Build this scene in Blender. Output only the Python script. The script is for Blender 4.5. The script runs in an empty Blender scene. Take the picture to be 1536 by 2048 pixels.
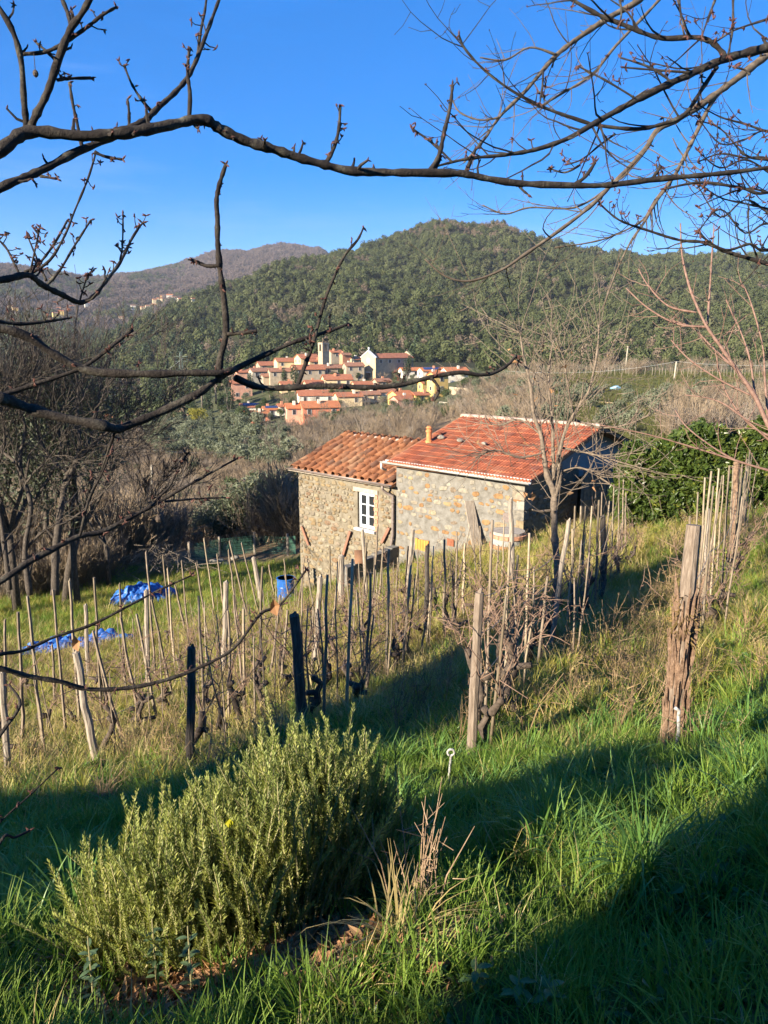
import bpy, math, random
import numpy as np
from mathutils import Vector, Matrix, Euler

rnd = random.Random(7)
rng = np.random.default_rng(7)
S = bpy.context.scene
COL = S.collection

# ------------------------------------------------------------------ camera
FPX = 1542.0                       # focal length in pixels of the 1536 x 2048 frame
PITCH = math.radians(12.2)
CP, SP = math.cos(PITCH), math.sin(PITCH)
CAMZ = 1.65
cam_data = bpy.data.cameras.new("camera")
cam = bpy.data.objects.new("camera", cam_data)
COL.objects.link(cam)
cam.location = (0, 0, CAMZ)
cam.rotation_euler = (math.pi / 2 - PITCH, 0, 0)
cam_data.sensor_fit = 'VERTICAL'
cam_data.sensor_height = 36.0
cam_data.lens = FPX / 2048.0 * 36.0
cam_data.clip_start = 0.05
cam_data.clip_end = 20000
S.camera = cam

# ------------------------------------------------------------------ sky and sun
SUN_AZ = math.radians(50)          # degrees left of straight behind the camera
SUN_EL = math.radians(19.5)
SUND = Vector((-math.sin(SUN_AZ) * math.cos(SUN_EL), -math.cos(SUN_AZ) * math.cos(SUN_EL), math.sin(SUN_EL)))
W = bpy.data.worlds.new("World")
S.world = W
W.use_nodes = True
wn, wl = W.node_tree.nodes, W.node_tree.links
wn.clear()
w_out = wn.new("ShaderNodeOutputWorld")
w_bg = wn.new("ShaderNodeBackground")
w_sky = wn.new("ShaderNodeTexSky")
w_sky.sky_type = 'NISHITA'
w_sky.sun_disc = False
w_sky.sun_elevation = SUN_EL
w_sky.sun_rotation = math.atan2(SUND.x, SUND.y)
w_sky.altitude = 4000
w_sky.air_density = 1.0
w_sky.dust_density = 0.0
w_sky.ozone_density = 2.0
w_bg.inputs[1].default_value = 0.15
# a few thin cirrus streaks, given by direction
w_tc = wn.new("ShaderNodeTexCoord")
w_map = wn.new("ShaderNodeMapping")
w_map.inputs['Rotation'].default_value = (0.0, 0.45, 0.3)
w_map.inputs['Scale'].default_value = (1.3, 2.0, 9.0)
w_noi = wn.new("ShaderNodeTexNoise")
w_noi.inputs['Scale'].default_value = 1.6
w_noi.inputs['Detail'].default_value = 7
w_noi.inputs['Roughness'].default_value = 0.6
w_ramp = wn.new("ShaderNodeMapRange")
w_ramp.inputs[1].default_value = 0.56
w_ramp.inputs[2].default_value = 0.85
w_ramp.inputs[3].default_value = 0.0
w_ramp.inputs[4].default_value = 0.35
w_mix = wn.new("ShaderNodeMix")
w_mix.data_type = 'RGBA'
w_mix.inputs[7].default_value = (3.2, 4.4, 6.5, 1)
wl.new(w_tc.outputs['Generated'], w_map.inputs[0])
wl.new(w_map.outputs[0], w_noi.inputs['Vector'])
wl.new(w_noi.outputs[0], w_ramp.inputs[0])
wl.new(w_ramp.outputs[0], w_mix.inputs[0])
wl.new(w_sky.outputs[0], w_mix.inputs[6])
w_hsv = wn.new("ShaderNodeHueSaturation")
w_hsv.inputs['Saturation'].default_value = 2.15
w_hsv.inputs['Hue'].default_value = 0.518
w_gam = wn.new("ShaderNodeGamma")
w_gam.inputs[1].default_value = 0.55
wl.new(w_mix.outputs[2], w_gam.inputs[0])
wl.new(w_gam.outputs[0], w_hsv.inputs['Color'])
wl.new(w_hsv.outputs[0], w_bg.inputs[0])
wl.new(w_bg.outputs[0], w_out.inputs[0])
sun_data = bpy.data.lights.new("sun", 'SUN')
sun_data.energy = 4.8
sun_data.angle = math.radians(0.53)
sun_data.color = (1.0, 0.89, 0.70)
sun = bpy.data.objects.new("sun", sun_data)
COL.objects.link(sun)
sun.rotation_euler = SUND.to_track_quat('Z', 'Y').to_euler()
S.view_settings.view_transform = 'Standard'
S.view_settings.look = 'None'
S.view_settings.exposure = 1.66
S.view_settings.gamma = 1.0
S.view_settings.use_curve_mapping = False
S.cycles.max_bounces = 6
S.cycles.diffuse_bounces = 4
S.cycles.glossy_bounces = 2
S.cycles.transmission_bounces = 4
S.cycles.volume_bounces = 1
S.cycles.caustics_reflective = False
S.cycles.caustics_refractive = False

# ------------------------------------------------------------------ helpers: pixels of the photograph to rays
def T(py):
    dy = (py - 1024.0) / FPX
    return (SP + dy * CP) / (CP - dy * SP)
def ray(px, py):
    dx, dy = (px - 768.0) / FPX, (py - 1024.0) / FPX
    return Vector((dx, CP - dy * SP, -SP - dy * CP))
def at_depth(px, py, d):
    r = ray(px, py)
    return Vector((0, 0, CAMZ)) + r * d
def at_Y(px, py, Y):
    r = ray(px, py)
    return Vector((0, 0, CAMZ)) + r * (Y / r.y)
def proj(x, y, z):
    d = y * CP - (z - CAMZ) * SP
    v = -(y * SP + (z - CAMZ) * CP)
    return 768 + FPX * x / d, 1024 + FPX * v / d

# ------------------------------------------------------------------ helpers: meshes and objects
def link(o, parent=None):
    COL.objects.link(o)
    if parent is not None:
        o.parent = parent
    return o
def mk_mesh(name, V, polys, mats=(), smooth=False):
    V = np.asarray(V, dtype=np.float32).reshape(-1, 3)
    me = bpy.data.meshes.new(name)
    me.vertices.add(len(V))
    me.vertices.foreach_set("co", V.ravel())
    polys = [np.asarray(p, dtype=np.int32) for p in polys if len(p)]
    nl = sum(p.size for p in polys)
    npoly = sum(len(p) for p in polys)
    me.loops.add(nl)
    me.polygons.add(npoly)
    li = np.concatenate([p.ravel() for p in polys])
    tot = np.concatenate([np.full(len(p), p.shape[1], dtype=np.int32) for p in polys])
    st = np.concatenate([[0], np.cumsum(tot)[:-1]]).astype(np.int32)
    me.loops.foreach_set("vertex_index", li)
    me.polygons.foreach_set("loop_start", st)
    me.polygons.foreach_set("loop_total", tot)
    me.polygons.foreach_set("use_smooth", np.full(npoly, bool(smooth)))
    for m in mats:
        me.materials.append(m)
    me.update(calc_edges=True)
    me.validate()
    return me
class MB:
    """collects shapes; build() links them as one mesh object"""
    def __init__(s):
        s.V, s.P, s.n = [], {}, 0
    def add(s, V, F):
        V = np.asarray(V, dtype=float).reshape(-1, 3)
        s.V.append(V)
        for f in F:
            f = [i + s.n for i in f]
            s.P.setdefault(len(f), []).append(f)
        s.n += len(V)
    def arr(s, V, F):
        V = np.asarray(V, dtype=float).reshape(-1, 3)
        F = np.asarray(F) + s.n
        s.V.append(V)
        s.P.setdefault(F.shape[1], []).extend(F.tolist())
        s.n += len(V)
    def box(s, c, size, rot=None):
        h = np.array(size) / 2
        v = np.array([[x, y, z] for x in (-1, 1) for y in (-1, 1) for z in (-1, 1)]) * h
        if rot is not None:
            v = v @ np.array(rot).T
        s.add(v + np.array(c), [(0, 1, 3, 2), (4, 6, 7, 5), (0, 4, 5, 1), (2, 3, 7, 6), (0, 2, 6, 4), (1, 5, 7, 3)])
    def tube(s, pts, rad, n=6, cap=True, ph=0.0):
        pts = [Vector(p) for p in pts]
        if not hasattr(rad, '__len__'):
            rad = [rad] * len(pts)
        k = len(pts)
        t0 = (pts[1] - pts[0]).normalized()
        u = t0.orthogonal().normalized()
        V = []
        for i, p in enumerate(pts):
            t = (pts[min(i + 1, k - 1)] - pts[max(i - 1, 0)])
            if t.length < 1e-9:
                t = t0
            t = t.normalized()
            u = (u - t * u.dot(t))
            u = u.normalized() if u.length > 1e-6 else t.orthogonal().normalized()
            w = t.cross(u)
            for j in range(n):
                a = 2 * math.pi * j / n + ph
                V.append(p + (u * math.cos(a) + w * math.sin(a)) * rad[i])
        F = []
        for i in range(k - 1):
            for j in range(n):
                j2 = (j + 1) % n
                F.append((i * n + j, i * n + j2, (i + 1) * n + j2, (i + 1) * n + j))
        if cap:
            F.append(tuple(range(n - 1, -1, -1)))
            F.append(tuple((k - 1) * n + j for j in range(n)))
        s.add([tuple(v) for v in V], F)
    def prism(s, poly, z0, z1):
        n = len(poly)
        V = [(x, y, z0) for x, y in poly] + [(x, y, z1) for x, y in poly]
        F = [tuple(range(n - 1, -1, -1)), tuple(range(n, 2 * n))] + [(i, (i + 1) % n, n + (i + 1) % n, n + i) for i in range(n)]
        s.add(V, F)
    def mesh(s, name, mats=(), smooth=False):
        return mk_mesh(name, np.concatenate(s.V), list(s.P.values()), mats, smooth)
    def build(s, name, m, parent=None, smooth=False):
        o = bpy.data.objects.new(name, s.mesh(name, [m] if m else [], smooth))
        return link(o, parent)
def tag(o, label=None, cat=None, group=None, kind=None):
    if label: o["label"] = label
    if cat: o["category"] = cat
    if group: o["group"] = group
    if kind: o["kind"] = kind
    return o
def thing(name, label, cat, loc=(0, 0, 0), rz=0.0, group=None):
    o = bpy.data.objects.new(name, None)
    o.location = loc
    o.rotation_euler = (0, 0, rz)
    o.empty_display_size = 0.2
    link(o)
    return tag(o, label, cat, group)
def obj(name, me, parent=None, loc=None, rot=None, scl=None):
    o = bpy.data.objects.new(name, me)
    link(o, parent)
    if loc is not None: o.location = loc
    if rot is not None: o.rotation_euler = rot
    if scl is not None: o.scale = scl
    return o
def copy_tree(o, parent=None):
    c = o.copy()
    link(c)
    c.parent = parent
    for ch in list(o.children):
        copy_tree(ch, c)
    return c

# ------------------------------------------------------------------ helpers: materials
def ramp(nt, fac, stops):
    r = nt.nodes.new("ShaderNodeValToRGB")
    e = r.color_ramp.elements
    while len(e) < len(stops):
        e.new(0.5)
    for i, (p, c) in enumerate(stops):
        e[i].position = p
        e[i].color = (c[0], c[1], c[2], 1)
    nt.links.new(fac, r.inputs[0])
    return r.outputs[0]
def noise(nt, scale, detail=4, rough=0.6, coord='Object', stretch=None, vec=None):
    if vec is None:
        tc = nt.nodes.new("ShaderNodeTexCoord")
        vec = tc.outputs[coord]
    if stretch:
        mp = nt.nodes.new("ShaderNodeMapping")
        mp.inputs['Scale'].default_value = stretch
        nt.links.new(vec, mp.inputs[0])
        vec = mp.outputs[0]
    n = nt.nodes.new("ShaderNodeTexNoise")
    n.inputs['Scale'].default_value = scale
    n.inputs['Detail'].default_value = detail
    n.inputs['Roughness'].default_value = rough
    nt.links.new(vec, n.inputs['Vector'])
    return n.outputs[0]
def mixc(nt, fac, a, b, mode='MIX'):
    m = nt.nodes.new("ShaderNodeMix")
    m.data_type = 'RGBA'
    m.blend_type = mode
    for i, v in ((0, fac), (6, a), (7, b)):
        if hasattr(v, 'links') or hasattr(v, 'is_linked'):
            nt.links.new(v, m.inputs[i])
        elif i == 0:
            m.inputs[0].default_value = v
        else:
            m.inputs[i].default_value = (v[0], v[1], v[2], 1)
    return m.outputs[2]
def math_(nt, op, a, b=0.0):
    m = nt.nodes.new("ShaderNodeMath")
    m.operation = op
    for i, v in ((0, a), (1, b)):
        if hasattr(v, 'is_linked'):
            nt.links.new(v, m.inputs[i])
        else:
            m.inputs[i].default_value = v
    return m.outputs[0]
def rand_value(nt):
    """one random number for each object, instance and loose piece"""
    oi = nt.nodes.new("ShaderNodeObjectInfo")
    g = nt.nodes.new("ShaderNodeNewGeometry")
    s = math_(nt, 'ADD', oi.outputs['Random'], g.outputs['Random Per Island'])
    return math_(nt, 'FRACT', s)
def new_mat(name):
    m = bpy.data.materials.new(name)
    m.use_nodes = True
    nt = m.node_tree
    return m, nt, nt.nodes["Principled BSDF"]
def bump(nt, b, height, strength=0.4, dist=0.02):
    bp = nt.nodes.new("ShaderNodeBump")
    bp.inputs['Strength'].default_value = strength
    bp.inputs['Distance'].default_value = dist
    nt.links.new(height, bp.inputs['Height'])
    nt.links.new(bp.outputs[0], b.inputs['Normal'])
def mat_noise(name, stops, scale=4.0, rough=0.85, detail=5, stretch=None, bstr=0.35, bdist=0.02, bscale=None, coord='Object', spec=0.3, per=None):
    """noise-ramped colour with relief; per = list of ramp stops picked by the random number of the piece and multiplied in"""
    m, nt, b = new_mat(name)
    vec = None
    if coord == 'World':
        vec = nt.nodes.new("ShaderNodeNewGeometry").outputs['Position']
    n = noise(nt, scale, detail, 0.62, coord, stretch, vec)
    c = ramp(nt, n, stops)
    if per:
        c = mixc(nt, 1.0, c, ramp(nt, rand_value(nt), per), 'MULTIPLY')
    nt.links.new(c, b.inputs['Base Color'])
    b.inputs['Roughness'].default_value = rough
    b.inputs['Specular IOR Level'].default_value = spec
    if bstr:
        bump(nt, b, noise(nt, bscale or scale * 3, 6, 0.65, coord, stretch, vec), bstr, bdist)
    return m
def mat_leaf(name, stops, trans=0.35, rough=0.5, spec=0.3, big=None, bigscale=0.25, leafvar=.35):
    """foliage: colour picked per leaf or tuft, light passing through; big = second tint driven by position"""
    m, nt, b = new_mat(name)
    oi = nt.nodes.new("ShaderNodeObjectInfo")          # each plant has its own tone, each leaf varies a little about it
    gi = nt.nodes.new("ShaderNodeNewGeometry")
    f_ = math_(nt, 'ADD', math_(nt, 'MULTIPLY', oi.outputs['Random'], 1 - leafvar), math_(nt, 'MULTIPLY', gi.outputs['Random Per Island'], leafvar))
    c = ramp(nt, f_, stops)
    if big:
        g = nt.nodes.new("ShaderNodeNewGeometry")
        f = noise(nt, bigscale, 4, 0.6, vec=g.outputs['Position'])
        f2 = ramp(nt, f, [(big[1], (0, 0, 0)), (big[2], (1, 1, 1))])
        c = mixc(nt, f2, c, big[0])
    nt.links.new(c, b.inputs['Base Color'])
    b.inputs['Roughness'].default_value = rough
    b.inputs['Specular IOR Level'].default_value = spec
    if trans:
        t = nt.nodes.new("ShaderNodeBsdfTranslucent")
        nt.links.new(mixc(nt, 1.0, c, (1.0, 1.0, 0.55), 'MULTIPLY'), t.inputs[0])
        ms = nt.nodes.new("ShaderNodeMixShader")
        ms.inputs[0].default_value = trans
        nt.links.new(b.outputs[0], ms.inputs[1])
        nt.links.new(t.outputs[0], ms.inputs[2])
        nt.links.new(ms.outputs[0], nt.nodes["Material Output"].inputs[0])
    return m
def mat_flat(name, c, rough=0.6, metal=0.0, spec=0.4):
    m, nt, b = new_mat(name)
    b.inputs['Base Color'].default_value = (*c, 1)
    b.inputs['Roughness'].default_value = rough
    b.inputs['Metallic'].default_value = metal
    b.inputs['Specular IOR Level'].default_value = spec
    return m

# ------------------------------------------------------------------ helpers: scattering of prototypes over points (for what nobody could count)
def proto(name, me):
    return bpy.data.objects.new(name, me)      # never linked to the scene: only its mesh is used
def scatter(name, P, R, Sc, protos, parent=None, idx=None):
    P = np.asarray(P, dtype=np.float32).reshape(-1, 3)
    n = len(P)
    me = bpy.data.meshes.new(name)
    me.vertices.add(n)
    me.vertices.foreach_set("co", P.ravel())
    R = np.asarray(R, dtype=np.float32).reshape(-1, 3)
    Sc = np.asarray(Sc, dtype=np.float32)
    if Sc.ndim == 1:
        Sc = np.repeat(Sc[:, None], 3, 1)
    for nm, A in (("rot", R), ("scl", Sc)):
        at = me.attributes.new(nm, 'FLOAT_VECTOR', 'POINT')
        at.data.foreach_set("vector", np.ascontiguousarray(A).ravel())
    if idx is None:
        idx = rng.integers(0, len(protos), n)
    at = me.attributes.new("pick", 'INT', 'POINT')
    at.data.foreach_set("value", np.asarray(idx, dtype=np.int32))
    o = bpy.data.objects.new(name, me)
    link(o, parent)
    ng = bpy.data.node_groups.new(name, 'GeometryNodeTree')
    ng.interface.new_socket("Geometry", in_out='INPUT', socket_type='NodeSocketGeometry')
    ng.interface.new_socket("Geometry", in_out='OUTPUT', socket_type='NodeSocketGeometry')
    N, L = ng.nodes, ng.links
    gi, go = N.new("NodeGroupInput"), N.new("NodeGroupOutput")
    iop = N.new("GeometryNodeInstanceOnPoints")
    join = N.new("GeometryNodeJoinGeometry")
    for p in protos:
        oi = N.new("GeometryNodeObjectInfo")
        oi.inputs['Object'].default_value = p
        oi.inputs['As Instance'].default_value = False
        g2 = N.new("GeometryNodeGeometryToInstance")
        L.new(oi.outputs['Geometry'], g2.inputs[0])
        L.new(g2.outputs[0], join.inputs[0])
    def attr(nm, ty):
        a = N.new("GeometryNodeInputNamedAttribute")
        a.data_type = ty
        a.inputs['Name'].default_value = nm
        return a.outputs['Attribute']
    e2r = N.new("FunctionNodeEulerToRotation")
    L.new(attr("rot", 'FLOAT_VECTOR'), e2r.inputs[0])
    L.new(gi.outputs[0], iop.inputs['Points'])
    L.new(join.outputs[0], iop.inputs['Instance'])
    iop.inputs['Pick Instance'].default_value = True
    L.new(attr("pick", 'INT'), iop.inputs['Instance Index'])
    L.new(e2r.outputs[0], iop.inputs['Rotation'])
    L.new(attr("scl", 'FLOAT_VECTOR'), iop.inputs['Scale'])
    L.new(iop.outputs[0], go.inputs[0])
    md = o.modifiers.new("scatter", 'NODES')
    md.node_group = ng
    return tag(o, kind='stuff')
def leaf_cloud(n, size, rx, ry, rz, lobes=6, seed=0, cz=0.0, shell=0.75, elong=1.5, outward=0.6):
    """small leaf faces spread through an uneven crown: returns V, F"""
    g = np.random.default_rng(seed)
    lc = g.normal(size=(lobes, 3)); lc /= np.linalg.norm(lc, axis=1)[:, None]
    lc *= g.uniform(0.3, 0.62, (lobes, 1))
    lr = g.uniform(0.34, 0.58, lobes)
    k = g.integers(0, lobes, n)
    d = g.normal(size=(n, 3)); d /= np.linalg.norm(d, axis=1)[:, None]
    rad = lr[k] * (shell + (1 - shell) * g.uniform(0, 1, n)) * g.uniform(0.85, 1.12, n)
    c = (lc[k] + d * rad[:, None]) * np.array([rx, ry, rz]) + np.array([0, 0, cz])
    nrm = d * outward + g.normal(size=(n, 3)) * (1 - outward) * 0.9
    nrm /= np.linalg.norm(nrm, axis=1)[:, None] + 1e-9
    a = np.cross(nrm, g.normal(size=(n, 3))); a /= np.linalg.norm(a, axis=1)[:, None] + 1e-9
    b = np.cross(nrm, a)
    s = size * g.uniform(0.65, 1.35, n)[:, None]
    V = np.stack([c - a * s * elong, c - b * s * 0.55 + nrm * s * .15, c + a * s * elong, c + b * s * 0.55 + nrm * s * .15], 1).reshape(-1, 3)
    F = np.arange(4 * n).reshape(n, 4)
    return V, F
# ------------------------------------------------------------------ the lie of the land: drop below the camera along each bearing
NEAR = {  # bearing a = x / Y : [(Y, drop)]
 -.75: [(1.5,1.85),(2.5,2.25),(4,3.1),(5.5,3.85),(7,4.6),(9,5.5),(12,6.6),(16,7.9),(20,9.0),(24,9.7),(29,10.4),(37,11.6)],
 -.51: [(1.5,1.85),(2.5,2.25),(4,3.05),(5.5,3.75),(7,4.4),(9,5.3),(12,6.4),(16,7.7),(20,8.8),(24,9.6),(29,10.2),(37,11.3)],
 -.38: [(1.5,1.85),(2.5,2.25),(4,3.0),(5.5,3.65),(7,4.2),(9,5.0),(12,6.1),(16,7.4),(20,8.5),(24,9.4),(29,10.2),(37,11.1)],
 -.25: [(1.5,1.85),(2.5,2.2),(4,2.9),(5.5,3.5),(6.7,3.99),(9,4.9),(12,5.9),(16,7.1),(20,8.1),(24,9.0),(29,9.9),(37,11.0)],
 -.115:[(1.5,1.82),(2.5,2.15),(4,2.75),(5.5,3.2),(6.8,3.6),(9,4.4),(12,5.3),(16,6.4),(20,7.4),(24,8.5),(29,9.7),(37,11.2)],
 0.0:  [(1.5,1.8),(2.5,2.1),(4,2.7),(5.5,3.2),(8,4.0),(12,5.0),(16,5.85),(20,6.65),(25.5,7.5),(29,8.3),(37,10.2)],
 .12:  [(1.5,1.76),(2.5,2.05),(4,2.6),(5.5,3.15),(8,3.75),(12,4.5),(16,5.15),(20,5.75),(23.2,6.3),(26,6.9),(29,7.4),(37,9.2)],
 .25:  [(1.5,1.74),(2.5,2.0),(4,2.55),(5.5,3.1),(8,3.65),(12,4.25),(16,4.75),(20,5.2),(24,5.7),(29,6.4),(37,7.8)],
 .41:  [(1.5,1.7),(2.5,1.95),(4,2.5),(5.5,3.07),(8,3.55),(12,4.1),(16,4.5),(20,4.85),(24,5.2),(29,5.9),(37,6.8)],
 .51:  [(1.5,1.65),(2.5,1.85),(4,2.35),(5.5,2.85),(8,3.3),(12,3.8),(16,4.1),(20,4.4),(24,4.8),(29,5.4),(37,6.2)],
 .75:  [(1.5,1.5),(2.5,1.65),(4,2.0),(5.5,2.4),(8,2.8),(12,3.2),(16,3.5),(20,3.8),(24,4.1),(29,4.8),(37,5.6)],
}
FAR = {  # px at mid height : [(Y, py)]
 -350:[(60,1120),(120,1010),(200,930),(400,830),(700,760),(1000,700),(1400,600),(1750,505),(2300,560),(3600,560)],
 0:   [(50,1115),(90,1040),(150,960),(200,905),(300,850),(400,812),(700,748),(1000,690),(1400,585),(1750,515),(2300,560),(3600,560)],
 150: [(50,1110),(90,1045),(150,960),(200,905),(300,850),(400,812),(700,740),(1000,690),(1300,625),(1500,590),(1800,548),(2300,570),(3600,560)],
 260: [(45,1110),(70,1075),(100,1030),(150,960),(200,905),(250,862),(350,815),(450,770),(560,690),(680,652),(900,690),(1300,640),(1600,580),(1900,556),(2300,562),(3600,560)],
 345: [(45,1110),(70,1075),(100,1030),(150,950),(200,890),(240,845),(320,800),(430,755),(560,668),(740,617),(1000,650),(1400,620),(1900,568),(2100,550),(2400,536),(3600,560)],
 440: [(45,1106),(70,1065),(100,1015),(150,935),(200,880),(230,845),(280,795),(340,772),(430,738),(560,652),(800,580),(1100,620),(1500,600),(2000,550),(2500,500),(3600,560)],
 530: [(42,1080),(70,1040),(100,990),(150,918),(190,865),(205,848),(230,825),(260,795),(285,770),(310,745),(340,745),(400,728),(560,640),(850,553),(1100,590),(1500,580),(2000,530),(2500,490),(3600,560)],
 640: [(42,1030),(70,990),(100,945),(150,895),(190,856),(205,846),(232,805),(262,772),(295,752),(310,728),(335,724),(400,720),(560,630),(850,530),(920,512),(1100,560),(1500,560),(2000,520),(2500,474),(3600,560)],
 768: [(42,1000),(70,950),(100,915),(150,878),(190,848),(205,835),(232,808),(262,785),(295,764),(310,745),(335,724),(400,716),(560,620),(850,500),(960,465),(1100,500),(1500,560),(2500,580),(3600,600)],
 870: [(42,985),(70,925),(100,885),(150,852),(190,830),(205,822),(232,803),(262,778),(295,752),(335,735),(400,716),(560,615),(850,492),(1000,457),(1150,490),(1500,560),(2500,600),(3600,600)],
 950: [(42,970),(60,915),(80,885),(110,850),(150,822),(190,800),(230,778),(262,760),(300,745),(340,735),(400,718),(560,610),(850,480),(1000,446),(1150,480),(1500,560),(2500,600),(3600,600)],
 1060:[(42,965),(60,905),(80,868),(110,828),(150,790),(190,755),(220,740),(260,734),(300,730),(340,724),(400,712),(560,612),(850,492),(970,458),(1150,500),(1500,560),(2500,600),(3600,600)],
 1130:[(42,955),(60,898),(80,862),(110,825),(150,785),(185,750),(220,740),(260,736),(300,730),(340,724),(400,708),(560,620),(850,525),(950,503),(1150,540),(1500,560),(2500,600),(3600,600)],
 1250:[(42,955),(60,895),(80,858),(110,820),(150,778),(180,748),(220,742),(260,736),(300,728),(340,720),(400,698),(560,620),(850,530),(950,512),(1150,540),(1500,560),(2500,600),(3600,600)],
 1400:[(42,960),(60,905),(80,866),(110,822),(150,780),(180,752),(220,744),(260,736),(300,726),(340,716),(400,690),(560,620),(850,538),(950,527),(1150,550),(1500,560),(2500,600),(3600,600)],
 1560:[(42,965),(60,910),(80,868),(110,825),(150,785),(180,755),(220,745),(260,736),(300,722),(340,710),(400,680),(560,610),(850,540),(950,532),(1150,550),(1500,560),(2500,600),(3600,600)],
 1900:[(42,970),(60,915),(80,870),(110,825),(150,785),(180,755),(220,745),(260,736),(300,722),(340,710),(400,680),(560,610),(850,540),(950,532),(1150,550),(1500,560),(2500,600),(3600,600)],
}
GA = np.linspace(-1.3, 1.3, 521)             # bearings
GL = np.linspace(math.log(1.2), math.log(4200), 620)
GY = np.exp(GL)
def _grid():
    nk = sorted(NEAR)
    nearg = np.array([np.interp(GL, np.log([p[0] for p in NEAR[k]]), [p[1] for p in NEAR[k]]) for k in nk])
    fk = sorted(FAR)
    fa = [(k - 768) / FPX / 0.995 for k in fk]
    farg = []
    for k in fk:
        Ys = [p[0] for p in FAR[k]]
        farg.append(np.interp(GL, np.log(Ys), [T(p[1]) for p in FAR[k]]) * GY)
    farg = np.array(farg)
    G = np.zeros((len(GL), len(GA)))
    for i in range(len(GL)):
        a = np.interp(GA, nk, nearg[:, i])
        b = np.interp(GA, fa, farg[:, i])
        w = np.clip((GY[i] - 33) / (46 - 33), 0, 1)
        w = w * w * (3 - 2 * w)
        G[i] = a * (1 - w) + b * w
    def blur(M, sig, ax):
        r = int(sig * 3)
        k = np.exp(-0.5 * (np.arange(-r, r + 1) / sig) ** 2)
        k /= k.sum()
        pad = [(0, 0), (0, 0)]
        pad[ax] = (r, r)
        Mp = np.pad(M, pad, mode='edge')
        return np.apply_along_axis(lambda v: np.convolve(v, k, 'valid'), ax, Mp)
    R = G / GY[:, None]
    R = blur(R, 7, 1)
    R = blur(R, 4, 0)
    return R
GR = _grid()
_ph = rng.uniform(0, 6.28, 40)
def relief(x, y):
    """spurs and gullies of the wooded hills, small unevenness close by"""
    far = np.clip((y - 380) / 250, 0, 1)
    r = np.zeros_like(x)
    for i in range(14):
        ang = _ph[i] * 1.7
        wl_ = 260 / (1 + 0.55 * i)
        r = r + np.sin((x * math.cos(ang) + y * math.sin(ang)) * 6.283 / wl_ + _ph[i + 14]) * wl_ * 0.017
    near = np.zeros_like(x)
    for i in range(6):
        ang = _ph[i + 20] * 2.3
        wl_ = 3.2 / (1 + 0.5 * i)
        near = near + np.sin((x * math.cos(ang) + y * math.sin(ang)) * 6.283 / wl_ + _ph[i + 28]) * 0.016
    return r * far + near * np.clip(1.2 - y / 60, 0, 1)
def zt(x, y):
    x = np.asarray(x, dtype=float)
    y = np.asarray(y, dtype=float)
    x, y = np.broadcast_arrays(x, y)
    Y = np.clip(y, 1.3, 4150)
    a = np.clip(x / Y, -1.29, 1.29)
    fi = (np.log(Y) - GL[0]) / (GL[1] - GL[0])
    fj = (a - GA[0]) / (GA[1] - GA[0])
    i = np.clip(fi.astype(int), 0, len(GL) - 2)
    j = np.clip(fj.astype(int), 0, len(GA) - 2)
    u, v = fi - i, fj - j
    r = GR[i, j] * (1 - u) * (1 - v) + GR[i + 1, j] * u * (1 - v) + GR[i, j + 1] * (1 - u) * v + GR[i + 1, j + 1] * u * v
    z = CAMZ - r * Y
    return z + relief(x, y)
def z1(x, y):
    return float(zt(np.array([x]), np.array([y]))[0])
_marchY = np.exp(np.linspace(math.log(1.35), math.log(4000), 5000))
def ground(px, py):
    """where the view ray of a pixel meets the ground"""
    r = ray(px, py)
    X = r.x / r.y * _marchY
    Z = CAMZ + r.z / r.y * _marchY
    g = zt(X, _marchY)
    hit = np.nonzero(Z <= g)[0]
    k = hit[0] if len(hit) else len(_marchY) - 1
    return Vector((X[k], _marchY[k], g[k]))

def inpoly(px, py, poly):
    px = np.asarray(px); py = np.asarray(py)
    c = np.zeros(px.shape, dtype=bool)
    n = len(poly)
    for i in range(n):
        x0, y0 = poly[i]
        x1, y1 = poly[(i + 1) % n]
        t = ((y0 > py) != (y1 > py)) & (px < (x1 - x0) * (py - y0) / (y1 - y0 + 1e-9) + x0)
        c ^= t
    return c
def vnoise(x, y, scale, seed=0):
    g = np.random.default_rng(seed)
    s = np.zeros_like(np.asarray(x, dtype=float))
    for i in range(7):
        a = g.uniform(0, 6.28)
        k = 6.283 / (scale / (1 + 0.45 * i))
        s = s + np.sin((x * math.cos(a) + y * math.sin(a)) * k + g.uniform(0, 6.28)) / (1 + 0.3 * i)
    return s / 2.2

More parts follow.
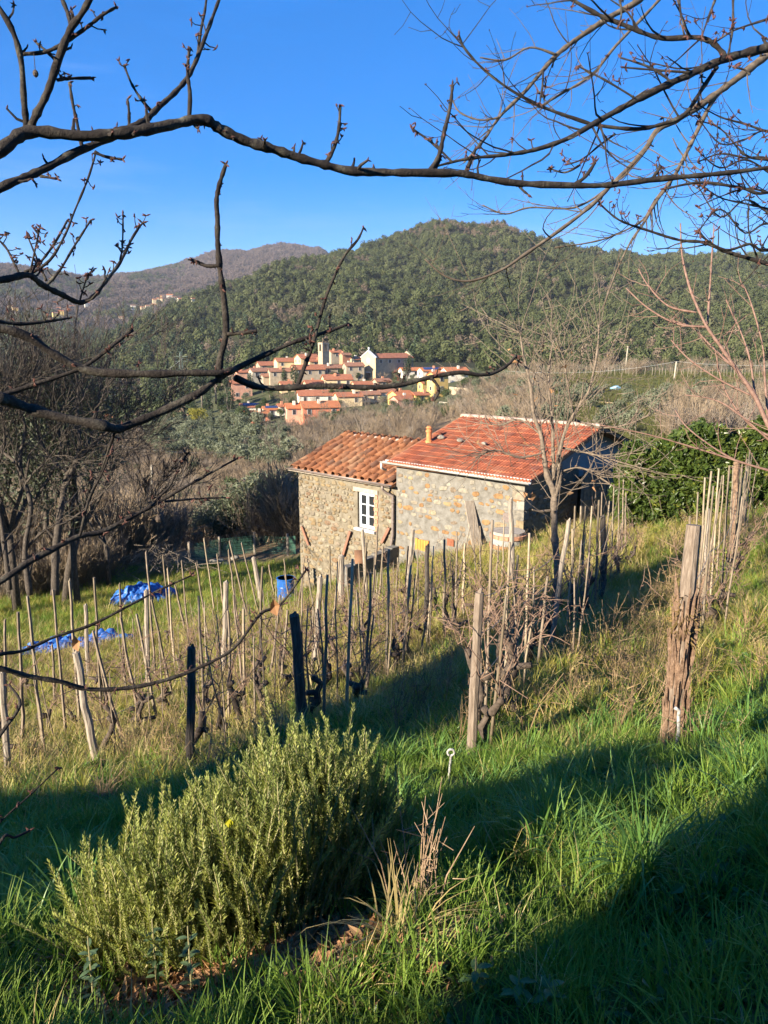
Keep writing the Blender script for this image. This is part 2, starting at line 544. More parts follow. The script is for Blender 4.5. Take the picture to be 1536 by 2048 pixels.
# ------------------------------------------------------------------ ground sheet
def build_ground():
    nb, na = 470, 520
    rows = np.exp(np.linspace(math.log(1.0), math.log(4212.0), nb)) - 12.0
    av = np.linspace(-1, 1, na)
    av = .95 * av + 1.25 * av ** 5
    Yg, Ag = np.meshgrid(rows, av, indexing='ij')
    X = Ag * (Yg + 12.0)
    Z = zt(X, Yg)
    V = np.stack([X, Yg, Z], -1).reshape(-1, 3)
    idx = np.arange(nb * na).reshape(nb, na)
    F = np.stack([idx[:-1, :-1], idx[:-1, 1:], idx[1:, 1:], idx[1:, :-1]], -1).reshape(-1, 4)
    x, y = V[:, 0], V[:, 1]
    n1 = vnoise(x, y, 9, 1)
    n2 = vnoise(x, y, 60, 2)
    C = np.zeros((len(V), 3))
    def blend(mask, col):
        nonlocal C
        m = np.clip(mask, 0, 1)[:, None]
        C = C * (1 - m) + np.array(col) * m
    C[:] = (0.11, 0.115, 0.045)
    vine = (y > 5.5) & (y < 34)
    blend(vine * (0.45 + 0.35 * n1), (0.20, 0.165, 0.065))
    brush = ((y > 38) & (y < 180) & (x / np.maximum(y, 1) < 0.16)).astype(float)
    blend(brush * 0.9, (0.22, 0.155, 0.10))
    fld = ((y > 34) & (y < 260) & (x / np.maximum(y, 1) >= 0.14)).astype(float)
    blend(fld, (0.115, 0.125, 0.045))
    blend(fld * np.clip(n2 * 0.9 + 0.25, 0, 1), (0.22, 0.165, 0.085))
    vill = ((y >= 180) & (y < 330) & (x / np.maximum(y, 1) < 0.15)).astype(float)
    blend(vill, (0.09, 0.095, 0.045))
    wood = (y >= 330).astype(float)
    blend(wood, (0.04, 0.042, 0.02))
    ppx = 768 + FPX * x / np.maximum(y, 1)
    field = inpoly(ppx, proj(x, np.maximum(y, 1), V[:, 2])[1], [(215, 905), (330, 895), (345, 1000), (230, 1010)]).astype(float) * (y > 60)
    blend(field * 0.8, (0.30, 0.21, 0.13))
    farl = ((y > 1200) & (ppx < 760)).astype(float)
    blend(farl, (0.085, 0.07, 0.055))
    me = mk_mesh("ground", V, [F], [], smooth=True)
    ca = me.color_attributes.new("cover", 'FLOAT_COLOR', 'POINT')
    ca.data.foreach_set("color", np.concatenate([C, np.ones((len(C), 1))], 1).astype(np.float32).ravel())
    m, nt, b = new_mat("earth_and_turf")
    at = nt.nodes.new("ShaderNodeAttribute")
    at.attribute_name = "cover"
    n = noise(nt, 1.7, 8, 0.65)
    c = mixc(nt, 1.0, at.outputs['Color'], ramp(nt, n, [(0.3, (0.45, 0.42, 0.4)), (0.55, (1.0, 1.0, 1.0)), (0.75, (1.5, 1.35, 1.1))]), 'MULTIPLY')
    nt.links.new(c, b.inputs['Base Color'])
    b.inputs['Roughness'].default_value = 0.95
    b.inputs['Specular IOR Level'].default_value = 0.1
    bump(nt, b, noise(nt, 14, 8, 0.7), 0.8, 0.06)
    me.materials.append(m)
    o = bpy.data.objects.new("ground", me)
    link(o)
    return tag(o, "grassy hillside falling to a wooded valley and rising to green hills", None, None, 'structure')
build_ground()
# ------------------------------------------------------------------ materials of buildings
M = {}
M['mortar'] = mat_noise("lime_mortar", [(0.3, (0.106, 0.088, 0.061)), (0.5, (0.176, 0.149, 0.109)), (0.72, (0.229, 0.203, 0.159))], 3.5, 0.95, bstr=0.9, bdist=0.04, bscale=9)
M['plaster_rough'] = mat_noise("rough_lime_render", [(0.3, (0.100, 0.092, 0.079)), (0.48, (0.164, 0.152, 0.134)), (0.7, (0.220, 0.209, 0.191))], 4.2, 0.95, bstr=0.9, bdist=0.05, bscale=8)
M['plaster'] = mat_noise("white_plaster", [(0.3, (0.223, 0.223, 0.220)), (0.7, (0.341, 0.341, 0.338))], 2.0, 0.9, bstr=0.3)
M['stone'] = mat_noise("field_stone", [(0.3, (0.5, 0.5, 0.5)), (0.5, (0.95, 0.95, 0.95)), (0.72, (1.3, 1.25, 1.15))], 9, 0.9, bstr=0.6, bdist=0.015, coord='World',
    per=[(0.0, (0.225, 0.185, 0.124)), (0.2, (0.185, 0.131, 0.073)), (0.36, (0.253, 0.219, 0.163)), (0.55, (0.152, 0.129, 0.101)), (0.7, (0.230, 0.175, 0.101)), (0.85, (0.168, 0.104, 0.062)), (1.0, (0.265, 0.236, 0.185))])
M['stone_ochre'] = mat_noise("ochre_stone", [(0.3, (0.55, 0.55, 0.55)), (0.5, (0.95, 0.95, 0.95)), (0.72, (1.3, 1.25, 1.15))], 9, 0.9, bstr=0.6, bdist=0.015, coord='World',
    per=[(0.0, (0.261, 0.167, 0.081)), (0.2, (0.224, 0.124, 0.056)), (0.32, (0.237, 0.211, 0.167)), (0.5, (0.186, 0.167, 0.140)), (0.65, (0.261, 0.237, 0.193)), (0.75, (0.255, 0.193, 0.105)), (0.88, (0.181, 0.137, 0.099)), (1.0, (0.274, 0.255, 0.218))])
M['brick'] = mat_noise("red_brick", [(0.3, (0.34, 0.15, 0.09)), (0.7, (0.52, 0.27, 0.17))], 20, 0.9)
M['tile'] = mat_noise("terracotta_tile", [(0.25, (0.35, 0.36, 0.36)), (0.42, (0.85, 0.82, 0.8)), (0.58, (1.05, 1.05, 1.05)), (0.75, (1.35, 1.45, 1.5))], 2.6, 0.88, 8, bstr=0.4, bdist=0.006, bscale=60, coord='World',
    per=[(0.0, (0.30, 0.085, 0.042)), (0.3, (0.37, 0.115, 0.055)), (0.6, (0.26, 0.078, 0.042)), (0.8, (0.40, 0.15, 0.078)), (1.0, (0.23, 0.085, 0.055))])
M['coppo'] = mat_noise("old_barrel_tile", [(0.25, (0.30, 0.31, 0.30)), (0.42, (0.8, 0.78, 0.75)), (0.58, (1.05, 1.05, 1.05)), (0.75, (1.35, 1.45, 1.5))], 3.2, 0.9, 8, bstr=0.4, bdist=0.006, bscale=50, coord='World',
    per=[(0.0, (0.208, 0.078, 0.035)), (0.3, (0.243, 0.104, 0.049)), (0.55, (0.167, 0.066, 0.033)), (0.75, (0.237, 0.128, 0.072)), (0.9, (0.122, 0.060, 0.039)), (1.0, (0.202, 0.081, 0.037))])
M['coppo_pan'] = mat_noise("barrel_tile_underside", [(0.3, (0.20, 0.09, 0.05)), (0.7, (0.36, 0.17, 0.09))], 8, 0.9)
M['ridge'] = mat_noise("mortared_ridge", [(0.35, (0.288, 0.108, 0.058)), (0.5, (0.346, 0.216, 0.151)), (0.68, (0.432, 0.396, 0.346))], 5, 0.9)
M['slab'] = mat_noise("eaves_stone", [(0.3, (0.26, 0.22, 0.18)), (0.7, (0.44, 0.38, 0.31))], 7, 0.9)
M['gutter_brown'] = mat_noise("painted_brown_metal", [(0.3, (0.13, 0.10, 0.09)), (0.7, (0.22, 0.175, 0.155))], 9, 0.5, bstr=0.1, spec=0.5)
M['gutter_white'] = mat_noise("painted_white_metal", [(0.3, (0.357, 0.357, 0.346)), (0.7, (0.472, 0.472, 0.461))], 6, 0.5, bstr=0.1)
M['white_paint'] = mat_noise("white_window_paint", [(0.3, (0.496, 0.528, 0.576)), (0.7, (0.624, 0.640, 0.664))], 12, 0.5, bstr=0.1)
M['glass'] = mat_flat("window_glass", (0.02, 0.022, 0.025), 0.12, 0, 0.6)
M['glass_far'] = mat_flat("dark_window_glass", (0.035, 0.035, 0.04), 0.3)
M['orange_wood'] = mat_noise("varnished_orange_wood", [(0.3, (0.375, 0.158, 0.030)), (0.7, (0.510, 0.255, 0.060))], 5, 0.6, stretch=(6, 6, 0.8))
M['old_wood'] = mat_noise("weathered_grey_wood", [(0.28, (0.12, 0.095, 0.075)), (0.5, (0.27, 0.225, 0.18)), (0.72, (0.42, 0.36, 0.29))], 10, 0.9, stretch=(6, 6, 0.5), bstr=0.7, bdist=0.01)
M['dark_wood'] = mat_noise("blackened_wood", [(0.28, (0.03, 0.026, 0.022)), (0.5, (0.075, 0.062, 0.052)), (0.72, (0.16, 0.135, 0.11))], 10, 0.9, stretch=(6, 6, 0.5), bstr=0.7, bdist=0.01)
M['red_wood'] = mat_noise("reddish_board", [(0.3, (0.16, 0.075, 0.05)), (0.7, (0.30, 0.16, 0.11))], 9, 0.9, stretch=(5, 5, 0.6))
M['rust'] = mat_noise("rusty_sheet", [(0.3, (0.15, 0.05, 0.028)), (0.7, (0.28, 0.10, 0.05))], 12, 0.8)
M['terracotta'] = mat_noise("terracotta_pipe", [(0.3, (0.46, 0.16, 0.06)), (0.7, (0.62, 0.27, 0.11))], 9, 0.85)
M['rock'] = mat_noise("grey_rock", [(0.3, (0.14, 0.125, 0.10)), (0.7, (0.34, 0.31, 0.26))], 12, 0.95, bstr=0.8)
M['concrete'] = mat_noise("old_concrete", [(0.3, (0.096, 0.090, 0.081)), (0.7, (0.198, 0.186, 0.168))], 5, 0.95, bstr=0.6)
M['reed'] = mat_noise("reed_screen", [(0.3, (0.17, 0.14, 0.11)), (0.7, (0.38, 0.33, 0.26))], 9, 0.9, per=[(0, (0.6, 0.6, 0.6)), (1, (1.2, 1.15, 1.1))])

# ------------------------------------------------------------------ the stone farmhouse
C0 = at_Y(1050, 955, 22.0)
_t = T(955) * 22.0
_e2 = at_Y(795, 920, _t / T(920))
HU = Vector((_e2.x - C0.x, _e2.y - C0.y, 0)).normalized()       # along the front, away from the gable
HN = Vector((-HU.y, HU.x, 0))                                     # outward normal of the front
HZ = -4.4
house_rz = math.atan2(HU.y, HU.x)
house = thing("farmhouse", "small stone farmhouse with two terracotta tiled roofs beside the vineyard", "farmhouse", (C0.x, C0.y, HZ), house_rz)
def hloc(P):
    d = Vector((P[0] - C0.x, P[1] - C0.y, 0))
    return Vector((d.dot(HU), d.dot(HN), P[2] - HZ))
def hworld(l):
    return Vector((C0.x, C0.y, HZ)) + HU * l[0] + HN * l[1] + Vector((0, 0, l[2]))
def on_front(px, py, off=0.0):
    r = ray(px, py)
    o = Vector((0, 0, CAMZ))
    n = HN
    t = (Vector((C0.x, C0.y, 0)) + n * off - o).dot(n) / r.dot(n)
    return hloc(o + r * t)
def on_gable(px, py, off=0.0):
    r = ray(px, py)
    o = Vector((0, 0, CAMZ))
    n = -HU
    t = (Vector((C0.x, C0.y, 0)) + n * off - o).dot(n) / r.dot(n)
    return hloc(o + r * t)
ME_ = C0.z - HZ                   # main eave height
MX = on_front(793, 940).x         # junction of the two roofs
WX = on_front(597, 1000).x        # far end of the wing
WE = on_front(700, 952).z         # wing eave height
MD, MR = 7.4, 1.15
WD, WR = 5.2, 0.95
BZ = -4.6                         # walls go down into the slope
TH = 0.45

# walls ------------------------------------------------
w = MB()
w.box((MX / 2, -TH / 2, (ME_ + BZ) / 2), (MX, TH, ME_ - BZ))
front_wall = w.build("wall", M['plaster_rough'], house)
front_wall["label"] = "pale rough rendered wall with ochre stones showing"
w = MB()
w.box((TH / 2, -TH - 1.3, (ME_ + BZ) / 2), (TH, 2.6, ME_ - BZ))
w.box((TH / 2, -MD + 0.35, (ME_ + BZ) / 2), (TH, 0.7, ME_ - BZ))
w.box((TH / 2, -TH - 2.6 - (MD - 3.75) / 2, 0.2), (TH - .02, MD - 3.75, 0.5))
gable_wall = w.build("wall", M['mortar'], house)
w = MB()
y0, y1 = -0.002, -MD
w.add([(0.01, y0, ME_ - .35), (0.01, y1, ME_ - .35), (0.01, y1, ME_), (0.01, y1 / 2, ME_ + MR), (0.01, y0, ME_),
       (TH, y0 - .01, ME_ - .35), (TH, y1, ME_ - .35), (TH, y1, ME_), (TH, y1 / 2, ME_ + MR), (TH, y0 - .01, ME_)],
      [(0, 4, 3, 2, 1), (5, 6, 7, 8, 9), (0, 1, 6, 5), (1, 2, 7, 6), (2, 3, 8, 7), (3, 4, 9, 8), (4, 0, 5, 9)])
w.build("gable_panel", M['plaster'], house)
w = MB()
w.box((MX / 2, -MD + TH / 2, (ME_ + BZ) / 2 - .01), (MX - 2 * TH, TH, ME_ - BZ))
w.box((MX - TH / 2, -MD / 2, (ME_ + BZ) / 2 - .01), (TH, MD - 2 * TH, ME_ - BZ))
w.add([(MX - .02, 0, ME_), (MX - .02, -MD, ME_), (MX - .02, -MD / 2, ME_ + MR), (MX - TH, -.01, ME_), (MX - TH, -MD + .01, ME_), (MX - TH, -MD / 2, ME_ + MR)],
      [(0, 2, 1), (3, 4, 5), (0, 1, 4, 3), (1, 2, 5, 4), (2, 0, 3, 5)])
w.build("wall", M['mortar'], house)
# wing front with its window opening
wl_, wr_ = on_front(714, 1020).x, on_front(748, 1020).x
wt_, wb_ = on_front(731, 986).z, on_front(731, 1058).z
w = MB()
yF = -0.03
w.box(((MX + wr_) / 2, yF - TH / 2, (WE + BZ) / 2), (wr_ - MX, TH, WE - BZ))
w.box(((wl_ + WX) / 2, yF - TH / 2, (WE + BZ) / 2), (WX - wl_, TH, WE - BZ))
w.box(((wl_ + wr_) / 2, yF - TH / 2, (WE + wt_) / 2), (wl_ - wr_, TH, WE - wt_))
w.box(((wl_ + wr_) / 2, yF - TH / 2, (wb_ + BZ) / 2), (wl_ - wr_, TH, wb_ - BZ))
wing_wall = w.build("wall", M['mortar'], house)
wing_wall["label"] = "warm rubble stone wall of the lower wing with one window"
w = MB()
w.box((WX - TH / 2, -WD / 2 - .2, (WE + BZ) / 2), (TH - .02, WD - .5, WE - BZ))
w.box(((MX + WX) / 2, -WD + TH / 2, (WE + BZ) / 2), (WX - MX - .02, TH, WE - BZ))
w.add([(WX - .03, 0 - .1, WE), (WX - .03, -WD, WE), (WX - .03, -WD / 2, WE + WR), (WX - TH, -.1, WE), (WX - TH, -WD, WE), (WX - TH, -WD / 2, WE + WR)],
      [(0, 2, 1), (3, 4, 5), (0, 1, 4, 3), (1, 2, 5, 4), (2, 0, 3, 5)])
w.build("wall", M['mortar'], house)

# stones on the walls ------------------------------------------------
def stone_proto(seed, n=8):
    g = random.Random(seed)
    ring = []
    for i in range(n):
        a = 2 * math.pi * i / n + g.uniform(-.22, .22)
        e = 0.5 / (abs(math.cos(a)) ** 3 + abs(math.sin(a)) ** 3) ** (1 / 3.0)
        e *= g.uniform(0.66, 1.0)
        ring.append((math.cos(a) * e, math.sin(a) * e))
    V = [(x, -0.03, z) for x, z in ring] + [(x * .97, 0.014, z * .97) for x, z in ring]
    V += [(x * .74, 0.030 + g.uniform(-.005, .006), z * .74) for x, z in ring] + [(0, 0.036, 0)]
    F = []
    for i in range(n):
        j = (i + 1) % n
        F += [(j, i, n + i, n + j), (n + j, n + i, 2 * n + i, 2 * n + j), (2 * n + j, 2 * n + i, 3 * n)]
    return V, F
STP = [stone_proto(i) for i in range(14)]
def lay_stones(wall, x0, x1, z0, z1f, yoff, mat, dens, nmax, holes, hmin=.10, hmax=.21, plane='front', seed=1):
    g = random.Random(seed)
    meshes = [mk_mesh("stone", V, [np.array([f for f in F if len(f) == 4]), np.array([f for f in F if len(f) == 3])], [mat]) for V, F in STP]
    items = []
    z = z0
    while z < z1f - .05:
        h = g.uniform(hmin, hmax)
        x = x0 + g.uniform(0, .15)
        while x < x1 - .08:
            wd = min(g.uniform(h * 0.9, h * 2.6), x1 - x)
            cx, cz = x + wd / 2, z + h / 2 + g.uniform(-.03, .03)
            ok = cz + h / 2 < z1f and g.random() < dens
            for (a, b, c, d) in holes:
                if cx + wd / 2 > a and cx - wd / 2 < b and cz + h / 2 > c and cz - h / 2 < d:
                    ok = False
            if ok:
                items.append((wd * h, cx, cz, wd * g.uniform(.92, 1.02), h * g.uniform(.9, 1.05), g.uniform(-.14, .14), g.randrange(14), g.uniform(.7, 1.5) * (.55 if dens < .6 else 1)))
            x += wd
        z += h * .98
    items.sort(reverse=True)
    rest = MB()
    for k, (ar, cx, cz, wd, h, rt, p, dp) in enumerate(items):
        if k < nmax:
            o = bpy.data.objects.new("stone", meshes[p])
            link(o, wall)
            if plane == 'front':
                o.location = (cx, yoff, cz); o.rotation_euler = (0, rt, 0)
            else:
                o.location = (yoff, cx, cz); o.rotation_euler = (0, 0, math.pi / 2)
            o.scale = (wd, dp, h)
        else:
            V, F = STP[p]
            A = np.array(V) * np.array([wd, dp, h])
            c, s_ = math.cos(rt), math.sin(rt)
            A = np.stack([A[:, 0] * c + A[:, 2] * s_, A[:, 1], -A[:, 0] * s_ + A[:, 2] * c], 1)
            if plane != 'front':
                A = np.stack([-A[:, 1], A[:, 0], A[:, 2]], 1)
                rest.add(A + np.array([yoff, cx, cz]), F)
            else:
                rest.add(A + np.array([cx, yoff, cz]), F)
    if rest.n:
        tag(rest.build("stone_infill", mat, wall), kind='stuff')
hat0, hat1 = on_front(832, 1076), on_front(859, 1104)
lay_stones(wing_wall, MX + .04, WX, -3.6, WE - .04, yF, M['stone'], 0.93, 300, [(wr_ - .16, wl_ + .1, wb_ - .12, wt_ + .17)], .11, .22, seed=3)
lay_stones(front_wall, 0.02, MX - .04, -1.6, ME_ - .1, 0.0, M['stone_ochre'], 0.50, 230, [(hat1.x - .1, hat0.x + .1, hat1.z - .1, hat0.z + .1)], .12, .24, seed=5)
lay_stones(gable_wall, -3.0, -.05, -0.5, ME_ - .4, 0.0, M['stone'], 0.75, 60, [], .12, .24, 'gable', seed=8)
# quoins at the near corner
w = MB()
for k in range(9):
    z = -0.4 + k * .29
    if z > ME_ - .3: break
    w = MB()
    L = .42 if k % 2 else .26
    w.box((L / 2 - .025, -(.68 - L) / 2 + .028, z + .13), (L, .68 - L, .25))
    w.build("cornerstone", M['stone_ochre'], front_wall)

# window ------------------------------------------------
win = bpy.data.objects.new("window", None); link(win, house)
cxw, czw = (wl_ + wr_) / 2, (wt_ + wb_) / 2
ww, wh = wl_ - wr_, wt_ - wb_
win.location = (cxw, yF - .13, czw)
f = MB()
for sx in (-1, 1):
    f.box((sx * (ww / 2 - .03), 0, 0), (.06, .07, wh))
    f.box((sx * .035, .012, 0), (.062, .06, wh - .1))
    f.box((sx * (ww / 2 - .085), .012, 0), (.05, .055, wh - .12))
    for zz in (-wh / 2 + .085, wh / 2 - .085):
        f.box((sx * ww / 4, .012, zz), (ww / 2 - .11, .056, .06))
    for k in (-1, 1):
        f.box((sx * ww / 4, .012, k * wh / 6.4), (ww / 2 - .11, .05, .035))
for zz in (-1, 1):
    f.box((0, .001, zz * (wh / 2 - .03)), (ww - .12, .07, .06))
f.build("frame", M['white_paint'], win)
for sx in (-1, 1):
    for k in (-1, 0, 1):
        p = MB()
        p.box((sx * ww / 4, -.004, k * wh / 3.3), (ww / 2 - .14, .008, wh / 3.5 - .02))
        p.build("pane", M['glass'], win)
s_ = MB()
s_.box((0, .10, -wh / 2 - .045), (ww + .16, .30, .085))
s_.build("sill", M['white_paint'], win)
s_ = MB()
s_.box((0, .125, wh / 2 + .085), (ww + .36, .10, .15))
s_.build("lintel", M['slab'], win)
for k in range(9):
    b_ = MB()
    b_.box((-ww / 2 - .085, .142, -wh / 2 + .06 + k * (wh / 9)), (.15 + .05 * (k % 2), .035, wh / 9 - .025))
    b_.build("brick", M['brick'], win)

# roofs ------------------------------------------------
aM = math.atan2(MR, MD / 2)
aW = math.atan2(WR, WD / 2)
OV = 0.32
def roof_slab(x0, x1, D, eave, rise, ov, th, mat, lift=0.05):
    w = MB()
    al = math.atan2(rise, D / 2)
    ye, ze = ov, eave - ov * math.tan(al) + lift
    yb = -D - ov
    zr = eave + rise + lift
    V = []
    for x in (x0, x1):
        V += [(x, ye, ze), (x, -D / 2, zr), (x, yb, ze), (x, yb, ze - th), (x, -D / 2, zr - th), (x, ye, ze - th)]
    w.add(V, [(0, 1, 7, 6), (1, 2, 8, 7), (2, 3, 9, 8), (3, 4, 10, 9), (4, 5, 11, 10), (5, 0, 6, 11), (0, 5, 4, 1), (1, 4, 3, 2), (6, 7, 10, 11), (7, 8, 9, 10)])
    return w
mainroof = roof_slab(-.42, MX + .22, MD, ME_, MR, OV, .10, M['coppo_pan']).build("roof", M['coppo_pan'], house)
wingroof = roof_slab(MX + .02, WX + .18, WD, WE, WR, .22, .09, M['coppo_pan'], .04).build("roof", M['coppo_pan'], house)
TW, TL, TE = 0.232, 0.42, 0.355
prof = [(0, .012), (.018, .034), (.05, .040), (.075, .014), (.105, .010), (.135, .036), (.165, .040), (.19, .014), (.232, .012)]
V = []
for (x, z) in prof: V.append((x, 0, z + .022))
for (x, z) in prof: V.append((x, -TL, z))
for (x, z) in prof: V.append((x, .004, z - .016))
n_ = len(prof)
Fq = [(i, i + 1, n_ + i + 1, n_ + i) for i in range(n_ - 1)] + [(2 * n_ + i, 2 * n_ + i + 1, i + 1, i) for i in range(n_ - 1)]
tile_me = mk_mesh("tile", V, [np.array(Fq)], [M['tile']], smooth=False)
zc = ME_ + .05 - OV * math.tan(aM)
ncol = int((MX + .22 + .40) / TW)
nrow = int((MD / 2 + OV) / math.cos(aM) / TE)
tiles = MB()
cnt = 0
for r in range(nrow + 1):
    t = r * TE - .05
    for c in range(ncol):
        x = -.41 + c * TW
        loc = (x, OV - t * math.cos(aM), zc + t * math.sin(aM) + .012 + rnd.uniform(-.004, .006))
        rot = (-aM + rnd.uniform(-.02, .02), rnd.uniform(-.02, .02), rnd.gauss(0, .012))
        if cnt < 300:
            obj("tile", tile_me, mainroof, loc, rot)
            cnt += 1
        else:
            R = np.array(Euler(rot).to_matrix())
            tiles.arr(np.array(V) @ R.T + np.array(loc), Fq)
if tiles.n:
    tag(tiles.build("tile_course", M['tile'], mainroof), kind='stuff')
# back slope, joined
tiles = MB()
for r in range(nrow + 1):
    t = r * TE - .05
    for c in range(ncol):
        R = np.array(Euler((aM, 0, math.pi)).to_matrix()) if False else np.array((Matrix.Rotation(math.pi, 3, 'Z') @ Euler((-aM, 0, 0)).to_matrix()))
        tiles.arr(np.array(V) @ R.T + np.array((-.41 + (c + 1) * TW, -MD - OV + t * math.cos(aM), zc + t * math.sin(aM) + .012)), Fq)
tag(tiles.build("tile_course", M['tile'], mainroof), kind='stuff')
# ridge tiles
def half_round(r0, r1, L, n=7, th=.014, up=1):
    V, F = [], []
    for k, (yy, r) in enumerate(((0, r0), (-L, r1))):
        for i in range(n):
            a = math.pi * i / (n - 1)
            V.append((math.cos(a) * r, yy, math.sin(a) * r * up))
        for i in range(n):
            a = math.pi * i / (n - 1)
            V.append((math.cos(a) * (r - th), yy, math.sin(a) * (r - th) * up))
    for i in range(n - 1):
        F += [(i, i + 1, 2 * n + i + 1, 2 * n + i), (n + i + 1, n + i, 3 * n + i, 3 * n + i + 1), (i, n + i, n + i + 1, i + 1)]
    return V, F
Vr, Fr = half_round(.13, .115, .46)
ridge_me = mk_mesh("ridge_tile", Vr, [np.array(Fr)], [M['ridge']], True)
for k in range(int((MX + .6) / .40)):
    obj("ridge_tile", ridge_me, mainroof, (-.42 + (k) * .40, -MD / 2, ME_ + MR + .035 + rnd.uniform(0, .012)), (0, 0, math.pi / 2 + rnd.uniform(-.03, .03)))
for k in range(int((WX - MX + .15) / .40)):
    obj("ridge_tile", ridge_me, wingroof, (MX + .05 + k * .40, -WD / 2, WE + WR + .03 + rnd.uniform(0, .012)), (0, 0, math.pi / 2 + rnd.uniform(-.03, .03)))
# barrel tiles of the wing
Vc, Fc = half_round(.118, .095, .47)
cop_me = mk_mesh("barrel_tile", Vc, [np.array(Fc)], [M['coppo']], True)
Vp, Fp = half_round(.10, .118, .47, up=-1)
pan_me = mk_mesh("pan_tile", Vp, [np.array(Fp)], [M['coppo_pan']], True)
zcw = WE + .04 - .22 * math.tan(aW)
ncw = 14
spc = (WX + .18 - MX - .02) / ncw
for c in range(ncw):
    for r in range(8):
        t = r * .385 - .04
        x = MX + .02 + (c + .5) * spc
        if t > (WD / 2 + .22) / math.cos(aW): continue
        rot = (-aW - .035 + rnd.gauss(0, .015), 0, rnd.gauss(0, .03))
        obj("barrel_tile", cop_me, wingroof, (x + rnd.gauss(0, .014), .22 - (t + rnd.gauss(0, .02)) * math.cos(aW), zcw + t * math.sin(aW) + .085 + rnd.uniform(-.006, .01)), rot)
        if c:
            obj("pan_tile", pan_me, wingroof, (x - spc / 2, .24 - t * math.cos(aW), zcw + t * math.sin(aW) + .125), (-aW, 0, 0))
tiles = MB()
for c in range(ncw):
    for r in range(8):
        t = r * .385 - .04
        R = np.array(Matrix.Rotation(math.pi, 3, 'Z') @ Euler((-aW, 0, 0)).to_matrix())
        tiles.add(np.array(Vc) @ R.T + np.array((MX + .02 + (c + .5) * spc, -WD - .22 + t * math.cos(aW), zcw + t * math.sin(aW) + .085)), Fc)
tag(tiles.build("tile_course", M['coppo'], wingroof), kind='stuff')
# eaves slab of the wing, in separate stones
nsl = 11
for k in range(nsl):
    L = (WX - MX + .2) / nsl
    w = MB()
    w.box((MX + .02 + (k + .5) * L, .12, WE - .075), (L - .015, .36, .06))
    w.build("eaves_slab", M['slab'], wingroof)
# gutters and downpipes
def gutter(x0, x1, y, z, r, mat, slope=0.0):
    V, F = [], []
    n = 7
    for k, xx in enumerate((x0, x1)):
        for rr in (r, r - .008):
            for i in range(n):
                a = math.pi * i / (n - 1)
                V.append((xx, y + math.cos(a) * rr, z - math.sin(a) * rr + (slope * k)))
    for i in range(n - 1):
        F += [(i, i + 1, 2 * n + i + 1, 2 * n + i), (n + i + 1, n + i, 3 * n + i, 3 * n + i + 1), (i, n + i, n + i + 1, i + 1), (2 * n + i + 1, 3 * n + i + 1, 3 * n + i, 2 * n + i)]
    w = MB(); w.add(V, F)
    return w
gutter(MX - .02, WX + .22, .33, WE - .01, .075, M['gutter_brown'], .02).build("gutter", M['gutter_brown'], house, True)
gutter(-.44, MX + .30, .42, ME_ - .05, .075, M['gutter_white'], .03).build("gutter", M['gutter_white'], house, True)
w = MB()
w.box(((MX - .2) / 2, .305, ME_ - .04), (MX + .62, .03, .13))
w.build("fascia_board", M['gutter_white'], house)
w = MB()
w.tube([(MX + .30, .42, ME_ - .08), (MX + .30, .42, ME_ - .26), (MX + .30, .2, ME_ - .36)], .04, 8)
w.build("spout", M['gutter_white'], house, True)
dpx = on_front(789, 1010).x
w = MB()
w.tube([(dpx + .25, .33, WE - .05), (dpx + .25, .33, WE - .2), (dpx + .2, .2, WE - .32), (dpx, .09, WE - .42), (dpx, .08, WE - .6), (dpx, .08, WE - 1.75), (dpx + .05, .1, WE - 2.1), (dpx + .1, .1, WE - 2.6)],
       [.05, .05, .05, .05, .05, .05, .05, .05], 8)
for zz in (WE - .62, WE - 1.3):
    w.tube([(dpx, .08, zz), (dpx, .08, zz - .05)], .062, 8)
w.build("downpipe", M['gutter_brown'], house, True)
# orange hatch, rusty plate, niche
w = MB()
nh = 5
wdt = (hat0.x - hat1.x)
for k in range(nh):
    w = MB()
    w.box((hat1.x + (k + .5) * wdt / nh, .035, (hat0.z + hat1.z) / 2), (wdt / nh - .012, .04, hat0.z - hat1.z + rnd.uniform(-.02, .03)))
    w.build("hatch_board", M['orange_wood'], house)
q0, q1 = on_front(896, 1076), on_front(909, 1093)
w = MB(); w.box(((q0.x + q1.x) / 2, .04, (q0.z + q1.z) / 2), (q0.x - q1.x, .02, q0.z - q1.z)); w.build("rusty_plate", M['rust'], house)
q0, q1 = on_front(1008, 1025), on_front(1020, 1045)
w = MB(); w.box(((q0.x + q1.x) / 2, .022, (q0.z + q1.z) / 2), (q0.x - q1.x, .05, q0.z - q1.z)); w.build("niche_panel", M['gutter_brown'], house)  # raised brown panel in place of the small wall niche
# brackets and boards on the wing wall
for (a, b, mt) in (((606, 1052), (620, 1090), 'red_wood'), ((703, 1062), (688, 1112), 'red_wood'), ((781, 1055), (766, 1085), 'red_wood')):
    A, B = on_front(*a), on_front(*b)
    w = MB()
    d = Vector((B.x - A.x, 0, B.z - A.z)); L = d.length
    ang = math.atan2(d.x, d.z)
    R = np.array(Euler((0, ang, 0)).to_matrix())
    w.box(((A.x + B.x) / 2, .07 if mt else 0, (A.z + B.z) / 2), (.10, .045, L), R)
    w.build("board", M[mt], house)
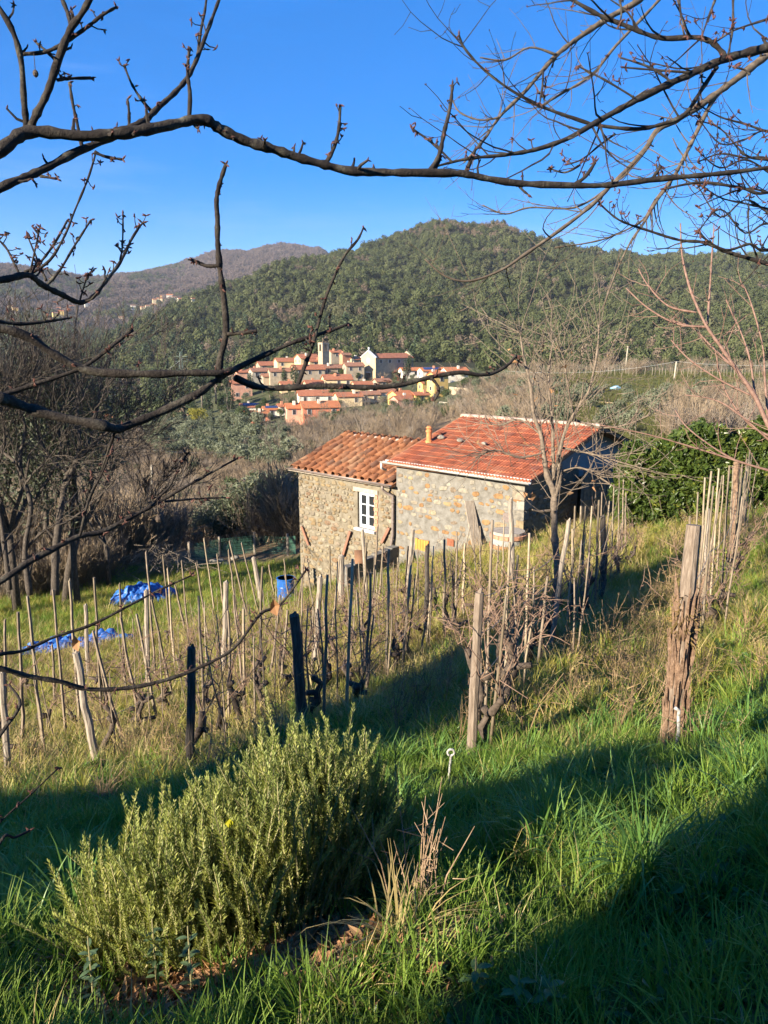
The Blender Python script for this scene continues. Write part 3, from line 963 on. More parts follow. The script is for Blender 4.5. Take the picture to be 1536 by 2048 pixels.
# chimney pipe
chx = None
def on_slope(px, py):
    r = ray(px, py); o = Vector((0, 0, CAMZ))
    n = HN * math.sin(aM) + Vector((0, 0, math.cos(aM)))
    p0 = hworld((0, 0, ME_ + .09))
    t = (p0 - o).dot(n) / r.dot(n)
    return hloc(o + r * t)
cb = on_slope(858, 884)
w = MB()
w.tube([(cb.x, cb.y, cb.z - .15), (cb.x, cb.y, cb.z + .06), (cb.x, cb.y, cb.z + .065), (cb.x, cb.y, cb.z + .34), (cb.x, cb.y, cb.z + .345), (cb.x, cb.y, cb.z + .41)],
       [.13, .125, .095, .085, .115, .115], 12)
chim = w.build("chimney", M['terracotta'], house, False)
w = MB()
w.tube([(cb.x, cb.y, cb.z + .41), (cb.x, cb.y, cb.z + .47), (cb.x, cb.y, cb.z + .475), (cb.x, cb.y, cb.z + .55)], [.075, .075, .125, .05], 12)
w.build("cowl", M['terracotta'], chim)

# stones weighing down tiles
def rock_mesh(seed, s=(1, 1, 1), sub=2):
    import bmesh
    g = random.Random(seed)
    bm = bmesh.new()
    bmesh.ops.create_icosphere(bm, subdivisions=sub, radius=0.5)
    dirs = [Vector((g.gauss(0, 1), g.gauss(0, 1), g.gauss(0, 1))).normalized() for _ in range(9)]
    cut = [g.uniform(.30, .46) for _ in range(9)]
    for v in bm.verts:
        for d, c in zip(dirs, cut):
            k = v.co.dot(d)
            if k > c: v.co -= d * (k - c)
        v.co = Vector((v.co.x * s[0], v.co.y * s[1], v.co.z * s[2]))
    me = bpy.data.meshes.new("rock")
    bm.to_mesh(me); bm.free()
    me.materials.append(M['rock'])
    return me
for k, (px, py, s, lb) in enumerate(((882, 880, .30, "grey stone resting on the tiles beside the chimney pipe"), (920, 886, .30, "rounded grey stone lying mid-roof on red tiles"), (968, 893, .24, "small dark stone on red tiles, farther from the chimney pipe"))):
    l = on_slope(px, py)
    o = obj("roof_stone", rock_mesh(40 + k, (s, s * .7, s * .55)), None, hworld((l.x, l.y, l.z + .10)), (0.1, 0.1, k))
    tag(o, lb, "stone", "loose stones on the farmhouse roof")

# reed screen and low block at the gable end
sA, sB = on_gable(1160, 1060, .5), on_gable(1238, 1050, .5)
scr = thing("reed_screen", "grey reed screen closing the open gable end of the farmhouse", "screen", hworld((-.5, sA.y, 0)), house_rz)
hgt = 1.75
zb_ = on_gable(1162, 1056, .5).z
for k in range(46):
    yy = (sB.y - sA.y) * k / 45
    w = MB()
    w.tube([(0, yy, zb_ - .1), (rnd.uniform(-.02, .02), yy + rnd.uniform(-.015, .015), zb_ + hgt + rnd.uniform(-.07, .06))], .028, 5)
    w.build("reed", M['reed'], scr)
for k in range(5):
    w = MB(); w.tube([(-.04, .05, zb_ + .15 + k * .36), (-.04, sB.y - sA.y - .05, zb_ + .15 + k * .36)], .012, 5); w.build("binding_wire", M['gutter_brown'], scr)
g0 = on_gable(1155, 1080, .9)
w = MB()
w.box((0, 0, 0), (.5, 1.3, .7))
o = w.build("masonry_block", M['plaster'])
o.location = hworld((-.9, g0.y - .65, g0.z - .1)); o.rotation_euler = (0, 0, house_rz)
tag(o, "low whitewashed masonry block under the reed screen", "block")
# round masonry well by the corner
gp = at_Y(1016, 1088, 21.0)
wz = z1(gp.x, gp.y)
well = thing("round_well", "round whitewashed masonry well with two brick bands at the house corner", "well", (gp.x, gp.y, wz))
w = MB(); w.tube([(0, 0, -.5), (0, 0, .24)], .50, 28, True); w.build("drum", M['plaster'], well, False)
for z0, z1_, r in ((.24, .34, .53), (.52, .62, .52)):
    for k in range(22):
        a0, a1 = 2 * math.pi * k / 22 + .015, 2 * math.pi * (k + 1) / 22 - .015
        w = MB()
        w.prism([(math.cos(a0) * (r - .1), math.sin(a0) * (r - .1)), (math.cos(a0) * r, math.sin(a0) * r), (math.cos(a1) * r, math.sin(a1) * r), (math.cos(a1) * (r - .1), math.sin(a1) * (r - .1))], z0, z1_)
        w.build("brick", M['brick'], well)
w = MB(); w.tube([(0, 0, .24), (0, 0, .52)], .47, 28, True); w.build("collar", M['plaster'], well)
w = MB(); w.tube([(0, 0, .62), (0, 0, .70)], .46, 28, True); w.build("cap", M['slab'], well)
# low retaining wall before the wing
pa, pb = at_Y(688, 1135, 22.8), at_Y(792, 1092, 24.6)
low = thing("retaining_wall", "low dark concrete retaining wall in front of the lower stone wing", "wall", (pa.x, pa.y, 0))
d = Vector((pb.x - pa.x, pb.y - pa.y, 0))
nseg = 7
for k in range(nseg):
    a, b = k / nseg, (k + 1) / nseg
    zt_ = (1 - a) * pa.z + a * pb.z + .02
    w = MB()
    w.box((d.x * (a + b) / 2, d.y * (a + b) / 2, zt_ - .9), (d.length / nseg * .985, .28, 1.8 + rnd.uniform(-.06, .06)), np.array(Matrix.Rotation(math.atan2(d.y, d.x), 3, 'Z')))
    w.build("block", M['concrete'], low)
o = obj("tile_fragment", cop_me, None, (pa.x + d.x * .3, pa.y + d.y * .3, pa.z + .3 + d.z), (1.2, .3, .6), (2.0, .9, 2.0))
o.location.z = (1 - .3) * pa.z + .3 * pb.z + .30
tag(o, "broken terracotta roof tile propped on the low retaining wall", "roof tile")
# weathered plank leaning on the wall
for (a, b, wd_, mt, lb) in (((938, 1002), (958, 1125), .30, 'old_wood', "wide weathered grey plank leaning against the pale farmhouse wall"),):
    A = hworld(on_front(a[0], a[1], .12)); B = ground(b[0], b[1] - 5)
    B = hworld(on_front(b[0], b[1] - 8, .5))
    w = MB()
    dd = B - A
    w.box((0, 0, 0), (wd_, .06, dd.length))
    o = w.build("leaning_plank", M[mt])
    o.location = (A + B) / 2
    o.rotation_euler = (-dd).to_track_quat('Z', 'Y').to_euler()
    tag(o, lb, "plank")
# ------------------------------------------------------------------ vegetation materials
M['oak_dark'] = mat_leaf("evergreen_foliage", [(0, (0.038, 0.051, 0.018)), (0.35, (0.059, 0.073, 0.028)), (0.7, (0.086, 0.098, 0.038)), (1, (0.118, 0.121, 0.051))], 0.15, 0.7, 0.15,
                         big=((0.11, 0.10, 0.058), 0.56, 0.72), bigscale=0.012)
M['pine'] = mat_leaf("pine_foliage", [(0, (0.018, 0.034, 0.014)), (1, (0.05, 0.072, 0.026))], 0.12, 0.6)
M['brown_wood'] = mat_leaf("leafless_wood", [(0, (0.11, 0.085, 0.058)), (0.5, (0.15, 0.11, 0.08)), (1, (0.18, 0.145, 0.105))], 0.0, 0.9, 0.1)
M['far_wood'] = mat_leaf("far_leafless_wood", [(0, (0.105, 0.078, 0.072)), (0.5, (0.125, 0.092, 0.082)), (1, (0.15, 0.115, 0.098))], 0.0, 0.9, 0.1)
M['olive'] = mat_leaf("olive_foliage", [(0, (0.086, 0.103, 0.060)), (0.5, (0.144, 0.161, 0.098)), (1, (0.218, 0.230, 0.155))], 0.25, 0.55, 0.3)
M['olive_dark'] = mat_leaf("dark_olive_foliage", [(0, (0.05, 0.062, 0.036)), (0.5, (0.085, 0.10, 0.06)), (1, (0.15, 0.16, 0.11))], 0.2, 0.55, 0.3)  # deeper grey-green tone of the tall olives by the lower rows
M['bush'] = mat_leaf("garden_foliage", [(0, (0.03, 0.05, 0.015)), (0.5, (0.055, 0.082, 0.024)), (1, (0.09, 0.115, 0.035))], 0.25, 0.5)
M['mimosa'] = mat_leaf("yellow_flowering_foliage", [(0, (0.14, 0.15, 0.02)), (0.5, (0.28, 0.25, 0.03)), (1, (0.36, 0.31, 0.045))], 0.3, 0.6)
M['laurel'] = mat_leaf("laurel_leaf", [(0, (0.035, 0.06, 0.012)), (0.5, (0.065, 0.10, 0.02)), (0.8, (0.11, 0.145, 0.028)), (1, (0.25, 0.25, 0.04))], 0.35, 0.35, 0.4)
M['bark'] = mat_noise("grey_brown_bark", [(0.3, (0.075, 0.06, 0.048)), (0.55, (0.16, 0.13, 0.10)), (0.75, (0.26, 0.22, 0.18))], 18, 0.9, bstr=0.6, stretch=(2, 2, .6))
M['twig_brown'] = mat_noise("brown_twig", [(0.3, (0.139, 0.102, 0.070)), (0.7, (0.269, 0.208, 0.148))], 6, 0.9, bstr=0, per=[(0, (0.612, 0.637, 0.600)), (1, (1.2, 1.15, 1.1))])
M['twig_grey'] = mat_noise("grey_twig", [(0.3, (0.12, 0.095, 0.075)), (0.7, (0.25, 0.21, 0.17))], 6, 0.9, bstr=0)
M['dark_bark'] = mat_noise("dark_fissured_bark", [(0.3, (0.03, 0.024, 0.02)), (0.55, (0.075, 0.06, 0.048)), (0.75, (0.15, 0.125, 0.10))], 14, 0.9, bstr=0.8, stretch=(2, 2, .6))
M['cherry_bark'] = mat_noise("dark_cherry_bark", [(0.3, (0.012, 0.009, 0.008)), (0.5, (0.031, 0.024, 0.020)), (0.62, (0.058, 0.050, 0.039)), (0.74, (0.136, 0.127, 0.097))], 22, 0.85, bstr=1.0, bdist=0.006, bscale=120, spec=0.25)
M['light_bark'] = mat_noise("pale_brown_bark", [(0.3, (0.055, 0.041, 0.030)), (0.55, (0.105, 0.080, 0.058)), (0.75, (0.165, 0.132, 0.099))], 26, 0.8, bstr=0.5, bdist=0.003, bscale=80)
M['red_bark'] = mat_noise("reddish_sapling_bark", [(0.3, (0.120, 0.060, 0.045)), (0.7, (0.240, 0.150, 0.114))], 20, 0.7, bstr=0.2, bdist=0.002)
M['bud'] = mat_noise("red_brown_bud", [(0.3, (0.045, 0.018, 0.014)), (0.7, (0.12, 0.05, 0.036))], 60, 0.7, bstr=0)
M['dry_leaf'] = mat_leaf("withered_leaf", [(0, (0.26, 0.12, 0.05)), (0.5, (0.36, 0.19, 0.09)), (1, (0.42, 0.27, 0.14))], 0.3, 0.7)

# ------------------------------------------------------------------ wooded hills (one mass nobody could count)
def crown_proto(name, seed, n, size, r, h, mat, lobes=7):
    V, F = leaf_cloud(n, size, r, r, h, lobes, seed, cz=h * 0.75, shell=.8, elong=1.1, outward=.78)
    return proto(name, mk_mesh(name, V, [F], [mat]))
oak = [crown_proto("oak_crown", 100 + i, 270, 0.62, 4.0, 3.8 + .7 * (i % 3), M['oak_dark'], 7) for i in range(5)]
pin = [crown_proto("pine_crown", 120 + i, 170, 0.60, 2.3, 5.2, M['pine'], 9) for i in range(2)]
brn = [crown_proto("bare_crown", 130 + i, 150, 0.45, 2.8, 3.6, M['brown_wood'], 9) for i in range(3)]
fbr = [crown_proto("far_bare_crown", 140 + i, 120, 1.0, 5.5, 5.2, M['far_wood'], 8) for i in range(3)]
fgr = [crown_proto("far_oak_crown", 150 + i, 120, 1.0, 4.6, 4.6, M['oak_dark'], 8) for i in range(3)]
def spread(y0, y1, a0, a1, step, seed):
    """points at an even spacing over a band of bearings and distances"""
    g = np.random.default_rng(seed)
    X0, X1 = min(a0 * y1, a0 * y0), max(a1 * y1, a1 * y0)
    xs = np.arange(X0, X1, step); ys = np.arange(y0, y1, step)
    X, Y = np.meshgrid(xs, ys)
    X = X.ravel() + g.uniform(-.5, .5, X.size) * step
    Y = Y.ravel() + g.uniform(-.5, .5, Y.size) * step
    k = (X / Y > a0) & (X / Y < a1) & (Y > y0) & (Y < y1)
    return X[k], Y[k]
def visible_side(X, Y, Z, step=8.0, lift=6.0):
    """drop what the terrain wholly hides: running maximum of the slope seen from the camera along each bearing"""
    out = np.zeros(len(X), bool)
    a = X / Y
    fr = np.linspace(0.04, 0.985, 60)
    mx = np.full(len(X), -1e9)
    for f_ in fr:
        y = Y * f_
        ok = y > 30
        z = zt(a * y, y)
        mx = np.where(ok, np.maximum(mx, (z - CAMZ) / y), mx)
    return (Z + lift - CAMZ) / Y > mx - 0.002
def scatter_wood():
    X, Y = spread(232, 1130, -.62, .62, 5.1, 21)
    px = 768 + FPX * X / Y
    Z = zt(X, Y)
    ppx, ppy = proj(X, Y, Z)
    n = vnoise(X, Y, 130, 31)
    n2 = vnoise(X, Y, 45, 32)
    keep = visible_side(X, Y, Z)
    keep &= ~((Y < 300) & (ppx > 380) & (ppx < 960))
    keep &= ~((Y < 345) & (n < -.2) & (ppx < 330))
    keep &= ~((ppx > 960) & (Y < 300))
    keep &= ~((Y < 362) & (ppx > 462) & (ppx < 960))
    g = np.random.default_rng(5)
    # leafless patches: the summit, some gullies and the feet of the hill
    brown = (n > 0.85) | ((ppy < 476) & (n2 > 0.15)) | ((Y < 440) & (n2 > .55)) | (g.uniform(0, 1, len(X)) < 0.03)
    pine_ = (~brown) & (ppy > 640) & (ppx < 860) & (n2 > .25) & (g.uniform(0, 1, len(X)) < .5)
    scl = g.choice([.6, .75, .9, 1.0, 1.35], len(X)) * g.uniform(.8, 1.2, len(X)) * (0.85 + 0.25 * np.clip(n2, -1, 1))
    rot = np.stack([np.zeros(len(X)), np.zeros(len(X)), g.uniform(0, 6.28, len(X))], 1)
    for nm, mask, pr, lab in (("hill_forest", keep & ~brown & ~pine_, oak, "dark evergreen oak wood covering the hill behind the village"),
                              ("pine_wood", keep & pine_, pin, "dark pines standing among the oaks at the hill foot"),
                              ("leafless_woods", keep & brown, brn, "brown leafless trees scattered through the green hill wood")):
        if mask.sum():
            o = scatter(nm, np.stack([X, Y, Z - .6], 1)[mask], rot[mask], scl[mask], pr)
            tag(o, lab, "woodland")
    # the far ridges beyond
    X, Y = spread(1150, 2650, -.58, .05, 9.5, 22)
    Z = zt(X, Y)
    ppx, ppy = proj(X, Y, Z)
    keep = visible_side(X, Y, Z, lift=8)
    n = vnoise(X, Y, 320, 33)
    n2 = vnoise(X, Y, 90, 34)
    right = (ppx > 370) & (Y > 1700)
    green = (~right) & ((n + .5 * n2 > 0.25) | (ppy < 540) & (ppx > 150) & (n2 > -.3)) 
    clear = (~right) & (n2 < -0.75)
    g = np.random.default_rng(6)
    scl = g.uniform(.65, 1.2, len(X))
    rot = np.stack([np.zeros(len(X)), np.zeros(len(X)), g.uniform(0, 6.28, len(X))], 1)
    for nm, mask, pr, lab in (("far_leafless_woods", keep & ~green & ~clear, fbr, "purple brown leafless wood on the far ridge"),
                              ("far_green_woods", keep & green, fgr, "dark green tree clumps on the far ridge")):
        o = scatter(nm, np.stack([X, Y, Z - .8], 1)[mask], rot[mask], scl[mask], pr)
        tag(o, lab, "woodland")
scatter_wood()

# ------------------------------------------------------------------ leafless thicket prototypes
def grow(mb, p, d, L, r, lev, g, spread_=.55, kids=(3, 4), shrink=.62, n=4, up=.15, segs=3, tips=None, minr=.004):
    pts, rad = [Vector(p)], [r]
    q, dd = Vector(p), Vector(d).normalized()
    for i in range(segs):
        dd = (dd + Vector((g.gauss(0, .13), g.gauss(0, .13), g.gauss(0, .10) + up * .25))).normalized()
        q = q + dd * (L / segs)
        pts.append(Vector(q)); rad.append(max(minr, r * (1 - .55 * (i + 1) / segs)))
    mb.tube(pts, rad, n if lev > 0 else 3, cap=False)
    if lev <= 0:
        if tips is not None: tips.append((Vector(q), Vector(dd)))
        return
    for k in range(g.randint(*kids)):
        t = g.uniform(.35, 1.0) if k else 1.0
        i = min(int(t * segs), segs - 1); u = t * segs - i
        s = pts[i].lerp(pts[i + 1], u)
        ax = Vector((g.gauss(0, 1), g.gauss(0, 1), g.gauss(0, 1))).normalized()
        nd = (dd + ax * spread_ * g.uniform(.7, 1.3) + Vector((0, 0, up))).normalized()
        grow(mb, s, nd, L * shrink * g.uniform(.75, 1.15), max(minr, rad[min(i + 1, segs)] * .7), lev - 1, g, spread_, kids, shrink, n, up, segs, tips, minr)
def bare_shrub(seed, h, stems, lev, mat, r=.02, minr=.008, kids=(3, 4)):
    g = random.Random(seed)
    mb = MB()
    for k in range(stems):
        a = g.uniform(0, 6.28)
        d = Vector((math.cos(a) * .45, math.sin(a) * .45, 1))
        grow(mb, (math.cos(a) * .15, math.sin(a) * .15, -.1), d, h * .5 * g.uniform(.7, 1.2), r, lev, g, .5, kids, .62, 3, .2, 2, None, minr)
    return mb.mesh("thicket", [mat])
shrubs = [proto("thicket", bare_shrub(200 + i, 3.6, 7, 3, M['twig_brown'], .035, .012)) for i in range(4)]
shrubs_g = [proto("thicket", bare_shrub(210 + i, 3.2, 6, 3, M['twig_grey'], .03, .011)) for i in range(2)]
def scatter_thickets():
    g = np.random.default_rng(8)
    P, Rr, Sc, Ix = [], [], [], []
    regs = [([(225, 880), (420, 905), (640, 890), (610, 1085), (400, 1090), (250, 1130), (60, 1150), (0, 1190), (0, 930)], 1900, 1.0),
            ([(560, 850), (900, 822), (830, 885), (690, 880), (600, 925), (560, 925)], 380, 1.0),
            ([(930, 745), (1100, 765), (1080, 870), (900, 840), (905, 800)], 420, 1.0),
            ([(1340, 800), (1536, 780), (1600, 900), (1350, 905)], 520, 1.0),
            ([(0, 1090), (235, 1080), (228, 1165), (0, 1205)], 420, .62),
            ([(0, 815), (240, 830), (300, 870), (250, 930), (0, 950)], 420, 1.2),
            ([(1000, 728), (1536, 722), (1536, 745), (1000, 750)], 90, 1.1)]
    for poly, n, s in regs:
        xs = [p[0] for p in poly]; ys = [p[1] for p in poly]
        k = 0
        tries = 0
        while k < n and tries < n * 8:
            tries += 1
            px, py = g.uniform(min(xs), max(xs)), g.uniform(min(ys), max(ys))
            if not inpoly(np.array([px]), np.array([py]), poly)[0]: continue
            p = ground(px, py + 6)
            if (p.y < 37 and px > 225) or p.y < 26.5 or p.y > 240: continue
            P.append((p.x, p.y, p.z - .1)); Rr.append((g.uniform(-.15, .15), g.uniform(-.15, .15), g.uniform(0, 6.28)))
            Sc.append(g.uniform(.55, 1.15) * s); Ix.append(g.integers(0, 6))
            k += 1
    o = scatter("thicket_undergrowth", P, Rr, Sc, shrubs + shrubs_g, None, Ix)
    tag(o, "brown leafless thicket filling the valley below the vineyard", "thicket")
scatter_thickets()

# ------------------------------------------------------------------ single trees: trunk and crown
def tree_meshes(seed, h, r, mat, n, size, trunk_h, trunk_r, lobes=8, elong=1.4, rz=None, bark='bark'):
    g = random.Random(seed)
    mb = MB()
    mb.tube([(0, 0, -.4), (g.uniform(-.1, .1), g.uniform(-.1, .1), trunk_h * .5), (g.uniform(-.2, .2), g.uniform(-.2, .2), trunk_h)], [trunk_r * 1.3, trunk_r, trunk_r * .8], 6)
    for k in range(5):
        a = k * 1.256 + g.uniform(-.4, .4)
        mb.tube([(0, 0, trunk_h * .85), (math.cos(a) * r * .3, math.sin(a) * r * .3, trunk_h + (h - trunk_h) * .3), (math.cos(a) * r * .55, math.sin(a) * r * .55, trunk_h + (h - trunk_h) * .62)], [trunk_r * .6, trunk_r * .4, trunk_r * .15], 5, cap=False)
    rz = rz or (h - trunk_h * .7) / 2
    V, F = leaf_cloud(n, size, r, r, rz, lobes, seed, cz=h - rz, shell=.55, elong=elong, outward=.4)
    return mb.mesh("trunk", [M[bark]], True), mk_mesh("crown", V, [F], [mat])
def plant(name, meshes, P, s, rz, label, cat, group=None):
    t = thing(name, label, cat, P, rz, group)
    t.scale = (s, s, s) if not hasattr(s, '__len__') else s
    obj("trunk", meshes[0], t)
    obj("crown", meshes[1], t)
    return t
OLV = [tree_meshes(300 + i, 4.6, 2.4, M['olive'], 1300, .13, 1.3, .17, 9, 1.8) for i in range(4)]
GRN = [tree_meshes(310 + i, 6.5, 2.6, M['bush'], 1100, .18, 1.6, .18, 9, 1.2) for i in range(3)]
CON = [tree_meshes(320 + i, 9.5, 2.5, M['pine'], 1300, .20, 1.2, .2, 10, 1.1) for i in range(2)]
MIM = [tree_meshes(330, 6.0, 3.4, M['mimosa'], 1500, .17, 1.5, .18, 9, 1.1)]
UMB = [tree_meshes(340, 9.0, 3.6, M['pine'], 1200, .22, 4.8, .25, 8, 1.2, 1.9)]
NEARO = [tree_meshes(350 + i, 4.4, 2.5, M['olive'], 4200, .075, 1.2, .16, 12, 2.4) for i in range(2)]
def olives():
    g = random.Random(11)
    pts = []
    def fill(poly, n, mind, ymin=40, ymax=400):
        xs = [p[0] for p in poly]; ys = [p[1] for p in poly]
        k = tries = 0
        while k < n and tries < 4000:
            tries += 1
            px, py = g.uniform(min(xs), max(xs)), g.uniform(min(ys), max(ys))
            if not inpoly(np.array([px]), np.array([py]), poly)[0]: continue
            p = ground(px, py)
            if p.y < ymin or p.y > ymax: continue
            if any((p.x - q.x) ** 2 + (p.y - q.y) ** 2 < mind ** 2 for q in pts): continue
            pts.append(p); k += 1
            yield p
    for p in fill([(300, 860), (480, 845), (560, 875), (580, 925), (560, 960), (400, 930), (300, 935)], 95, 3.2):
        plant("olive_tree", OLV[g.randrange(4)], p, g.uniform(.8, 1.25), g.uniform(0, 6), "silvery olive tree in the grove below the village", "olive tree", "olive grove below the village")
    for p in fill([(940, 765), (1120, 770), (1300, 800), (1536, 790), (1340, 850), (1300, 880), (1060, 870), (960, 860)], 52, 3.5):
        plant("olive_tree", OLV[g.randrange(4)], p, g.uniform(.55, .9), g.uniform(0, 6), "small grey green olive tree on the terraced field", "olive tree", "olives on the terraced field")
    for p in fill([(1010, 716), (1260, 728), (1536, 728), (1536, 742), (1010, 742)], 34, 3.5, 150, 400):
        plant("field_edge_tree", GRN[g.randrange(3)], p, g.uniform(.5, .95), g.uniform(0, 6), "dark bushy tree along the top edge of the terraced field", "tree", "trees along the top of the field")
    for (px, py, s, k) in ((440, 1108, 1.0, 0), (492, 1112, 1.15, 1), (548, 1108, 1.25, 0), (588, 1100, 1.2, 1)):
        p = ground(px, py)
        r_ = at_Y(px, py - 14, 44)
        plant("olive_tree", NEARO[k], (r_.x, r_.y, z1(r_.x, r_.y)), s * .8, px, "large olive tree behind the green net fence", "olive tree", "olives behind the net fence")
olives()
def scrub():
    g = random.Random(91)
    k = 0
    while k < 64:
        px, py = g.uniform(230, 640), g.uniform(895, 1075)
        p = ground(px, py)
        if p.y < 40 or p.y > 170: continue
        kd = GRN if g.random() < .6 else OLV
        plant("valley_shrub", kd[g.randrange(len(kd))], p, g.uniform(.28, .62), g.uniform(0, 6), "low green shrub scattered through the brown valley thicket" if kd is GRN else "greyish olive scrub scattered through the brown valley thicket", "shrub", "shrubs in the valley thicket")
        k += 1
scrub()
# ------------------------------------------------------------------ the village
WALLC = {'ivory': (0.44, 0.35, 0.21), 'white': (0.640, 0.576, 0.475), 'cream': (0.589, 0.450, 0.265), 'stone': (0.371, 0.294, 0.205), 'pink': (0.589, 0.312, 0.216), 'salmon': (0.538, 0.192, 0.113),
         'yellow': (0.666, 0.456, 0.151), 'grey': (0.384, 0.336, 0.259), 'brick': (0.538, 0.240, 0.140), 'rose': (0.576, 0.312, 0.238)}
VW = {k: mat_noise("rendered_wall_" + k, [(0.3, tuple(x * .72 for x in c)), (0.5, c), (0.72, tuple(min(1, x * 1.15) for x in c))], 0.8 if k in ('stone', 'grey') else .35, 0.9, 6, bstr=.3, bdist=.05) for k, c in WALLC.items()}
def mat_roof(name, a, b):
    m, nt, bs = new_mat(name)
    n = noise(nt, 1.2, 6, .7)
    c = ramp(nt, n, [(.3, a), (.7, b)])
    nt.links.new(c, bs.inputs['Base Color'])
    bs.inputs['Roughness'].default_value = .9
    w = nt.nodes.new("ShaderNodeTexWave"); w.inputs['Scale'].default_value = 1.6
    tc = nt.nodes.new("ShaderNodeTexCoord"); nt.links.new(tc.outputs['Object'], w.inputs['Vector'])
    bump(nt, bs, w.outputs[0], .5, .08)
    return m
VR = [mat_roof("village_roof_tiles", (.28, .09, .045), (.42, .16, .075)), mat_roof("old_village_roof_tiles", (.22, .10, .06), (.35, .165, .095)), mat_roof("bright_village_roof_tiles", (.36, .115, .045), (.50, .18, .07))]
M['solar'] = mat_flat("solar_panel", (0.03, 0.06, 0.16), 0.2, 0.1, .5)
M['shutter'] = mat_flat("pale_shutter", (0.42, 0.40, 0.36), .7)
M['white_v'] = mat_flat("whitewash", (.68, .67, .64), .8)
_m = MB(); _m.box((0, 0, 0), (1, .12, 1)); WFRAME = _m.mesh("window", [M['shutter']])
_m = MB(); _m.box((0, -.045, 0), (.72, .06, .86)); WPANE = _m.mesh("pane", [M['glass_far']])
_m = MB(); _m.box((0, 0, 0), (1, .14, 1)); DOOR = _m.mesh("door", [mat_flat("brown_door", (.12, .07, .045), .7)])
vcount = {}
def vhouse(px0, px1, py_eave, py_base, D, wall, roof=0, yaw=25, ratio=.7, rise=None, label="", name="village_house", win=True, floors=None, chimney=True, ov=.45, group="houses of the hill village", cat="house", wsc=1.0):
    g = random.Random(int(px0 * 31 + py_base * 7))
    if name == 'village_house':
        D = min(max(ground((px0 + px1) / 2, py_base).y, D * .86), D * 1.2)
    th = math.radians(yaw)
    c, s = math.cos(th), abs(math.sin(th))
    Wm = (px1 - px0) * D / FPX
    L = Wm / (c + ratio * s)
    Wd = L * ratio
    mid = at_Y((px0 + px1) / 2, py_base, D)
    z0 = CAMZ - D * T(py_base)
    ze = CAMZ - D * T(py_eave)
    h = ze - z0
    cx, cy = mid.x, D + 0.5 * (L * s + Wd * c)
    t = thing(name, label, cat, (cx, cy, z0), th, group)
    w = MB()
    dn = -7.0
    rise = rise or Wd * .21
    V = []
    for x in (-L / 2, L / 2):
        V += [(x, -Wd / 2, dn), (x, Wd / 2, dn), (x, Wd / 2, h), (x, 0, h + rise - .1), (x, -Wd / 2, h)]
    w.add(V, [(0, 4, 3, 2, 1), (5, 6, 7, 8, 9), (0, 5, 9, 4), (1, 2, 7, 6), (4, 9, 8, 3), (3, 8, 7, 2), (0, 1, 6, 5)])
    w.build("wall", VW[wall], t)
    w = MB()
    k = rise / (Wd / 2)
    xe = L / 2 + ov * .7
    V = []
    for x in (-xe, xe):
        V += [(x, -Wd / 2 - ov, h - ov * k + .06), (x, 0, h + rise + .06), (x, Wd / 2 + ov, h - ov * k + .06), (x, Wd / 2 + ov, h - ov * k - .16), (x, 0, h + rise - .16), (x, -Wd / 2 - ov, h - ov * k - .16)]
    w.add(V, [(0, 1, 7, 6), (1, 2, 8, 7), (2, 3, 9, 8), (3, 4, 10, 9), (4, 5, 11, 10), (5, 0, 6, 11), (0, 5, 4, 1), (1, 4, 3, 2), (6, 7, 10, 11), (7, 8, 9, 10)])
    rf = w.build("roof", VR[roof], t)
    if chimney:
        w = MB(); q = g.uniform(-.3, .3) * L
        w.box((q, g.choice((-1, 1)) * Wd * .2, h + rise * .75), (.7, .6, 1.7)); w.build("chimney", VW['white' if g.random() < .5 else 'brick'], rf)
    if win:
        fl = floors or max(1, int(h / 2.7))
        for fi in range(fl):
            zz = h - 1.25 - fi * 2.75
            nl = max(1, int(L / 2.9))
            for k_ in range(nl):
                if g.random() < .12: continue
                x = (k_ + .5) / nl * L - L / 2
                o = obj("window", WFRAME, t, (x, -Wd / 2 - .02, zz), None, (1.15 * wsc, 1, 1.35 * wsc))
                obj("pane", WPANE, o)
            nw = max(1, int(Wd / 3.2))
            for k_ in range(nw):
                if g.random() < .2: continue
                y = (k_ + .5) / nw * Wd - Wd / 2
                o = obj("window", WFRAME, t, (-L / 2 - .02, y, zz), (0, 0, -math.pi / 2), (1.1 * wsc, 1, 1.3 * wsc))
                obj("pane", WPANE, o)
    return t, L, Wd, h, rise
def solar(t, L, Wd, h, rise, x0=-.8, x1=.8, n=5):
    k = math.atan2(rise, Wd / 2)
    rf = [c for c in t.children if c.name.startswith("roof")][0]
    for i in range(n):
        w = MB(); dx = (x1 - x0) * L / 2 / n
        x = x0 * L / 2 + dx * (i + .5)
        w.box((x, -Wd * .25, h + rise * .5 + .16), (dx * .95, Wd * .38, .06), np.array(Euler((k, 0, 0)).to_matrix()))
        w.build("solar_panel", M['solar'], rf)
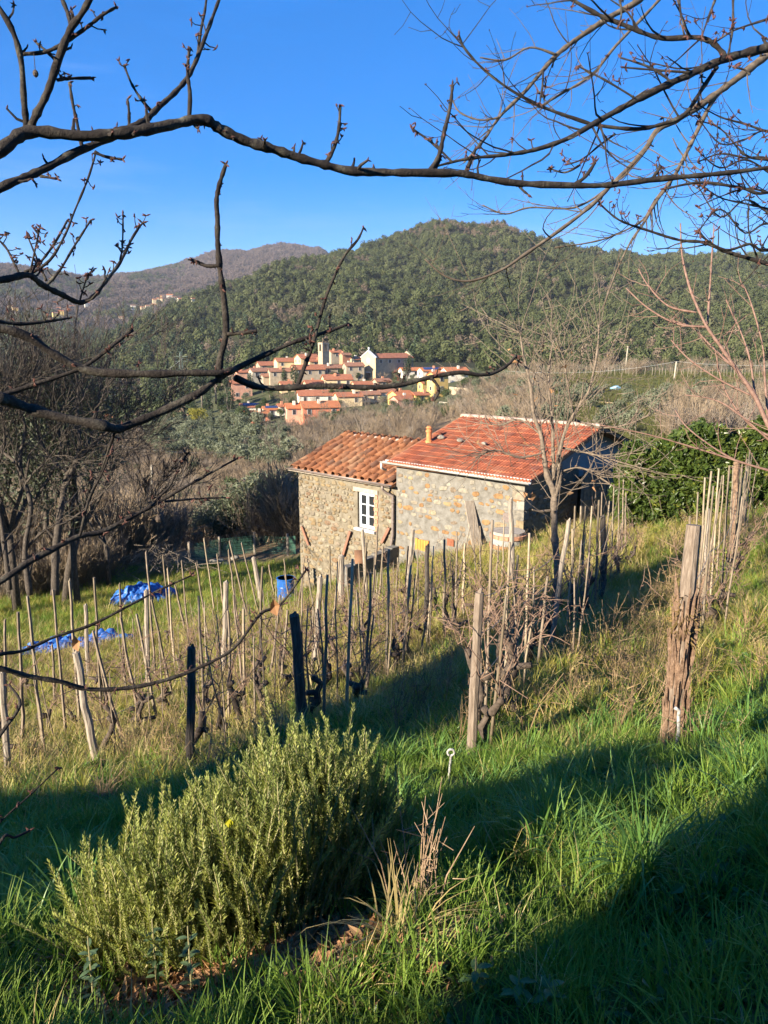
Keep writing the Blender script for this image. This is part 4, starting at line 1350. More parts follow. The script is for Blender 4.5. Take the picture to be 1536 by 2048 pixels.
HV = [
 # px0, px1, eave, base, D, wall, roof, yaw, ratio, label
 (594, 679, 814, 850, 200, 'salmon', 2, 16, .62, "long salmon pink villa with white framed windows above the olive grove"),
 (566, 603, 815, 852, 197, 'pink', 2, 14, 1.2, "light pink gabled porch wing of the salmon villa"),
 (552, 580, 812, 832, 216, 'white', 0, 20, .9, "small white house tucked behind the pink porch wing"),
 (522, 559, 818, 836, 214, 'white', 2, 18, .7, "white bungalow with bright orange roof next to the solar roofed house"),
 (483, 537, 829, 848, 206, 'salmon', 2, 12, .6, "low terracotta coloured porch house at the edge of the olive grove"),
 (590, 670, 790, 806, 236, 'white', 0, 12, .55, "white house with long orange roof above the salmon villa"),
 (666, 724, 792, 815, 236, 'cream', 0, 18, .6, "cream block with orange roof right behind the bare trees"),
 (533, 596, 742, 772, 287, 'stone', 1, 18, .45, "long three storey grey stone block of the old village"),
 (494, 536, 742, 770, 284, 'grey', 1, 26, .8, "grey rendered end house joined to the long stone block"),
 (577, 648, 738, 766, 297, 'stone', 0, 20, .6, "tall stone house with broad orange roof below the bell tower"),
 (586, 637, 716, 742, 312, 'cream', 0, 28, .9, "cream gabled house on the ridge beside the bell tower"),
 (655, 684, 704, 728, 318, 'stone', 0, 25, .8, "narrow stone house just behind the bell tower"),
 (638, 686, 735, 756, 300, 'stone', 1, 24, .6, "stone house with old brown roof under the bell tower"),
 (678, 702, 709, 734, 322, 'brick', 1, 30, .8, "red brick house between bell tower and church"),
 (684, 728, 731, 762, 302, 'stone', 1, 20, .7, "stone house with covered balcony beside the church front"),
 (700, 732, 718, 738, 325, 'cream', 0, 28, .8, "cream house peeping out behind the church front"),
 (640, 704, 758, 780, 262, 'cream', 0, 15, .7, "cream house with low orange hipped roof below the stone houses"),
 (702, 745, 768, 784, 262, 'cream', 0, 20, .6, "small cream house below the church front"),
 (776, 828, 790, 812, 232, 'yellow', 2, 32, .9, "yellow gabled house behind the small rose house"),
 (780, 829, 799, 818, 224, 'rose', 0, 30, .8, "small rose pink gabled house beside the dark round tree"),
 (822, 860, 789, 806, 236, 'yellow', 0, 25, .6, "low yellow house with white chimney between yellow houses"),
 (855, 897, 750, 796, 246, 'yellow', 2, 30, .9, "tall yellow house with balcony and small windows"),
 (836, 866, 766, 790, 250, 'yellow', 2, 28, .8, "lower yellow wing beside the tall yellow house"),
 (797, 840, 740, 758, 275, 'white', 2, 22, .6, "white house with orange roof close to the church side wall"),
 (836, 888, 741, 760, 278, 'white', 2, 20, .6, "white house with solar panels covering its roof"),
 (883, 938, 742, 764, 276, 'white', 2, 20, .7, "wide white villa with orange hipped roof at the village end"),
 (756, 792, 783, 802, 250, 'white', 1, 18, .7, "white house partly hidden under the church hill"),
 (455, 502, 766, 800, 248, 'pink', 0, 24, .6, "tall pale pink house at the low end of the village"),
 (390, 440, 765, 782, 272, 'pink', 2, 18, .6, "long low pink house among the pines"),
 (466, 502, 744, 762, 290, 'pink', 0, 24, .7, "small pink house at the end of the stone row"),
 (404, 432, 757, 772, 290, 'cream', 0, 10, .7, "cream cottage among pines above the long pink house"),
 (508, 560, 716 + 14, 745, 308, 'stone', 0, 24, .7, "stone house with orange roof on the upper lane"),
 (545, 592, 722, 745, 315, 'cream', 0, 22, .7, "cream house on the ridge above the long stone block"),
 (430, 470, 752, 770, 285, 'cream', 1, 24, .6, "cream house leaning on the low end of the stone row"),
 (520, 556, 752, 775, 276, 'stone', 1, 20, .7, "brown stone house in front of the long stone block"),
 (556, 600, 768, 785, 262, 'cream', 0, 18, .6, "cream house with shutters below the long stone block"),
 (604, 646, 766, 782, 268, 'stone', 0, 22, .7, "stone house with orange roof amid the middle lane"),
 (745, 782, 762, 780, 268, 'stone', 1, 24, .7, "low stone house under the church side wall"),
 (715, 760, 788, 806, 240, 'cream', 1, 18, .6, "cream house with brown roof above the dark bare trees"),
 (612, 642, 722, 742, 306, 'cream', 0, 26, .7, "cream house wedged directly before the bell tower"),
 (205, 232, 834, 848, 300, 'salmon', 2, 15, .7, "lone red roofed house low in the valley among bare trees"),
 (476, 524, 813, 826, 222, 'white', 0, 14, .6, "flat white house with a blue solar array on its roof"),
 (306, 326, 800, 815, 320, 'salmon', 0, 15, .7, "small tall salmon house amid dark valley trees"),
]
for h_ in HV:
    r_ = vhouse(*h_[:9], label=h_[9])
    if "solar" in h_[9]:
        solar(*r_)
# church
t, L, Wd, h, rise = vhouse(725, 828, 716, 764, 290, 'stone', 0, 40, .42, None, "tall church with pale plaster front and stone side wall", "church", False, chimney=False, ov=.25, group=None, cat="church", )
rise0 = rise
w = MB()
fr = Wd / 2 + .35
xx = -L / 2 - .35
zg = h + rise + .9
w.add([(xx, -fr, -7), (xx, fr, -7), (xx, fr, h + .1), (xx, 0, zg), (xx, -fr, h + .1), (xx + .6, -fr, -7), (xx + .6, fr, -7), (xx + .6, fr, h + .1), (xx + .6, 0, zg), (xx + .6, -fr, h + .1)],
      [(0, 4, 3, 2, 1), (5, 6, 7, 8, 9), (0, 1, 6, 5), (1, 2, 7, 6), (2, 3, 8, 7), (3, 4, 9, 8), (4, 0, 5, 9)])
w.build("facade", VW['ivory'], t)
for sy in (-1, 1):
    w = MB()
    a = math.atan2(zg - h - .1, fr)
    w.box((xx + .2, sy * fr / 2, (h + .1 + zg) / 2 + .1), (.9, math.hypot(fr, zg - h - .1) + .3, .28), np.array(Euler((-sy * a, 0, 0)).to_matrix()))
    w.build("cornice", M['white_v'], t)
w = MB(); w.box((xx + .3, 0, zg + .7), (.35, .35, 1.3)); w.box((xx + .3, 0, zg + 1.0), (.3, 1.0, .25)); w.build("finial", M['white_v'], t)
w = MB()
w.tube([(xx - .05, 0, h - 1.0), (xx + .05, 0, h - 1.0)], 1.0, 20); w.build("rose_window", M['shutter'], t)
w = MB(); w.box((xx - .06, 0, 1.6), (.15, 1.9, 3.2)); d_ = w.build("door", DOOR.materials[0], t)
w = MB(); w.box((xx - .1, 0, 3.5), (.3, 2.6, .4)); w.build("door_canopy", M['white_v'], t)
w = MB()
w.add([(L / 2 - .1, -Wd / 2 - .2, h - .3), (L / 2 - .1, Wd / 2 + .2, h - .3), (L / 2 - .1, 0, h + rise + .8), (L / 2 + .4, -Wd / 2 - .2, h - .3), (L / 2 + .4, Wd / 2 + .2, h - .3), (L / 2 + .4, 0, h + rise + .8)],
      [(0, 2, 1), (3, 4, 5), (0, 1, 4, 3), (1, 2, 5, 4), (2, 0, 3, 5)])
w.build("end_gable", VW['stone'], t)
for k in range(4):
    o = obj("window", WFRAME, t, (-L / 2 + L * (k + .55) / 4.2, -Wd / 2 - .02, h - 1.3), None, (1.5, 1, 1.2)); o.data = WFRAME
    obj("pane", WPANE, o)
# bell tower
def bell_tower():
    D = 306
    x0, x1 = 636, 658
    th = math.radians(38)
    sz = (x1 - x0) * D / FPX / (math.cos(th) + math.sin(th))
    z0, z1_ = CAMZ - D * T(732), CAMZ - D * T(685)
    c = at_Y((x0 + x1) / 2, 732, D)
    t = thing("bell_tower", "square stone bell tower rising above the village roofs", "bell tower", (c.x, D + sz * .6, z0), th)
    H = z1_ - z0
    w = MB(); w.box((0, 0, (H - 3.4) / 2 - 4), (sz, sz, H - 3.4 + 8)); w.build("shaft", VW['stone'], t)
    for sx in (-1, 1):
        for sy in (-1, 1):
            w = MB(); w.box((sx * (sz / 2 - sz * .15), sy * (sz / 2 - sz * .15), H - 2.0), (sz * .3, sz * .3, 2.8)); w.build("belfry_pier", VW['stone'], t)
    w = MB(); w.box((0, 0, H - .35), (sz * 1.02, sz * 1.02, .7)); w.build("cap", VW['stone'], t)
    w = MB(); w.box((0, 0, H - 3.45), (sz * 1.04, sz * 1.04, .3)); w.build("cornice", VW['stone'], t)
    w = MB(); w.tube([(0, 0, H - .9), (0, 0, H - 1.3), (0, 0, H - 1.9), (0, 0, H - 2.1)], [.15, .4, .5, .75], 12); w.build("bell", M['gutter_brown'], t)
bell_tower()
# scattered houses on the far slope
FARH = [(326, 598, 8), (338, 596, 7), (318, 603, 6), (360, 604, 8), (347, 600, 5), (308, 605, 5), (296, 618, 8), (284, 620, 5), (265, 617, 5), (306, 615, 5), (241, 640, 5), (120, 628, 6), (108, 632, 6), (130, 622, 5), (142, 618, 5),
        (172, 612, 6), (18, 618, 6), (30, 622, 5), (385, 603, 4), (116, 622, 5)]
for k, (px, py, wpx) in enumerate(FARH):
    p = ground(px, py)
    D = max(p.y - 6, 500)
    g = random.Random(k)
    vhouse(px - wpx * 1.0, px + wpx * 1.0, py - 6.5, py - 1.5, D - 12, g.choice(['cream', 'white', 'cream', 'yellow']), g.randrange(3), g.choice((15, 25, 35)), .7,
           label="tiny pale house with red roof on the distant slope", name="distant_house", win=(wpx > 6), chimney=False, ov=.5, group="houses on the distant slope")
# gardens and trees of the village
def vtree(px, py, kind, s, label, name="tree", D=None):
    p = ground(px, py) if D is None else at_Y(px, py, D)
    plant(name, kind, (p.x, p.y, p.z - .1), s, px * .37, label, "tree", None)
vtree(396, 852, MIM[0], .95, "rounded yellow flowering mimosa tree below the pines", "mimosa_tree", 212)
vtree(484, 856, GRN[0], 1.0, "dark rounded evergreen beside the porch house garden", "evergreen_tree", 204)
vtree(842, 838, GRN[1], 1.05, "dark dense round tree in front of the rose house", "evergreen_tree", 205)
vtree(815, 762, CON[0], .95, "conifer standing between church and white house", "conifer", 262)
vtree(432, 805, UMB[0], 1.0, "umbrella pine with bare trunk beside the long pink house", "umbrella_pine", 238)
vtree(405, 812, UMB[0], 1.15, "second umbrella pine at the pine group, taller with wide crown", "umbrella_pine", 244)
vtree(455, 800, CON[1], .9, "dark conifer beside the pale pink tall house", "conifer", 236)
vtree(562, 838, GRN[2], .5, "small yellowish garden tree between white house and pink wing", "garden_tree", 203)
vtree(512, 843, OLV[0], .55, "small round olive standing in front of the porch house", "olive_tree", 201)
vtree(893, 805, GRN[2], .7, "green shrub tree by the tall yellow house wall", "garden_tree", 225)
vtree(852, 775, GRN[0], .55, "dark shrub on the yellow wing terrace", "garden_tree", 240)
g_ = random.Random(77)
for k in range(46):
    px, py = g_.uniform(300, 600), g_.uniform(770, 850)
    if not inpoly(np.array([px]), np.array([py]), [(240, 790), (330, 775), (400, 790), (455, 800), (520, 775), (595, 775), (590, 800), (480, 805), (470, 850), (300, 860)])[0]: continue
    p = ground(px, py)
    plant("evergreen_tree", (GRN + CON)[g_.randrange(5)], (p.x, p.y, p.z), g_.uniform(.6, 1.15), g_.uniform(0, 6), "dark evergreen tree in the belt below the village", "tree", "evergreens below the village")
for k in range(26):
    px, py = g_.uniform(640, 960), g_.uniform(800, 850)
    p = ground(px, py)
    if p.y > 215 and px < 900: continue
    plant("garden_shrub", GRN[g_.randrange(3)], (p.x, p.y, p.z), g_.uniform(.25, .5), g_.uniform(0, 6), "low green shrub on the slope below the yellow houses", "shrub", "shrubs on the slope below the village")
g_ = random.Random(78)
kinds = [("green garden shrub growing between the village houses", GRN, .3, .7), ("small olive growing in a village garden", OLV, .45, .8), ("leafless brown garden tree among the village houses", None, .35, .6)]
BARE = []
for k in range(3):
    mb = MB(); gg = random.Random(880 + k)
    mb.tube([(0, 0, -.4), (0, 0, 1.6)], [.16, .13], 6)
    mc = MB()
    for q in range(5):
        grow(mc, (0, 0, 1.4), Vector((gg.gauss(0, .6), gg.gauss(0, .6), 1)), 2.6, .09, 3, gg, .55, (3, 4), .66, 3, .12, 2, None, .02)
    BARE.append((mb.mesh("trunk", [M['bark']], True), mc.mesh("crown", [M['twig_brown']])))
for k in range(210):
    px, py = g_.uniform(440, 960), g_.uniform(742, 852)
    p = ground(px, py)
    if p.y < 178 or p.y > 330: continue
    lb, kd, s0, s1 = kinds[k % 3]
    kd = kd or BARE
    plant("garden_tree", kd[g_.randrange(len(kd))], (p.x, p.y, p.z), g_.uniform(s0, s1), g_.uniform(0, 6), lb, "tree", "village gardens: " + ("shrubs", "olives", "bare trees")[k % 3])
# garden walls and terrace walls at the village end
def bank_wall(pts, hgt, D, label, mat='stone'):
    P = [at_Y(px, py, d_) for (px, py), d_ in zip(pts, D)]
    t = thing("terrace_wall", label, "wall", P[0])
    for a, b in zip(P[:-1], P[1:]):
        d = b - a
        w = MB(); w.box(((a + b) / 2 - P[0]) + Vector((0, 0, -hgt / 2)), (d.length, .5, hgt * 2), np.array(Matrix.Rotation(math.atan2(d.y, d.x), 3, 'Z')))
        w.build("section", VW[mat], t)
bank_wall([(880, 806), (930, 815), (980, 832)], 1.2, [215, 205, 185], "grey stone terrace wall along the lane below the yellow house", 'grey')
bank_wall([(900, 775), (940, 786), (985, 790)], 1.5, [232, 222, 214], "stone terrace wall behind the shrubs near the white villa")
# field walls on the terraces
bank_wall([(1160, 800), (1240, 812), (1330, 828)], .5, [128, 122, 116], "tumbled pale stone bank across the terraced field", 'cream')
# parked car at the lane
def car(px, py, D, col, label):
    p = at_Y(px, py, D)
    t = thing("parked_car", label, "car", (p.x, p.y, p.z), .3)
    w = MB()
    pr = [(-2, .35), (-2, .8), (-1.3, .95), (-.8, 1.4), (.8, 1.42), (1.4, .95), (2, .85), (2.05, .35)]
    V = [(x, -.8, z) for x, z in pr] + [(x, .8, z) for x, z in pr]
    n = len(pr)
    w.add(V, [tuple(range(n)), tuple(range(2 * n - 1, n - 1, -1))] + [(i, n + i, n + (i + 1) % n, (i + 1) % n) for i in range(n)])
    w.build("body", mat_flat("car_paint", col, .3), t)
    w = MB(); w.box((0, 0, 1.17), (1.7, 1.62, .3)); w.build("window", M['glass_far'], t)
    for sx in (-1.2, 1.25):
        for sy in (-.78, .78):
            w = MB(); w.tube([(sx, sy - .1, .32), (sx, sy + .1, .32)], .32, 12); w.build("wheel", M['dark_wood'], t)
car(884, 816, 214, (.05, .055, .07), "dark car parked on the lane below the yellow house")
# vineyard rows far off on the terrace: single stakes
_m = MB(); _m.tube([(0, 0, -.3), (0, 0, 2.0)], .07, 5); FST = _m.mesh("field_stake", [mat_flat("pale_stake", (.22, .185, .135), .9)])
for k in range(74):
    px = 1000 + k * 7.2 + rnd.uniform(-2, 2)
    p = ground(px, 747 + (px - 1000) * .012 + (0 if k % 2 else 3))
    o = obj("field_stake", FST, None, p, (rnd.uniform(-.1, .1), rnd.uniform(-.1, .1), 0), (1, 1, rnd.uniform(.8, 1.25)))
    tag(o, "pale stake in the distant vine row on the terrace", "stake", "stakes of the distant vine row")
# poles, pylon, wires
def pole(px, py0, py1, D, r, label, mat='concrete', lean=0):
    a, b = at_Y(px, py1, D), at_Y(px + lean, py0, D)
    w = MB(); w.tube([(0, 0, -1.5), tuple(b - a)], [r * 1.2, r], 8)
    o = w.build("utility_pole", VW['grey'] if mat == 'white' else M[mat]); o.location = a
    tag(o, label, "pole"); return b
p1 = pole(303, 930, 1006, 120, .13, "pale concrete pole in the tan field beside the thicket", 'white')
p2 = pole(547, 893, 920, 160, .12, "short pale pole at the olive grove edge", 'white')
p3 = pole(1347, 723, 762, 170, .16, "leaning pale wooden pole in the terraced field", 'white', 6)
p4 = pole(1252, 692, 722, 230, .17, "white pole standing before the wooded hill", 'white', 4)
p5 = pole(868, 770, 815, 216, .12, "thin grey lamp pole before the yellow house", 'concrete')
def wire(A, B, sag, label, r=.02):
    w = MB()
    pts = [A.lerp(B, k / 12) - Vector((0, 0, sag * 4 * (k / 12) * (1 - k / 12))) for k in range(13)]
    w.tube(pts, r, 4); o = w.build("overhead_wire", M['white_v']); tag(o, label, "wire")
wire(at_Y(175, 880, 110), p1 + Vector((0, 0, 6.0)) if False else p2, 1.6, "thin overhead wire sagging over the olive grove", .018)
wire(at_Y(1010, 742, 165), p3, 1.2, "thin overhead wire from the leaning field pole", .018)
wire(p3, at_Y(1700, 716, 175), 1.2, "thin overhead wire running past the red saplings", .018)
wire(at_Y(1000, 828, 105), at_Y(1420, 830, 98), .8, "thin wire crossing low over the green terrace", .014)
wire(at_Y(100, 810, 330), at_Y(367, 716, 430), 6, "power cable running to the lattice pylon", .05)
wire(at_Y(367, 716, 430), at_Y(700, 752, 520), 8, "power cable leaving the lattice pylon towards the village", .05)
def pylon():
    a, b = at_Y(366, 800, 430), at_Y(366, 703, 430)
    t = thing("lattice_pylon", "green lattice power pylon standing before the wooded hill", "pylon", a)
    H = (b - a).length
    mt = mat_flat("green_steel", (.14, .19, .16), .6)
    for sx in (-1, 1):
        for sy in (-1, 1):
            w = MB(); w.tube([(sx * 2.2, sy * 2.2, -2), (sx * .5, sy * .5, H * .75), (sx * .3, sy * .3, H)], .11, 4); w.build("leg", mt, t)
    for k in range(9):
        z0, z1_ = H * k / 9, H * (k + 1) / 9
        r0, r1 = 2.2 - 1.75 * min(1, z0 / H), 2.2 - 1.75 * min(1, z1_ / H)
        w = MB()
        for (ax, ay, bx, by) in ((-1, -1, 1, -1), (1, -1, 1, 1), (1, 1, -1, 1), (-1, 1, -1, -1)):
            w.tube([(ax * r0, ay * r0, z0), (bx * r1, by * r1, z1_)], .06, 3); w.tube([(bx * r0, by * r0, z0), (ax * r1, ay * r1, z1_)], .06, 3)
        w.build("brace", mt, t)
    for z in (.8, .9):
        w = MB(); w.tube([(-3.6, 0, H * z), (3.6, 0, H * z)], .12, 4); w.build("crossarm", mt, t)
pylon()
# blue and pale covers seen in the field
for (px, py, D, c, lb) in ((1231, 769, 150, (.35, .62, .75), "pale blue cover over a heap among the field olives"), (1094, 784, 140, (.08, .16, .55), "small deep blue drum among the field brush")):
    o = obj("covered_heap", rock_mesh(px, (2.2, 1.4, 1.1), 3), None, at_Y(px, py, D))
    o.location.z = z1(o.location.x, o.location.y) + .3
    o.data = o.data.copy(); o.data.materials.clear(); o.data.materials.append(mat_flat("blue_cover", c, .4))
    tag(o, lb, "cover")
# ------------------------------------------------------------------ vineyard materials
M['cane'] = mat_noise("pale_cane", [(0.3, (0.222, 0.170, 0.111)), (0.55, (0.340, 0.274, 0.192)), (0.75, (0.428, 0.370, 0.281))], 7, 0.8, bstr=.2, bdist=.003, per=[(0, (0.459, 0.444, 0.428)), (.5, (0.702, 0.702, 0.702)), (1, (1.15, 1.12, 1.08))])
M['cane_grey'] = mat_noise("weathered_cane", [(0.3, (0.126, 0.097, 0.067)), (0.55, (0.218, 0.168, 0.122)), (0.75, (0.319, 0.260, 0.193))], 7, 0.85, bstr=.2, bdist=.003)
M['vine'] = mat_noise("dark_vine_bark", [(0.3, (0.035, 0.026, 0.02)), (0.7, (0.12, 0.09, 0.07))], 25, 0.95, bstr=.8, bdist=.01)
M['vine_cane'] = mat_noise("red_brown_vine_shoot", [(0.3, (0.11, 0.065, 0.045)), (0.7, (0.26, 0.17, 0.12))], 12, 0.8, bstr=0)
M['wire'] = mat_flat("galvanised_wire", (.28, .28, .27), .5, .6)
M['shag'] = mat_noise("shaggy_dead_bark", [(0.3, (0.12, 0.07, 0.045)), (0.7, (0.32, 0.21, 0.14))], 20, .95, bstr=.8)
M['brown_post'] = mat_noise("brown_weathered_post", [(0.28, (0.09, 0.065, 0.05)), (0.5, (0.19, 0.145, 0.11)), (0.72, (0.30, 0.24, 0.19))], 10, 0.9, stretch=(6, 6, 0.5), bstr=0.7, bdist=0.01)
M['worn_white'] = mat_noise("worn_white_paint", [(0.35, (0.16, 0.14, 0.12)), (0.5, (0.36, 0.35, 0.33)), (0.7, (0.5, 0.49, 0.47))], 40, .6)
M['moss'] = mat_noise("dry_moss", [(0.3, (0.10, 0.07, 0.03)), (0.7, (0.24, 0.16, 0.06))], 30, .95)
def stake(name, top, base, wpx, mat, label, cat, group=None, wob=.012, n=8, hook=False, taper=.85, lean_y=0.0):
    B = ground(*base)
    A = at_Y(top[0], top[1], B.y + lean_y)
    d = A - B
    r = wpx / 2 / FPX * (B.y * CP + (CAMZ - B.z) * SP)
    k = 7 if r > .02 else 5
    pts, rad = [], []
    for i in range(k + 1):
        t = i / k
        p = d * t
        if 0 < i < k:
            p = p + Vector((rnd.gauss(0, wob), rnd.gauss(0, wob), 0)) * (1 if r > .02 else .8)
        pts.append(p); rad.append(r * (1 - (1 - taper) * t) * rnd.uniform(.94, 1.06))
    pts.insert(0, Vector((0, 0, 0)) - d.normalized() * .2); rad.insert(0, r * 1.03)
    w = MB(); w.tube(pts, rad, n)
    if r > .03:      # split, uneven top
        w.tube([pts[-1] - d.normalized() * .02, pts[-1] + d.normalized() * .035 + Vector((r * .3, 0, 0))], [rad[-1] * .8, rad[-1] * .25], 6)
    o = w.build(name, mat, None, r <= .02)
    o.location = B
    tag(o, label, cat, group)
    return o, B, A
POSTS = [ # top, base, width, material, label
 ((152, 1305), (197, 1545), 17, 'old_wood', "pale leaning post with a curled dark leaf at its top"),
 ((383, 1295), (383, 1555), 19, 'dark_wood', "dark upright post with a pointed weathered top"),
 ((588, 1230), (607, 1462), 24, 'dark_wood', "thick blackened post rising behind the rosemary bush"),
 ((959, 1185), (941, 1519), 20, 'brown_post', "smooth grey brown post wound with vine shoots before the lane"),
 ((171, 1210), (177, 1367), 9, 'old_wood', "thin grey post between the two blue tarpaulins"),
 ((292, 1181), (297, 1388), 10, 'old_wood', "slim grey post in front of the heaped blue tarpaulin"),
 ((452, 1164), (447, 1370), 12, 'old_wood', "grey post with split top midway along its row"),
 ((507, 1115), (525, 1212), 11, 'old_wood', "short leaning post near the blue barrel"),
 ((4, 1345), (18, 1562), 14, 'old_wood', "pale thick post at the outer end of the vine row"),
 ((640, 1154), (630, 1340), 12, 'old_wood', "grey post below the stone wing corner"),
 ((683, 1112), (683, 1228), 14, 'old_wood', "stout post before the low retaining wall"),
 ((725, 1060), (735, 1218), 8, 'old_wood', "slim crooked post beneath the farmhouse window"),
 ((826, 1060), (812, 1222), 9, 'old_wood', "slim straight post beside the orange hatch"),
 ((855, 1092), (850, 1300), 10, 'dark_wood', "dark burnt-looking post below the orange hatch"),
 ((1022, 998), (1024, 1175), 11, 'old_wood', "tall brown post in front of the round well"),
 ((1138, 1041), (1099, 1308), 10, 'old_wood', "leaning pole tied to the small bare tree"),
 ((1206, 1033), (1208, 1185), 13, 'dark_wood', "dark post in the row before the reed screen"),
 ((1416, 1021), (1406, 1180), 12, 'old_wood', "grey post behind the shaggy end post"),
 ((1474, 924), (1466, 1130), 15, 'shag', "bark covered post among the leaning canes by the hedge"),
]
for a, b, wpx, mt, lb in POSTS:
    stake("vineyard_post", a, b, wpx, M[mt], lb, "post", "posts of the vine rows", wob=.007)
# the shaggy end post of the outer row
end = thing("vineyard_post", "thick shaggy end post wrapped in dead bark and moss", "post", ground(1342, 1512), 0, "posts of the vine rows")
B = Vector(end.location); A = at_Y(1388, 1050, B.y + .15)
d = A - B
w = MB(); w.tube([-d * .1, d * .25, d * .5, d * .75, d], [.06, .058, .056, .054, .05], 10); w.build("shaft", M['brown_post'], end)
g_ = random.Random(3)
for i in range(130):
    t = g_.uniform(-.02, .60); a = g_.uniform(0, 6.28); r0 = .062
    p = d * t + Vector((math.cos(a) * r0, math.sin(a) * r0, 0)); L = g_.uniform(.15, .4)
    w = MB()
    w.tube([p, p + d.normalized() * L * .5 + Vector((math.cos(a), math.sin(a), 0)) * g_.uniform(0, .02), p + d.normalized() * L + Vector((math.cos(a), math.sin(a), 0)) * g_.uniform(.0, .05)], [.007, .012, .003], 4)
    w.build("bark_strip", M['shag'], end)
w = MB()
for i in range(160):
    t = g_.gauss(.60, .05); a = g_.uniform(0, 6.28)
    p = d * t + Vector((math.cos(a) * .06, math.sin(a) * .06, 0))
    w.tube([p, p + Vector((math.cos(a) * g_.uniform(.02, .07), math.sin(a) * g_.uniform(.02, .07), g_.uniform(-.08, .03)))], [.006, .002], 3, cap=False)
tag(w.build("moss", M['moss'], end), kind='stuff')
CANES = [ # top, base
 ((55,1192),(89,1512)),((36,1224),(49,1512)),((106,1179),(133,1483)),((139,1161),(160,1458)),((188,1155),(204,1436)),((186,1261),(248,1498)),((239,1168),(251,1385)),
 ((241,1235),(281,1454)),((273,1228),(317,1458)),((292,1104),(313,1374)),((303,1199),(350,1418)),((326,1111),(343,1290)),((335,1137),(350,1348)),((363,1122),(379,1297)),
 ((350,1170),(372,1268)),((397,1192),(412,1520)),((392,1126),(419,1294)),((408,1077),(430,1228)),((434,1108),(450,1230)),((459,1082),(496,1239)),((457,1100),(478,1265)),
 ((483,1086),(518,1228)),((487,1217),(489,1447)),((525,1133),(517,1370)),((538,1130),(550,1194)),((456,1221),(459,1465)),((467,1190),(492,1440)),((10,1240),(12,1430)),((104,1290),(112,1420)),
 ((655,1150),(646,1457)),((705,1118),(692,1440)),((741,1147),(731,1411)),((778,1099),(772,1375)),((822,1131),(803,1356)),((609,1115),(594,1234)),((624,1232),(609,1343)),((679,1115),(663,1278)),
 ((733,1086),(721,1278)),((755,1053),(742,1249)),((816,1092),(809,1222)),((889,1079),(889,1291)),((913,1063),(912,1258)),((930,1086),(926,1252)),((568,1118),(578,1210)),((632,1102),(633,1170)),
 ((766,1093),(757,1215)),((796,1115),(791,1225)),((851,1245),(840,1336)),((960,1052),(962,1185)),((659,1092),(662,1190)),((560,1190),(540,1370)),((575,1220),(560,1390)),
 ((985,1040),(969,1465)),((1020,1085),(1008,1420)),((1059,1066),(1049,1350)),((1095,1153),(1072,1354)),((1150,1012),(1144,1170)),((1171,1012),(1159,1210)),((1184,1012),(1173,1234)),((1198,1000),(1190,1226)),
 ((1204,984),(1198,1124)),((1228,969),(1222,1124)),((1239,965),(1234,1126)),((1247,959),(1243,1126)),((1036,1110),(1022,1330)),((997,1090),(991,1200)),((1008,1040),(1004,1170)),((1120,1130),(1100,1290)),((1252,985),(1250,1120)),((1217,1010),(1212,1140)),
 ((1396,984),(1385,1250)),((1423,942),(1390,1262)),((1438,937),(1419,1242)),((1427,972),(1402,1293)),((1459,931),(1440,1226)),((1466,931),(1458,1140)),((1485,924),(1462,1152)),((1500,900),(1481,1070)),((1505,906),(1488,1066)),((1380,1032),(1366,1330)),
 ((1408,1050),(1380,1380)),((1447,950),(1432,1180)),((1479,935),(1470,1110)),((1494,918),(1476,1090)),((1410,955),(1395,1220)),
]
TH = [3.2, 3.6, 4.2, 4.8, 5.4]
tips = []
for a, b in CANES:
    near = b[1]
    wpx = 3.6 + max(0, (near - 1150)) / 350 * 3.6 + rnd.uniform(-.6, 1.2)
    rowlab = ("pale cane stake bundled among others in the row by the laurel hedge" if b[0] > 1340 else
              "thin cane stake in the row edging the grassy lane" if b[0] > 945 else
              "thin cane stake on the slope below the farmhouse wall" if b[0] > 550 else
              "thin pale cane stake in the lower vine rows before the blue tarpaulins")
    grp = "canes by the hedge" if b[0] > 1340 else "canes along the lane" if b[0] > 945 else "canes below the farmhouse" if b[0] > 550 else "canes of the lower rows"
    o, B_, A_ = stake("cane_stake", a, b, wpx, M['cane' if rnd.random() < .55 else 'cane_grey'], rowlab, "cane", grp, wob=.007, n=6, taper=.7)
    tips.append((B_, A_))
ROWS = [((607, 1460), (912, 1258), 13, "canes below the farmhouse"), ((383, 1553), (812, 1220), 20, "canes below the farmhouse"), ((197, 1543), (600, 1225), 17, "canes of the lower rows"), ((941, 1515), (1243, 1126), 16, "canes along the lane"),
        ((1366, 1330), (1492, 1062), 14, "canes by the hedge"), ((18, 1560), (520, 1230), 15, "canes of the lower rows"), ((700, 1330), (960, 1190), 8, "canes below the farmhouse")]
RLAB = {"canes below the farmhouse": "thin cane stake on the slope below the farmhouse wall", "canes of the lower rows": "thin pale cane stake in the lower vine rows before the blue tarpaulins", "canes along the lane": "thin cane stake in the row edging the grassy lane", "canes by the hedge": "pale cane stake bundled among others in the row by the laurel hedge"}
